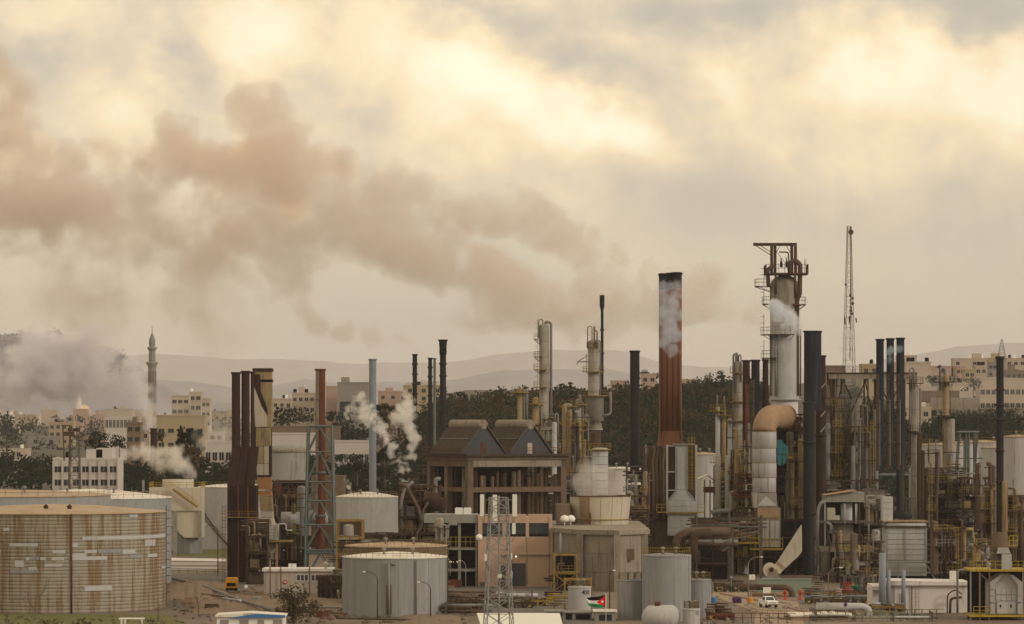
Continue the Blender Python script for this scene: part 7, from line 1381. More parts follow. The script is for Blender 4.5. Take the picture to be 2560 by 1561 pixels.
# yard at the bottom right
big_pipe('big white pipe bending down beside the purple road sign', [P3(11, 1250, 1312, 582), P3(11, 1740, 1318, 582), P3(11, 1800, 1350, 582), P3(11, 1800, 1440, 582)], .55, 'pipe_white', 3)
big_pipe('thinner white pipe under the big white pipe', [P3(11, 1180, 1345, 584), P3(11, 1560, 1345, 584), P3(11, 1710, 1420, 580)], .35, 'pipe_grey', 3)
big_pipe('red and grey loading pipe with round elbow behind the pickup', [P3(11, 450, 1115, 650), P3(11, 950, 1118, 650), P3(11, 1000, 1160, 650), P3(11, 1000, 1290, 650)], .5, 'pipe_brown', 4)
big_pipe('lower faded pipe behind the pickup', [P3(11, 560, 1195, 652), P3(11, 980, 1195, 652)], .4, 'duct_tan', 4)
for lab, a, c, v0, v1, y, m_, nm in (('faded green retaining wall below the snail-shaped fan', 640, 1200, 1040, 1190, 668, 'green_wall', 'retaining_wall'), ('pale green low wall with white top below the long white building', 0, 0, 0, 0, 0, '', '')):
    if not m_: continue
    p, q = P3(11, a, v0, y), P3(11, c, v1, y); b = MB(); b.box(p.x, q.x, y, y+1.5, 0, p.z); b.box(p.x-.1, q.x+.1, y-.12, y+1.6, p.z+.003, p.z+.15); tag(b.build(nm, m_), lab, 'wall')
b = MB(); p, q = P3(13, 255, 1375, 586), P3(13, 790, 1470, 574); b.add([(p.x, 586, 0), (q.x, 574, 0), (q.x, 574, P3(13, 0, 1408, 574).z), (p.x, 586, P3(13, 0, 1365, 586).z), (p.x, 587, 0), (q.x, 575, 0), (q.x, 575, P3(13, 0, 1408, 574).z), (p.x, 587, P3(13, 0, 1365, 586).z)], [(0, 1, 2, 3), (7, 6, 5, 4), (3, 2, 6, 7), (0, 3, 7, 4), (1, 5, 6, 2)]); tag(b.build('retaining_wall', 'green_wall'), 'pale green sloping wall below the long white building', 'wall')
def pickup():
    y = 612; q = lambda a, c: P3(11, a, c, y); t = thing('pickup_truck', 'white pickup truck driving toward the viewer on the plant road', 'pickup', (q(793, 0).x, y, 0)); M_ = MB
    cx = q(800, 0).x; z0 = .02; th = R(14); cs, sn = math.cos(th), math.sin(th)
    def T(p): return (cx+p[0]*cs-p[1]*sn, y+p[0]*sn+p[1]*cs, p[2]+z0)
    def body(outl, w0, w1, nm, m_, par=t):   # outl: (length, z) profile; w0/w1 half widths low/high
        zlo, zhi = min(p[1] for p in outl), max(p[1] for p in outl); n = len(outl); vs_ = []
        for s in (-1, 1):
            for l, z in outl: w_ = w0+(w1-w0)*(z-zlo)/max(.01, zhi-zlo); vs_.append(T((s*w_, l, z)))
        b = M_(); b.add(vs_, [tuple(range(n)), tuple(reversed(range(n, 2*n)))]+[(i, n+i, n+(i+1) % n, (i+1) % n) for i in range(n)]); o = b.build(nm, m_, par if par is t else t); o.parent = par; return o
    bo = body([(0, .42), (0, .95), (.12, 1.05), (1.35, 1.12), (4.9, 1.12), (4.9, .42)], .88, .86, 'body', 'white_paint')
    body([(1.25, 1.11), (1.9, 1.72), (3.0, 1.76), (3.3, 1.11)], .84, .68, 'cab', 'white_paint')
    b = M_(); b.add([T((-.70, 1.30, 1.17)), T((.70, 1.30, 1.17)), T((.60, 1.82, 1.66)), T((-.60, 1.82, 1.66))], [(0, 1, 2, 3)]); b.build('windscreen', 'glass_blue', t)
    for s in (-1, 1): b = M_(); b.add([T((s*.83, 1.65, 1.2)), T((s*.83, 3.0, 1.2)), T((s*.72, 2.9, 1.65)), T((s*.73, 2.0, 1.64))], [(0, 1, 2, 3)]); b.build('side_window', 'glass_dark', t)
    b = M_(); b.add([T((s*.52, -.015, z)) for s, z in ((-1, .72), (1, .72), (1, .9), (-1, .9))], [(0, 1, 2, 3)]); b.build('grille', 'steel_pale', t)
    b = M_(); b.add([T((s, -.06, z)) for s, z in ((-.88, .42), (.88, .42), (.88, .6), (-.88, .6))]+[T((s, .05, z)) for s, z in ((-.88, .42), (.88, .42), (.88, .6), (-.88, .6))], [(0, 1, 2, 3), (0, 4, 5, 1), (3, 2, 6, 7)]); b.build('bumper', 'steel', t)
    for s in (-.7, .7): b = M_(); b.add([T((s-.15, -.02, .72)), T((s+.15, -.02, .72)), T((s+.15, -.02, .9)), T((s-.15, -.02, .9))], [(0, 1, 2, 3)]); b.build('headlight', 'cream_panel', t)
    for s in (-1, 1):
        for l in (.85, 4.0): b = M_(); b.cyl(T((s*.62, l, .34)), T((s*.9, l, .34)), .35, n=16); b.build('wheel', 'tyre', t)
    for s in (-1, 1): b = M_(); p = T((s*1.0, 1.5, 1.25)); b.obox(p, (.1, .05, .08), th); b.build('mirror', 'tyre', t)
    b = M_(); b.add([T((-.86, 4.9, .45)), T((.86, 4.9, .45)), T((.86, .1, .45)), T((-.86, .1, .45))], [(0, 1, 2, 3)]); b.build('underbody', 'tyre', t)
pickup()
def sign(label, n_, px, py, base, y, shape, m_, mark=None, s=.4):
    p = P3(n_, px, py, y); t = thing('road_sign', label, 'sign', (p.x, y, 0)); b = MB(); b.cyl((p.x, y, 0), (p.x, y, p.z), .04, n=6); b.build('post', 'galvanised', t); b = MB()
    if shape == 'round': b.cyl((p.x, y-.08, p.z), (p.x, y-.045, p.z), s, n=20)
    else: b.box(p.x-s*shape, p.x+s*shape, y-.08, y-.045, p.z-s, p.z+s)
    f = b.build('face', m_, t)
    if mark == 'A':
        b = MB(); b.prism([(p.x-s*.55, p.z-s*.6), (p.x, p.z+s*.7), (p.x+s*.55, p.z-s*.6), (p.x+s*.28, p.z-s*.6), (p.x, p.z+s*.1), (p.x-s*.28, p.z-s*.6)], y-.11, y-.085); b.build('symbol', 'white_paint', t).parent = f
    if mark == 'lines': b = MB(); b.box(p.x-.02, p.x+.02, y-.1, y-.083, p.z-s*.8, p.z+s*.8); b.build('divider', 'steel', t).parent = f
    return t
sign('blank white board on a post behind the pickup', 11, 738, 1148, 0, 646, 1.3, 'cream_panel', None, .5)
sign('white notice board with a divider line by the fan plinth', 11, 584, 1012, 0, 662, 1.1, 'cream_panel', 'lines', .45)
sign('blue square sign with white symbol at the yellow railing', 11, 1175, 1228, 0, 636, 1.0, 'blue_paint', 'A', .35)
sign('round purple-backed sign in front of the big white pipe', 11, 1554, 1300, 0, 578, 'round', 'purple_paint', None, .3)
sign('pale blue round sign on tall post left of the plant road', 11, 370, 1012, 0, 662, 'round', 'galvanised', None, .26)
sign('white round sign on a post before the gatehouse', 4, 480, 1110, 0, 652, 'round', 'white_paint', None, .3)
lamp_post('tall pale lamp post with straight arm left of the pickup', cu(11, 543), cv(11, 800), 632, 2.0, 1, 'pipe_grey')
lamp_post('tall pale lamp post with straight arm right of the pickup', cu(11, 1378), cv(11, 910), 590, 1.7, 1, 'pipe_grey')
lamp_post('twin-lantern dark lamp post between the flag and grey steel tank', cu(8, 540), cv(8, 995), 590, .5, 1, 'steel_brown')
lamp_post('thin lamp post with curved arm at the right of the white building', cu(13, 1010), cv(13, 1180), 628, .6, 1, 'steel_brown')
def fence(label, pts, y0, m_, h=1.2, name='railing_fence', step=1.2):
    P_ = [Vector((G(u, v)[0], G(u, v)[1], 0)) for u, v in pts]; t = thing(name, label, 'fence', tuple(P_[0]))
    for a, c in zip(P_[:-1], P_[1:]):
        n = max(2, int((c-a).length/step))
        for i in range(n): q = a+(c-a)*i/n; b = MB(); b.bar(q, q+Vector((0, 0, h)), .09); b.build('post', m_, t)
        for k in (h, h*.55): b = MB(); b.bar(a+Vector((0, 0, k)), c+Vector((0, 0, k)), .07); b.build('rail', m_, t)
fence('ochre pipe railing beyond the pickup, along the plant road', [(1995, 1502), (2150, 1506)], 0, 'ochre_rail', 1.4)
fence('ochre railing at the bottom below the big white pipe', [(2010, 1553), (2240, 1556)], 0, 'ochre_rail', 1.5)
fence('rusty railing at the bottom edge left of the plant road', [(1790, 1558), (1990, 1560)], 0, 'rust_red', 1.5)
fence('brown railing in front of the pale green sloping wall', [(2250, 1552), (2360, 1550)], 0, 'steel_brown', 1.6)
fence('rusty post fence beside the stones left of the plant road', [(1850, 1538), (1975, 1545)], 0, 'duct_tan', 1.0)
hut('low pinkish building with white curved roof edge at the bottom right', 11, 1005, 1645, 1408, 1500, 574, 'peach', 'roof_white', dp=9, name='low_building')
def roof_vents():
    y = 577
    for i, (px, lab) in enumerate(((1328, 'left of two white roof vents on the low pinkish building'), (1416, 'right of two white roof vents on the low pinkish building'))): p = P3(11, px, 1375, y); zb = P3(11, 0, 1408, 574).z; b = MB(); b.lathe(p.x, y, [(.35, zb), (.35, p.z-.1), (.45, p.z-.08), (.45, p.z+.05), (.01, p.z+.2)], 12); tag(b.build('roof_vent', 'white_paint', loc=(p.x, y, zb)), lab, 'vent')
roof_vents()
unit('brown pipe bench with red beam at the bottom left of the plant road', 1770, 1835, 1535, 575, 3, 91, 'rust_red', 1.0, cols=('pipe_brown', 'steel_brown', 'pipe_grey'), lv=1.4, nx=3, rails=('rust_red',))
unit('low valve rack at the bottom between road sign and white building', 2170, 2260, 1515, 588, 4, 95, 'ochre_rail', 1.0, cols=('pipe_white', 'pipe_grey', 'steel_brown'), lv=1.6, nx=5)
pipe_rack('low rusty pipe rack along the bottom edge right of the plant road', 2040, 2330, 1538, 1556, 571, 3, 96, ('pipe_grey', 'pipe_brown', 'pipe_white'), npipes=4, big=.22)
pipe_rack('pipe rack crossing in front of the long white building porch', 2100, 2260, 1492, 1512, 628, 4, 97, ('pipe_grey', 'pipe_brown', 'steel_brown'), npipes=6, big=.3)
unit('cluttered pump bays behind the yellow railing, left of the white building', 2020, 2180, 1497, 626, 5, 98, 'steel_brown', 1.2, cols=('pipe_grey', 'green_paint', 'steel_brown', 'vessel'), lv=2.4, nx=9)
unit('small valve station right of the grey steel tanks', 1790, 1880, 1462, 668, 4, 92, 'steel_brown', 1.0, cols=('green_paint', 'pipe_brown', 'duct_tan'), lv=2.4, nx=4)
unit('low pump row with green and red machines below the black chimney', 2020, 2180, 1480, 655, 5, 93, 'steel_brown', 1.2, cols=('green_paint', 'pipe_grey', 'steel_brown', 'red_paint', 'pipe_brown'), lv=3.0, nx=7)
unit('pump and pipe clutter left of the long white building', 2110, 2190, 1440, 668, 6, 94, 'steel', 1.2, cols=('green_paint', 'pipe_grey', 'vessel', 'pipe_brown'), lv=3.2, nx=4)
def hydrant(label, px, py, col_): p = P3(11, px, py, 640); t = thing('hydrant', label, 'hydrant', (p.x, 640, 0)); b = MB(); b.lathe(p.x, 640, [(.3, 0), (.3, .2), (.18, .25), (.18, 1.2), (.26, 1.25), (.26, 1.5), (.01, 1.75)], 12); b.build('barrel', col_, t); b = MB(); b.cyl((p.x-.4, 640, 1.1), (p.x+.4, 640, 1.1), .11); b.build('outlet', col_, t)
hydrant('red hydrant beside the blue square sign', 1085, 1215, 'red_paint'); hydrant('red hydrant directly behind the pickup on its right', 925, 1270, 'red_paint')
for px, py, lab, m_ in ((405, 1290, 'left of two dark blue barrels on the gravel by the plant road', 'purple_paint'), (446, 1290, 'right of two dark blue barrels on the gravel by the plant road', 'purple_paint'), (185, 1280, 'blue crate at the foot of the grey steel tanks', 'blue_paint'), (565, 1330, 'yellow sack pile left of the pickup', 'orange_paint')):
    p = P3(11, px, py, 628); b = MB(); b.lathe(p.x, 628, [(.42, 0), (.45, .3), (.42, .6), (.45, .7), (.42, 1.0), (.01, 1.02)], 14); tag(b.build('barrel', m_, loc=(p.x, 628, 0)), lab, 'barrel')
gpoly('road', [(1790, 1462), (1850, 1462), (1905, 1495), (1995, 1505), (2010, 1561), (2020, 1600), (1880, 1600), (1890, 1530), (1780, 1490)], 'yard_dirt', .02)
gpoly('road', [(2000, 1500), (2600, 1500), (2600, 1512), (2000, 1512)], 'asphalt', .025)
for i, (u0, u1, v) in enumerate(((1802, 1900, 1486), (1960, 2030, 1518))):
    p, q = G(u0, v), G(u1, v+18); b = MB(); b.obox(((p[0]+q[0])/2, (p[1]+q[1])/2, .12), (math.hypot(q[0]-p[0], q[1]-p[1])/2, .18, .12), math.atan2(q[1]-p[1], q[0]-p[0])); b.build('kerb', 'duct_tan', kind='structure')
# ================================================================ TOWN, HILLSIDE AND TREES
house('long white office block with vertical fins, windows and rooftop cabins, behind the tanks', cu(1, 500), cu(1, 1105), cv(1, 1390), 955, 4, 7, 'stone_white', 14, box=2, tanks=2, fins=True, win=(2.2, 1.5), fh=3.3, off=.6, name='office_block', cat='building')
house('yellowish school-like block with five small windows, below the minaret', cu(1, 1470), cu(1, 1920), cv(1, 985), 1260, 3, 5, 'stone_ochre', 14, win=(1.8, 1.3), fh=4.6, off=2.2, skipw=.2)
house('tall stepped apartment block behind the yellowish block, left half', cu(1, 1610), cu(1, 1775), cv(1, 795), 1650, 5, 3, 'stone_pale', 12, win=(1.7, 1.4), fh=4.2)
house('tall stepped apartment block behind the yellowish block, taller right half', cu(1, 1777), cu(1, 1890), cv(1, 762), 1660, 5, 2, 'stone_pale', 12, win=(2.2, 1.6), fh=4.2, tanks=1)
house('narrow beige apartment wing right of the tall stepped block', cu(1, 1895), cu(1, 1970), cv(1, 820), 1640, 5, 2, 'stone_pale', 12, win=(1.6, 1.4), fh=4.2)
house('brown-roofed narrow house standing at the foot of the minaret', cu(1, 1190), cu(1, 1322), cv(1, 1052), 1180, 3, 2, 'stone_brown', 10, box=1)
house('pale narrow house beside the brown house under the minaret', cu(1, 1325), cu(1, 1400), cv(1, 1020), 1190, 4, 1, 'stone_pale', 10)
house('white row of low arches behind the dark trees, left of the minaret', cu(1, 985), cu(1, 1300), cv(1, 1000), 1500, 1, 9, 'stone_white', 12, win=(2.0, 3.0), fh=4)
house('long low white building half hidden by the rusted chimneys', 512, 579, cv(3, 950), 1150, 3, 4, 'stone_white', 14, win=(2.4, 2.4), fh=6.2, off=.8, skipw=.0)
house('white terrace house with flat canopy between the ochre duct and braced tower', 679, 790, cv(3, 862), 1140, 1, 0, 'stone_white', 14, box=0)
house('long white school block with window row right of the braced tower', 833, 923, cv(3, 940), 1150, 3, 7, 'stone_white', 14, win=(2.8, 2.4), fh=6.4, off=1.6, glass='glass_blue', fins=False)
house('wide brown flat-roofed shed above the white canopy house', 678, 848, cv(3, 790), 1240, 1, 0, 'stone_brown', 12)
house('unfinished concrete house with two dark openings right of the braced tower', cu(3, 1432), cu(3, 1760), cv(3, 330), 1480, 2, 2, 'stone_grey', 14, box=1, win=(6, 5.2), fh=11, off=4, seed=5)
house('blank pinkish house wall touching the unfinished concrete house', cu(3, 1312), cu(3, 1430), cv(3, 370), 1500, 1, 0, 'stone_pink', 12)
house('terraced beige house with dark roof slot above the cypress trees', cu(3, 960), cu(3, 1200), cv(3, 440), 1500, 3, 4, 'stone_pale', 12, box=1, tanks=2, fh=4)
house('lower beige house with white water tank left of the terraced house', cu(3, 755), cu(3, 955), cv(3, 500), 1520, 3, 3, 'stone_pale', 12, tanks=2, fh=4)
house('pinkish house just right of the blue-grey chimney', 945, 1020, cv(3, 420), 1560, 3, 3, 'stone_pink', 12, box=1, fh=4)
house('small white house on the wooded ridge right of the short black chimney', 1478, 1512, 966, 1320, 2, 2, 'stone_white', 9)
house('beige hilltop house left of the single dark square-cut chimney', 1528, 1572, 955, 1380, 2, 3, 'stone_pink', 10)
house('pinkish hilltop house between dark chimney and big red chimney', 1604, 1640, 938, 1360, 3, 2, 'stone_pink', 10)
house('beige house low on the ridge right of the big red chimney', 1706, 1742, 952, 1380, 2, 2, 'stone_ochre', 10)
house('brown slab-roofed house behind the open steel frame, left', 2066, 2112, 918, 1250, 2, 0, 'stone_brown', 10)
house('ochre house behind the blue-black chimneys', 2155, 2196, 914, 1240, 2, 2, 'stone_ochre', 10, tanks=2)
house('big blank beige house on the hillside right of the blue-black chimneys', cu(12, 650), cu(12, 898), cv(12, 428), 1320, 3, 0, 'stone_pale', 14, tanks=3)
house('beige house with rooftop dish behind the ringed crown column', cu(12, 1150), cu(12, 1235), cv(12, 470), 1500, 3, 2, 'stone_pink', 10)
house('small ochre house with one dark window right of the ringed crown column', cu(12, 1235), cu(12, 1330), cv(12, 500), 1420, 2, 2, 'stone_ochre', 10)
house('grey house with dark top window left of the ringed dark chimney', cu(12, 1340), cu(12, 1450), cv(12, 465), 1460, 3, 2, 'stone_pale', 10, tanks=2)
house('long beige house with dark square windows left of the ringed chimney, hillside', cu(12, 1382), cu(12, 1545), cv(12, 585), 1300, 2, 3, 'stone_pale', 12, win=(2.0, 1.6), fh=4.6, off=2.0, vb=1012)
house('long beige house continuing right of the ringed chimney at the edge', cu(12, 1620), cu(12, 1900), cv(12, 590), 1305, 2, 5, 'stone_pale', 12, win=(2.2, 1.6), fh=4.6, off=1.8, vb=1012)
house('brown house at the right edge above the long beige house', cu(12, 1640), cu(12, 1850), cv(12, 510), 1450, 2, 4, 'stone_brown', 12, box=1)
house('pale house highest on the right hill beyond the ringed chimney', cu(12, 1470), cu(12, 1590), cv(12, 430), 1700, 2, 3, 'stone_grey', 12, box=1)
for i, (a, c, v0, v1, y, lab) in enumerate(((780, 960, 660, 690, 1240, 'upper beige terrace wall on the right hillside'), (800, 1180, 700, 730, 1225, 'middle brown terrace wall on the right hillside'), (900, 1380, 770, 800, 1215, 'lower long beige terrace wall on the right hillside'))):
    p, q = P3(12, a, v0, y), P3(12, c, v1, y); b = MB(); b.box(p.x, q.x, y, y+2, q.z-3, p.z); tag(b.build('terrace_wall', ('plaster', 'concrete_brown', 'concrete')[i], loc=(p.x, y, q.z-3)), lab, 'wall')
def van(): 
    y = 1255; p = P3(12, 1190, 705, y); q = P3(12, 1245, 668, y); t = thing('parked_van', 'tiny white van parked on the right hillside road', 'van', (p.x, y, p.z)); b = MB(); w_ = q.x-p.x; h = q.z-p.z
    b.prism([(p.x, p.z+.3), (q.x, p.z+.3), (q.x, p.z+h*.9), (p.x+w_*.3, q.z), (p.x+w_*.08, p.z+h*.6), (p.x, p.z+h*.5)], y, y+1.9); b.build('body', 'white_paint', t)
    b = MB(); b.box(p.x+w_*.3, q.x-.4, y-.03, y-.002, p.z+h*.55, p.z+h*.82); b.build('window', 'glass_dark', t)
    for f in (.2, .8): b = MB(); b.cyl((p.x+w_*f, y-.06, p.z+.35), (p.x+w_*f, y+.2, p.z+.35), .36, n=12); b.build('wheel', 'tyre', t)
van()
# hazy town on the far slope: flat-roofed houses, each placed and described
rg = random.Random(21); bins = [(-20, 120, 'at the left edge'), (120, 260, 'left of the golden dome'), (260, 372, 'just left of the minaret'), (372, 520, 'right of the minaret'), (520, 690, 'behind the rusted chimneys'), (690, 900, 'between the ochre duct and blue-grey chimney'), (900, 1060, 'right of the blue-grey chimney')]
cn = {'stone_pale': 'beige', 'stone_pink': 'pinkish', 'stone_grey': 'grey', 'stone_ochre': 'ochre', 'stone_white': 'whitish', 'stone_brown': 'brown'}; used = set(); ordn = ['front', 'second', 'third', 'fourth', 'fifth', 'sixth', 'seventh', 'rear']
for u0, u1, where in bins:
    k = 0
    rows = [1340, 1520, 1750, 2000, 2300, 2650, 2900]
    for ri, y in enumerate(rows):
        u = u0+rg.uniform(0, 14); j = 0
        while u < u1-8:
            w_ = rg.uniform(8, 17)*F/y; 
            if rg.random() < (.45 if ri < 2 else .85):
                m_ = rg.choice(list(cn)[:5]+['stone_pink', 'stone_pale']); fl = rg.randint(1, 3 if ri else 2); z0 = float(ground_z(X(u+w_/2, y), y)); vt = HV-(z0+fl*3.3+.4-CAM_H)*F/y; bx_ = rg.choice((0, 0, 1)); tk = rg.choice((0, 1))
                pos = ('leftmost', 'second', 'third', 'fourth', 'fifth', 'sixth', 'seventh', 'eighth', 'ninth', 'tenth')[min(j, 9)]
                lab = f"{pos} {cn[m_]} {('low', 'two-storey', 'three-storey')[fl-1]} house, {ordn[ri]} row of town, {where}"
                house(lab, u, u+w_, vt, y+rg.uniform(-40, 40), fl, rg.randint(2, 4) if ri < 4 else 0, m_, rg.uniform(8, 14), box=bx_, tanks=tk, group='flat-roofed houses of the hazy town', seed=ri*100+j, fh=3.2, win=(1.5, 1.5)); j += 1
            u += w_*rg.uniform(1.0, 1.5)
rg = random.Random(77)
for ri, y in enumerate((1215, 1300, 1400, 1520, 1680, 1850)):
    u = 2215+rg.uniform(0, 40); j = 0
    while u < 2600:
        w_ = rg.uniform(8, 15)*F/y
        if rg.random() < .62:
            m_ = rg.choice(('stone_pale', 'stone_pink', 'stone_grey', 'stone_ochre', 'stone_pale')); fl = rg.randint(1, 2); z0 = float(ground_z(X(u+w_/2, y), y)); vt = HV-(z0+fl*3.4+.6-CAM_H)*F/y
            house(f"{('leftmost', 'second', 'third', 'fourth', 'fifth', 'sixth', 'seventh', 'eighth', 'ninth')[min(j, 8)]} {cn[m_]} {('low', 'two-storey')[fl-1]} house, {ordn[ri]} row on the right hillside", u, u+w_, vt, y, fl, rg.randint(2, 4), m_, 10, box=rg.choice((0, 0, 1)), tanks=rg.choice((0, 1, 2)), group='flat-roofed houses on the right hillside', seed=ri*50+j, fh=3.3, win=(1.5, 1.4), skipw=.2); j += 1
        u += w_*rg.uniform(1.05, 1.9)
def minaret():
    y = 1500; q = lambda a, c: P3(1, a, c, y); cx = q(1428, 0).x; t = thing('minaret', 'tall stone minaret with two balconies and pointed spire rising over the town', 'minaret', (cx, y, float(ground_z(cx, y)))); s = 640/2403*y/F; r = 38*s; z = lambda c: q(0, c).z
    b = MB(); b.box(cx-r*1.1, cx+r*1.1, y-r*1.1, y+r*1.1, float(ground_z(cx, y))-1, z(860)); b.build('base', 'stone_pale', t)
    b = MB(); b.lathe(cx, y, [(r*1.05, z(859)), (r*1.05, z(740)), (r, z(520))], 8, False); b.build('shaft', 'stone_grey', t)
    for k in range(8): a = 2*math.pi*(k+.5)/8; b = MB(); b.obox((cx+r*.96*math.cos(a), y+r*.96*math.sin(a), (z(700)+z(560))/2), (.12, .32, (z(560)-z(700))/2), a); b.build('niche', 'stone_brown', t)
    b = MB(); b.lathe(cx, y, [(r, z(530)), (r*1.1, z(505)), (r*1.45, z(488)), (r*1.45, z(470)), (r*1.35, z(470)), (r*1.35, z(478)), (r*.9, z(478))], 16); b.build('balcony', 'stone_grey', t)
    b = MB(); b.lathe(cx, y, [(r*.86, z(480)), (r*.82, z(355))], 8, False); b.build('upper_shaft', 'stone_grey', t)
    b = MB(); b.lathe(cx, y, [(r*.82, z(365)), (r*1.2, z(345)), (r*1.2, z(330)), (r*.8, z(330))], 16); b.build('balcony', 'stone_grey', t)
    b = MB(); b.lathe(cx, y, [(r*.72, z(331)), (r*.8, z(300)), (r*.78, z(270)), (r*.55, z(235)), (r*.2, z(205)), (r*.12, z(195)), (.06, z(125))], 12); b.build('spire', 'stone_grey', t)
minaret()
def mosque():
    y = 2350; q = lambda a, c: P3(1, a, c, y); cx = q(735, 0).x; g = float(ground_z(cx, y)); t = thing('minaret', 'thin sunlit minaret far off in the haze beside a small golden dome', 'minaret', (cx, y, g)); b = MB(); b.lathe(cx, y, [(3.4, g-1), (3.0, q(0, 880).z), (2.0, q(0, 870).z), (1.8, q(0, 820).z), (.1, q(0, 760).z)], 10); b.build('shaft', 'stone_white', t)
    c2 = q(780, 0).x; zd = q(0, 940).z; t = thing('domed_hall', 'small golden dome on a hazy white hall beside the thin minaret', 'mosque', (c2, y, g)); b = MB(); b.box(c2-11, c2+14, y+1, y+14, g-1, zd-3); b.build('hall', 'stone_pale', t); b = MB(); b.lathe(c2, y+4, [(3.4, zd-3), (4.2, zd-1), (4.0, zd+1.2), (2.4, zd+3.4), (.1, zd+4.6)], 20); b.build('dome', 'gold', t)
mosque()
# masts
lattice('twin-headed floodlight mast behind the white office block', cu(1, 700), 935, Z(cv(1, 1150), 935), 3.0, 2.2, 1, 9, 'steel', 'floodlight_mast', 'mast', .2, .09)
def flood():
    y = 935; t = thing('floodlight_gantry', 'dark square floodlight platforms on top of a mast above the office block', 'lights', (X(cu(1, 640), y), y, Z(cv(1, 1400), y)))
    for a, c, v0, v1 in ((580, 660, 1062, 1072), (598, 690, 1125, 1165), (690, 728, 1160, 1172)): p, q = P3(1, a, v0, y), P3(1, c, v1, y); b = MB(); b.box(p.x, q.x, y-1, y+1.5, q.z, p.z); b.build('platform', 'steel_brown', t)
    for a, v0, v1 in ((590, 1070, 1400), (655, 1070, 1400)): b = MB(); b.bar(P3(1, a, v0, y), P3(1, a+12, v1, y), .25); b.build('leg', 'steel', t)
    for a in (655, 700, 730): p = P3(1, a, 1108, y); b = MB(); b.obox(p, (.5, .3, .4), 0); b.build('floodlight', 'steel_brown', t)
    b = MB(); b.bar(P3(1, 655, 1110, y), P3(1, 735, 1110, y), .2); b.bar(P3(1, 690, 1110, y), P3(1, 700, 1180, y), .2); b.build('arm', 'steel_brown', t)
flood()
stack('short black chimney with collar right of the minaret foot', cu(1, 1412), cu(1, 1474), cv(1, 1095), 930, 'rust_dark', vb=1200, rings=(cv(1, 1138),))
lattice('small distant pylon above the ringed dark chimney', cu(12, 1598), 1600, Z(cv(12, 192), 1600), 3.6, .5, Z(cv(12, 400), 1600), 6, 'steel_pale', 'pylon', 'pylon', .12, .07)
# trees that stand apart
T_ = [('left tall dark tree above the office block roof', cu(1, 920), cv(1, 1130), cv(1, 1330), 1010, 60, 'leaf_dark'), ('right dark tree above the office block roof', cu(1, 1120), cv(1, 1150), cv(1, 1300), 1020, 42, 'leaf_dark'),
 ('round olive tree beside the short black collared chimney', cu(1, 1530), cv(1, 1130), cv(1, 1240), 1060, 32, 'leaf_olive'), ('tall dark leaning tree left of the long white building', cu(1, 1710), cv(1, 1065), cv(1, 1400), 1050, 44, 'leaf_dark'),
 ('bushy dark tree right of the leaning tree', cu(1, 1850), cv(1, 1050), cv(1, 1340), 1060, 44, 'leaf_grey'), ('large hazy tree at the left edge of the town', cu(1, 60), cv(1, 960), cv(1, 1200), 1350, 66, 'leaf_grey'),
 ('brownish tree in front of the leaning tree', cu(1, 1800), cv(1, 1250), cv(1, 1480), 960, 60, 'leaf_brown'), ('dark cypress left of the dark clump above the brown shed', cu(3, 795), cv(3, 590), cv(3, 790), 1300, 13, 'leaf_dark'), ('second cypress beside the dark clump above the brown shed', cu(3, 845), cv(3, 560), cv(3, 790), 1320, 11, 'leaf_dark'),
 ('wide dark tree clump above the brown flat-roofed shed', cu(3, 1000), cv(3, 590), cv(3, 790), 1300, 84, 'leaf_dark'), ('dark pine mass left of the blue-grey chimney', cu(3, 1560), cv(3, 720), cv(3, 930), 1250, 86, 'leaf_dark'), ('second pine in the dark mass near the unfinished house', cu(3, 1450), cv(3, 620), cv(3, 900), 1300, 50, 'leaf_dark'),
 ('broad green tree in front of the white school block', cu(3, 1640), cv(3, 1040), cv(3, 1330), 960, 78, 'leaf_dark'), ('low dark bush at the foot of the school block', cu(3, 1480), cv(3, 1190), cv(3, 1330), 950, 50, 'leaf_dark'), ('green tree behind the steam, right of the blue-grey chimney', cu(3, 1900), cv(3, 520), cv(3, 900), 1080, 42, 'leaf_olive'), ('lower green tree right of the blue-grey chimney foot', cu(3, 1920), cv(3, 900), cv(3, 1350), 1000, 46, 'leaf_dark'),
 ('dark tree on the hillside right of the blank beige house', cu(12, 915), cv(12, 525), cv(12, 640), 1290, 26, 'leaf_dark'), ('dark round tree in front of the long beige hillside house', cu(12, 1320), cv(12, 575), cv(12, 690), 1270, 34, 'leaf_dark'), ('thin cypress behind the ringed crown column', cu(12, 985), cv(12, 425), cv(12, 560), 1400, 8, 'leaf_grey'),
 ('umbrella pine on the ridge right of the big red chimney', cu(7, 1470), cv(7, 880), cv(7, 1000), 1280, 40, 'leaf_dark'), ('round pine on the ridge left of the pale ochre-platform column', cu(7, 1590), cv(7, 845), cv(7, 960), 1290, 26, 'leaf_dark'), ('twin pine on the ridge, left, behind the slim column pair', cu(5, 1588), cv(5, 655), cv(5, 790), 1300, 17, 'leaf_dark'), ('twin pine on the ridge, right, behind the slim column pair', cu(5, 1680), cv(5, 655), cv(5, 790), 1300, 14, 'leaf_dark'),
 ('hazy pine on the ridge just left of the big red chimney', cu(7, 870), cv(7, 840), cv(7, 950), 1420, 26, 'leaf_grey'), ('second hazy pine touching the big red chimney', cu(7, 965), cv(7, 870), cv(7, 960), 1420, 22, 'leaf_grey')]
for i, (lab, u, vt, vb, y, wp, lf) in enumerate(T_): tree(lab, u, vt, vb, y, wp, lf, 100+i, n=170+int(wp*4), cl=9+int(wp/8))
t_ = tree('scraggly olive-brown tree in front of the gatehouse at the bottom', cu(4, 985), cv(4, 1120), cv(4, 1480), 566, 96, 'leaf_brown', 200, n=1500, s=.22, cl=26)
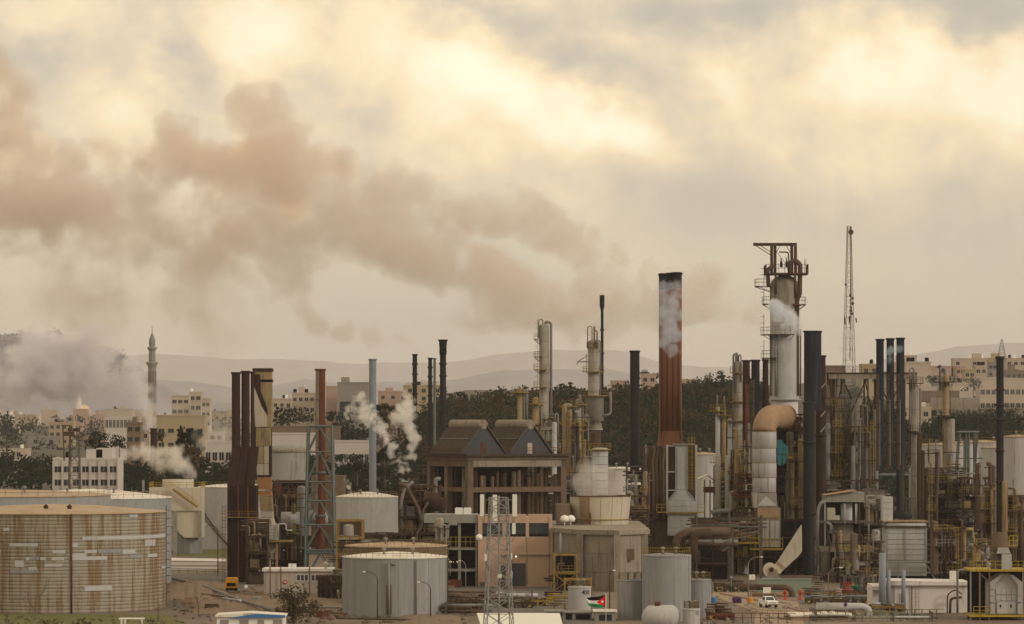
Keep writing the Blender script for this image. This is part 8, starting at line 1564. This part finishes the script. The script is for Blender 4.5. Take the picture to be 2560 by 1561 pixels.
def bare_tree(label, u, vt, y, seed, spread=1.0):
    rg = random.Random(seed); x = X(u, y); t = thing('bare_tree', label, 'tree', (x, y, 0)); H_ = Z(vt, y); b = MB()
    def br(p, d, L, r, k):
        q = p+d*L; b.cyl(p, q, r, r*.6, n=5, cap=False)
        if k == 0: return
        for _ in range(rg.choice((2, 3, 3))):
            e = (d+Vector((rg.gauss(0, .45)*spread, rg.gauss(0, .35), rg.uniform(-.05, .5)))).normalized(); br(p+d*L*rg.uniform(.5, 1), e, L*rg.uniform(.55, .8), r*.55, k-1)
    b = MB(); br(Vector((x, y, 0)), Vector((.03, 0, 1)).normalized(), H_*.38, .16, 5); b.build('branches', 'twig', t)
bare_tree('leafless tree in front of the rusty tank, left', cu(2, 330), cv(2, 1030), 575, 1); bare_tree('leafless tree in front of the rusty tank lower right corner', cu(2, 1480), cv(2, 1290), 578, 2, 1.6); bare_tree('thin leafless sapling on the earth bank right of the rusty tank', cu(2, 1860), cv(2, 1190), 590, 3); bare_tree('leafless sapling at the bottom left corner', cu(2, 60), cv(2, 1330), 560, 4)
def wood(label, region, n, seed, leafs=('leaf_dark',), sz=(5, 9), name='woodland', ground=False):
    """one mass of crowns nobody could count: region = list of (u, v top, v bottom, y)"""
    rg = random.Random(seed); us_ = [r[0] for r in region]; b = MB(); m_ = leafs if isinstance(leafs, (list, tuple)) else [leafs]
    for i in range(n):
        u = rg.uniform(us_[0], us_[-1]); vt = np.interp(u, us_, [r[1] for r in region]); vb = np.interp(u, us_, [r[2] for r in region]); y0 = np.interp(u, us_, [r[3] for r in region])
        f = rg.random()**1.2; v = vt+(vb-vt)*f; y = y0*(1-.12*f)+rg.uniform(-15, 15); z = Z(v, y); s = rg.uniform(*sz)
        if ground: y = y0*rg.uniform(.8, 1.04); z = float(ground_z(X(u, y), y))+s*rg.uniform(.7, 1.0); b.m = rg.randrange(len(m_))
        crown(b, X(u, y), y, z-s, s*rg.uniform(.8, 1.3), s*1.05, rg, 60, s*.088, 6)
    b.m = 0
    return tag(b.build(name, list(m_), loc=(X(us_[0], 1200), 1200, 0)), label, 'trees', kind='stuff')
wood('dark wooded ridge behind the central columns and chimneys', [(1000, 985, 1120, 1150), (1040, 965, 1130, 1160), (1120, 968, 1150, 1180), (1180, 992, 1150, 1200), (1240, 972, 1150, 1200), (1300, 980, 1150, 1220), (1400, 975, 1160, 1240), (1480, 985, 1160, 1260), (1600, 985, 1150, 1290), (1700, 985, 1130, 1300), (1760, 960, 1130, 1290), (1850, 945, 1120, 1280), (1900, 960, 1120, 1270)], 2300, 31, ('leaf_dark', 'leaf_grey', 'leaf_brown'), (4, 8), ground=True)
wood('dark wooded belt below the right hillside houses', [(2100, 965, 1100, 1230), (2600, 1035, 1090, 1215)], 1100, 32, ('leaf_dark', 'leaf_grey'), (4, 7), ground=True)
wood('trees and scrub along the plant edge below the left town', [(-20, 1125, 1180, 1120), (40, 1130, 1185, 1110), (130, 1140, 1180, 1120), (300, 1150, 1200, 1110), (450, 1135, 1200, 1110), (560, 1155, 1200, 1110), (700, 1120, 1150, 1120), (850, 1150, 1210, 1090), (1000, 1140, 1200, 1090)], 330, 33, ('leaf_dark', 'leaf_brown', 'leaf_olive'), (4, 8))
wood('scattered trees among the hazy town houses', [(-20, 1040, 1110, 1900), (300, 1035, 1110, 1900), (600, 1040, 1100, 1700), (1000, 1000, 1080, 1500)], 150, 34, ('leaf_grey', 'leaf_dark'), (4, 8))
wood('tree-lined crest of the high hazy hill at the left edge', [(-60, 836, 850, 8150), (40, 828, 845, 8150), (130, 818, 835, 8150), (150, 830, 842, 8150), (210, 850, 862, 8150), (300, 884, 895, 8150)], 70, 35, ('far_hill',), (22, 38))  # crest trees take the hill's haze-tinted colour
wood('bushes along the foot of the rusty tank at the bottom left', [(-20, 1538, 1561, 590), (420, 1540, 1561, 590)], 60, 36, ('leaf_brown', 'leaf_olive'), (.7, 1.5), 'scrub')
wood('low bushes around the plant road at the bottom right', [(1750, 1535, 1561, 600), (2010, 1540, 1561, 600)], 22, 37, ('leaf_brown', 'leaf_olive'), (.6, 1.2), 'scrub')
wood('scattered garden trees among the right hillside houses', [(2220, 930, 1010, 1500), (2400, 930, 1010, 1450), (2600, 925, 1010, 1450)], 110, 38, ('leaf_dark', 'leaf_grey', 'leaf_olive'), (3, 6), ground=True)
# ---------------------------------------------------------------- smoke and steam: fog grids filled from arrays
def vnoise(shape, cell, seed, octv=4, gain=0.55):
    """fractal value noise on a voxel grid, cell = size of the coarsest lump in voxels"""
    rg = np.random.RandomState(seed); out = np.zeros(shape, np.float32); amp = 1.0; tot = 0
    for o in range(octv):
        c = max(cell/2**o, 1.0); ds = [int(s/c)+3 for s in shape]
        g = rg.rand(*ds).astype(np.float32)
        for ax in range(3):
            p = np.arange(shape[ax])/c; i = p.astype(int); f = p-i; f = (f*f*(3-2*f)).astype(np.float32)
            sh = [1, 1, 1]; sh[ax] = -1
            g = np.take(g, i, ax)*(1-f.reshape(sh))+np.take(g, i+1, ax)*f.reshape(sh)
        out += g*amp; tot += amp; amp *= gain
    return out/tot
def smoke(name, label, y, blobs, vox, color, dens, seed=1, cell=14, aniso=0.2, sharp=3.0, depth=1.0, warp=0.5, soft=0.55, absorb=None, norm=0, fill=.25, gap=1.6):
    """blobs: (u, v, radius px, strength) seen from the camera's side of the site, at distance y"""
    norm = norm or max(q_[2] for q_ in blobs)
    k = y/F; B = [(X(u, y), (rnd.random()-.5)*r*k*0.5, Z(v, y), r*k, s*(norm/r)**.7) for u, v, r, s in blobs]
    pad = 1.5
    x0 = min(b[0]-b[3]*pad for b in B); x1 = max(b[0]+b[3]*pad for b in B)
    z0 = min(b[2]-b[3]*pad for b in B); z1 = max(b[2]+b[3]*pad for b in B)
    rmax = max(b[3] for b in B)*depth*1.35
    nx, ny, nz = [max(6, int(d/vox)) for d in (x1-x0, 2*rmax, z1-z0)]
    ax = np.linspace(x0, x1, nx, dtype=np.float32); ay = np.linspace(-rmax, rmax, ny, dtype=np.float32); az_ = np.linspace(z0, z1, nz, dtype=np.float32)
    nA = vnoise((nx, ny, nz), cell, seed); nB = vnoise((nx, ny, nz), cell, seed+50); nC = vnoise((nx, ny, nz), cell*1.1, seed+90, 5, 0.70)
    wa = cell*vox*warp*2
    PX = ax[:, None, None]+(nA-.5)*wa*2; PZ = az_[None, None, :]+(nB-.5)*wa*2; PY = ay[None, :, None]+(nC-.5)*wa
    d = np.zeros((nx, ny, nz), np.float32)
    for bx, by, bz, r, s in B:
        i0, i1 = np.searchsorted(ax, [bx-r*1.7-wa, bx+r*1.7+wa]); k0, k1 = np.searchsorted(az_, [bz-r*1.7-wa, bz+r*1.7+wa])
        if i1 <= i0 or k1 <= k0: continue
        q = ((PX[i0:i1, :, k0:k1]-bx)**2+(PZ[i0:i1, :, k0:k1]-bz)**2+((PY[i0:i1, :, k0:k1]-by)/depth)**2)/(r*r)
        d[i0:i1, :, k0:k1] = np.maximum(d[i0:i1, :, k0:k1], s*np.clip(1.35-q, 0, 2))
    nD = vnoise((nx, ny, nz), cell*2.6, seed+130, 3, .5)
    d = np.clip(d/soft*.75-.45+fill+(nC-.5)*sharp*2.1+(nD-.5)*gap, 0, 1.25)*np.clip(d*2.5, 0, 1)
    edge = np.ones_like(d); edge[[0, -1]] = 0; edge[:, [0, -1]] = 0; edge[:, :, [0, -1]] = 0
    d *= edge
    me = bpy.data.meshes.new(name); n = d.size; me.vertices.add(n)
    me.attributes.new('fog', 'FLOAT', 'POINT').data.foreach_set('value', d.reshape(-1))
    o = bpy.data.objects.new(name, me); col.objects.link(o); o.location = (0, y, 0)
    m = bpy.data.materials.new(name+'_fog'); m.use_nodes = True; t = m.node_tree; t.nodes.clear()
    out = t.nodes.new('ShaderNodeOutputMaterial'); pv_ = t.nodes.new('ShaderNodeVolumePrincipled'); t.links.new(pv_.outputs[0], out.inputs['Volume'])
    pv_.inputs['Color'].default_value = (*color, 1); pv_.inputs['Density'].default_value = dens; pv_.inputs['Anisotropy'].default_value = aniso
    if absorb: pv_.inputs['Absorption Color'].default_value = (*absorb, 1)
    m.cycles.volume_interpolation = 'LINEAR' if hasattr(m.cycles, 'volume_interpolation') else m.cycles.volume_interpolation
    me.materials.append(m)
    g = bpy.data.node_groups.new(name+'_grid', 'GeometryNodeTree')
    g.interface.new_socket('Geometry', in_out='INPUT', socket_type='NodeSocketGeometry'); g.interface.new_socket('Geometry', in_out='OUTPUT', socket_type='NodeSocketGeometry')
    gi = g.nodes.new('NodeGroupInput'); go = g.nodes.new('NodeGroupOutput')
    vc = g.nodes.new('GeometryNodeVolumeCube'); ps = g.nodes.new('GeometryNodeInputPosition')
    vc.inputs['Min'].default_value = (x0, -rmax, z0); vc.inputs['Max'].default_value = (x1, rmax, z1)
    vc.inputs['Resolution X'].default_value = nx; vc.inputs['Resolution Y'].default_value = ny; vc.inputs['Resolution Z'].default_value = nz
    px, py, pz = xyz(g, ps.outputs[0])
    ix = ((px-x0)/(x1-x0)*(nx-1))._m('ROUND'); iy = ((py+rmax)/(2*rmax)*(ny-1))._m('ROUND'); iz = ((pz-z0)/(z1-z0)*(nz-1))._m('ROUND')
    idx = g.nodes.new('FunctionNodeFloatToInt')
    # float32 holds integers up to 16.7 million exactly
    g.links.new((ix*float(ny*nz)+iy*float(nz)+iz).o, idx.inputs[0])
    si = g.nodes.new('GeometryNodeSampleIndex'); si.data_type = 'FLOAT'; si.domain = 'POINT'
    na = g.nodes.new('GeometryNodeInputNamedAttribute'); na.data_type = 'FLOAT'; na.inputs['Name'].default_value = 'fog'
    g.links.new(gi.outputs[0], si.inputs['Geometry']); g.links.new(na.outputs[0], si.inputs['Value']); g.links.new(idx.outputs[0], si.inputs['Index'])
    g.links.new(si.outputs[0], vc.inputs['Density'])
    sm = g.nodes.new('GeometryNodeSetMaterial'); sm.inputs['Material'].default_value = m
    g.links.new(vc.outputs[0], sm.inputs[0]); g.links.new(sm.outputs[0], go.inputs[0])
    md = o.modifiers.new('grid', 'NODES'); md.node_group = g
    tag(o, label, 'smoke' if 'smoke' in name else 'steam', kind="stuff")
    return o
smoke('smoke_plume', 'huge brown smoke plume drifting left across the sky from behind the tallest column', 1000, [
 (1900, 780, 26, .9), (1880, 770, 40, .9), (1830, 750, 48, .9), (1770, 735, 60, 1), (1775, 700, 38, 1), (1700, 755, 62, .9), (1640, 760, 60, .8), (1560, 750, 62, .9), (1480, 715, 60, .8),
 (1620, 668, 18, .8), (1545, 655, 30, 1), (1470, 625, 42, 1), (1400, 585, 48, 1), (1340, 545, 50, 1.1), (1300, 500, 34, 1), (1250, 535, 58, 1.1),
 (1400, 770, 66, .7), (1310, 745, 80, .9), (1210, 700, 80, 1), (1110, 655, 80, 1.1), (1010, 620, 80, 1.1), (930, 570, 80, 1.2), (1020, 560, 60, 1.2),
 (1160, 530, 62, 1), (1070, 500, 72, 1), (1220, 480, 34, 1), (970, 460, 76, 1), (870, 430, 74, 1), (770, 440, 86, 1.1), (690, 340, 92, 1.2), (650, 270, 78, 1.2), (690, 230, 40, 1), (700, 410, 96, 1.3),
 (430, 340, 50, 1), (440, 420, 86, 1), (590, 450, 92, 1.1), (510, 530, 104, 1.1), (400, 560, 100, 1.1), (610, 560, 100, 1.1), (700, 630, 92, 1), (720, 710, 56, .9), (830, 540, 92, 1.1), (480, 640, 80, .8),
 (330, 470, 110, 1), (220, 440, 100, 1), (300, 540, 100, .9), (250, 520, 110, 1.1), (120, 480, 116, 1.1), (0, 500, 130, 1.2), (40, 380, 90, .8), (-110, 430, 150, 1), (200, 400, 70, .9), (20, 230, 90, .6), (-60, 250, 140, .6), (120, 600, 80, .8), (300, 620, 90, .7),
 (1620, 700, 40, .5), (1500, 800, 60, .4), (1380, 830, 50, .3), (1180, 790, 50, .4), (520, 760, 150, .35), (220, 720, 150, .35), (800, 790, 40, .7), (870, 825, 30, .7), (940, 845, 24, .6), (770, 770, 36, .6), (1000, 862, 16, .6)],
 0.9, (.86, .785, .735), 0.105, seed=3, cell=12, sharp=3.6, depth=.9, warp=.34, soft=1.25, absorb=(.35, .2, .15), aniso=.3, fill=.62, gap=.35)
smoke('smoke_cloud', 'added smoke tinted with orange sun glow along the top of the brown plume, upper left', 1040, [(940, 440, 46, .8), (850, 420, 56, 1), (760, 440, 60, 1.1), (680, 430, 70, 1.2), (600, 425, 70, 1.1), (520, 430, 60, 1), (440, 400, 66, 1.1), (350, 430, 60, 1), (250, 400, 66, 1), (150, 400, 66, 1), (60, 370, 66, .9), (-30, 380, 80, .9), (30, 270, 50, .7), (-10, 160, 50, .6), (720, 480, 50, .9), (900, 480, 40, .7)],  # second volume added: orange sunlight glow put into the smoke colour
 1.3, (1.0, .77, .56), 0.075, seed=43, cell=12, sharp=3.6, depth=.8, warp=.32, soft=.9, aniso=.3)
smoke('steam_plume', 'white twin steam plume, left branch curling up behind the blue-grey chimney', 740, [(1003, 1205, 5.6, 1.4), (1000, 1180, 8.0, 1.4), (995, 1150, 11.2, 1.4), (980, 1120, 14.4, 1.4), (970, 1095, 16.0, 1.4), (957, 1070, 17.6, 1.3), (937, 1050, 19.2, 1.3), (912, 1038, 19.2, 1.2), (892, 1020, 19.2, 1.1), (897, 1000, 16.0, .8), (882, 1040, 16.0, 1), (917, 1020, 14.4, .9)], .22, (1, .99, .98), .62, seed=11, cell=8, sharp=3.6, warp=.6, soft=.8, depth=.9)
smoke('steam_plume', 'white twin steam plume, right upright branch', 742, [(1006, 1200, 6.4, 1.4), (1008, 1170, 8.8, 1.4), (1022, 1145, 11.2, 1.4), (1030, 1120, 12.8, 1.4), (1033, 1095, 15.2, 1.3), (1028, 1070, 17.6, 1.3), (1016, 1045, 20.8, 1.2), (1008, 1020, 19.2, 1.1), (1023, 1010, 16.0, 1), (993, 1040, 17.6, .9), (1016, 995, 14.4, .6)], .22, (1, .99, .98), .58, seed=12, cell=8, sharp=3.6, warp=.6, soft=.8, depth=.9)
smoke('smoke_cloud', 'big grey smoke cloud drifting left from the short black chimney under the minaret', 1120, [(160, 860, 50, .8), (90, 850, 46, .7), (230, 880, 50, .8), (382, 1066, 8, 1.2), (384, 1045, 14, 1.2), (376, 1020, 20, 1.1), (362, 990, 30, 1.1), (335, 965, 40, 1.1), (300, 940, 46, 1), (255, 920, 52, 1), (215, 915, 50, 1), (170, 930, 56, 1), (120, 925, 60, 1), (60, 915, 66, 1), (0, 915, 74, 1), (-60, 925, 90, 1), (260, 890, 40, .8), (120, 880, 44, .7), (30, 960, 60, .7), (-20, 870, 60, .6), (310, 985, 34, .6)], .85, (.94, .93, .96), .34, fill=.5, seed=13, cell=12, sharp=3.4, warp=.3, soft=.9, depth=.9)
smoke('steam_cloud', 'low pale steam billowing over the cream drum', 905, [(470, 1180, 16, 1.2), (455, 1165, 24, 1.2), (435, 1150, 28, 1.2), (410, 1140, 28, 1.1), (385, 1140, 24, 1), (355, 1135, 22, .9), (325, 1140, 18, .8), (445, 1130, 20, .8), (400, 1165, 20, .6)], .45, (.97, .95, .92), .38, seed=14, cell=11, sharp=3.6, warp=.3, soft=.9, depth=.8)
smoke('steam_puff', 'small white steam puff over the pale white-roofed tank', 845, [(877, 1232, 4, 1.2), (874, 1218, 7, 1.2), (870, 1203, 11, 1), (865, 1195, 10, .8)], .2, (.95, .93, .9), .8, seed=15, cell=8, sharp=3.5, warp=.3, soft=.9)
smoke('steam_wisp', 'bluish steam drifting across the upper half of the big red chimney', 745, [(1660, 720, 16, 1), (1685, 715, 16, .9), (1655, 745, 20, 1), (1680, 760, 22, 1), (1668, 790, 24, 1), (1675, 820, 22, .9), (1665, 850, 22, .7), (1680, 875, 18, .5), (1700, 735, 14, .6), (1660, 770, 24, 1), (1690, 790, 20, 1), (1692, 840, 18, .8), (1656, 815, 18, .9)], .3, (.82, .90, 1), .3, seed=16, cell=7, sharp=2.0, warp=.5, fill=1.1, soft=1.0, depth=.7)
smoke('steam_wisp', 'bluish white steam slanting across the front of the tallest column', 780, [(1935, 765, 16, 1), (1950, 775, 18, 1.1), (1968, 790, 18, 1.1), (1985, 805, 18, 1), (1995, 825, 14, .8), (1940, 790, 14, .8), (1965, 815, 14, .7)], .3, (.9, .94, 1), .8, seed=17, fill=.7, cell=6, sharp=3.4, warp=.25, soft=.9, depth=.7)
smoke('steam_wisp', 'faint grey steam around the foot of the radio mast', 1010, [(2120, 830, 14, 1), (2125, 850, 20, 1), (2120, 880, 22, .8), (2130, 905, 22, .6), (2110, 870, 16, .7)], .4, (.84, .84, .86), .4, seed=18, cell=10, sharp=3.2, warp=.3, soft=1)
smoke('steam_cloud', 'thin vapour rising from the cream cooling tower bowl', 715, [(1470, 1225, 30, 1), (1510, 1220, 30, 1), (1480, 1195, 30, .8), (1450, 1205, 24, .7), (1520, 1190, 22, .6), (1460, 1170, 22, .5)], .45, (.88, .86, .83), .16, seed=19, cell=12, sharp=3, warp=.3, soft=1)
smoke('steam_cloud', 'thin grey steam between the left town and the rusted chimneys', 1040, [(530, 1090, 30, 1), (555, 1075, 28, .9), (510, 1110, 24, .8), (560, 1110, 22, .7), (500, 1080, 20, .5)], .6, (.88, .86, .83), .13, seed=20, cell=10, sharp=3, warp=.3, soft=1)
smoke('smoke_wisp', 'blue smoke haze at the tops of the blue-black chimneys', 748, [(2225, 880, 12, 1), (2245, 875, 12, .8), (2222, 900, 10, .6)], .25, (.7, .85, 1), .35, seed=22, cell=9, sharp=3, warp=.25, soft=1)
smoke('smoke_cloud', 'thin grey smog lying over the left town behind the tanks', 1270, [(u_, 1065+15*math.sin(u_*.02), 62, .8) for u_ in range(-40, 1000, 52)], 2.4, (.93, .92, .95), .014, seed=51, cell=14, sharp=1.5, warp=.2, soft=1.1, fill=.5, depth=.8)
smoke('smoke_cloud', 'thin pale smog along the right hillside behind the columns', 1195, [(u_, 985, 55, .8) for u_ in range(2080, 2620, 50)], 2.4, (.93, .92, .95), .012, seed=52, cell=14, sharp=1.5, warp=.2, soft=1.1, fill=.5, depth=.6)
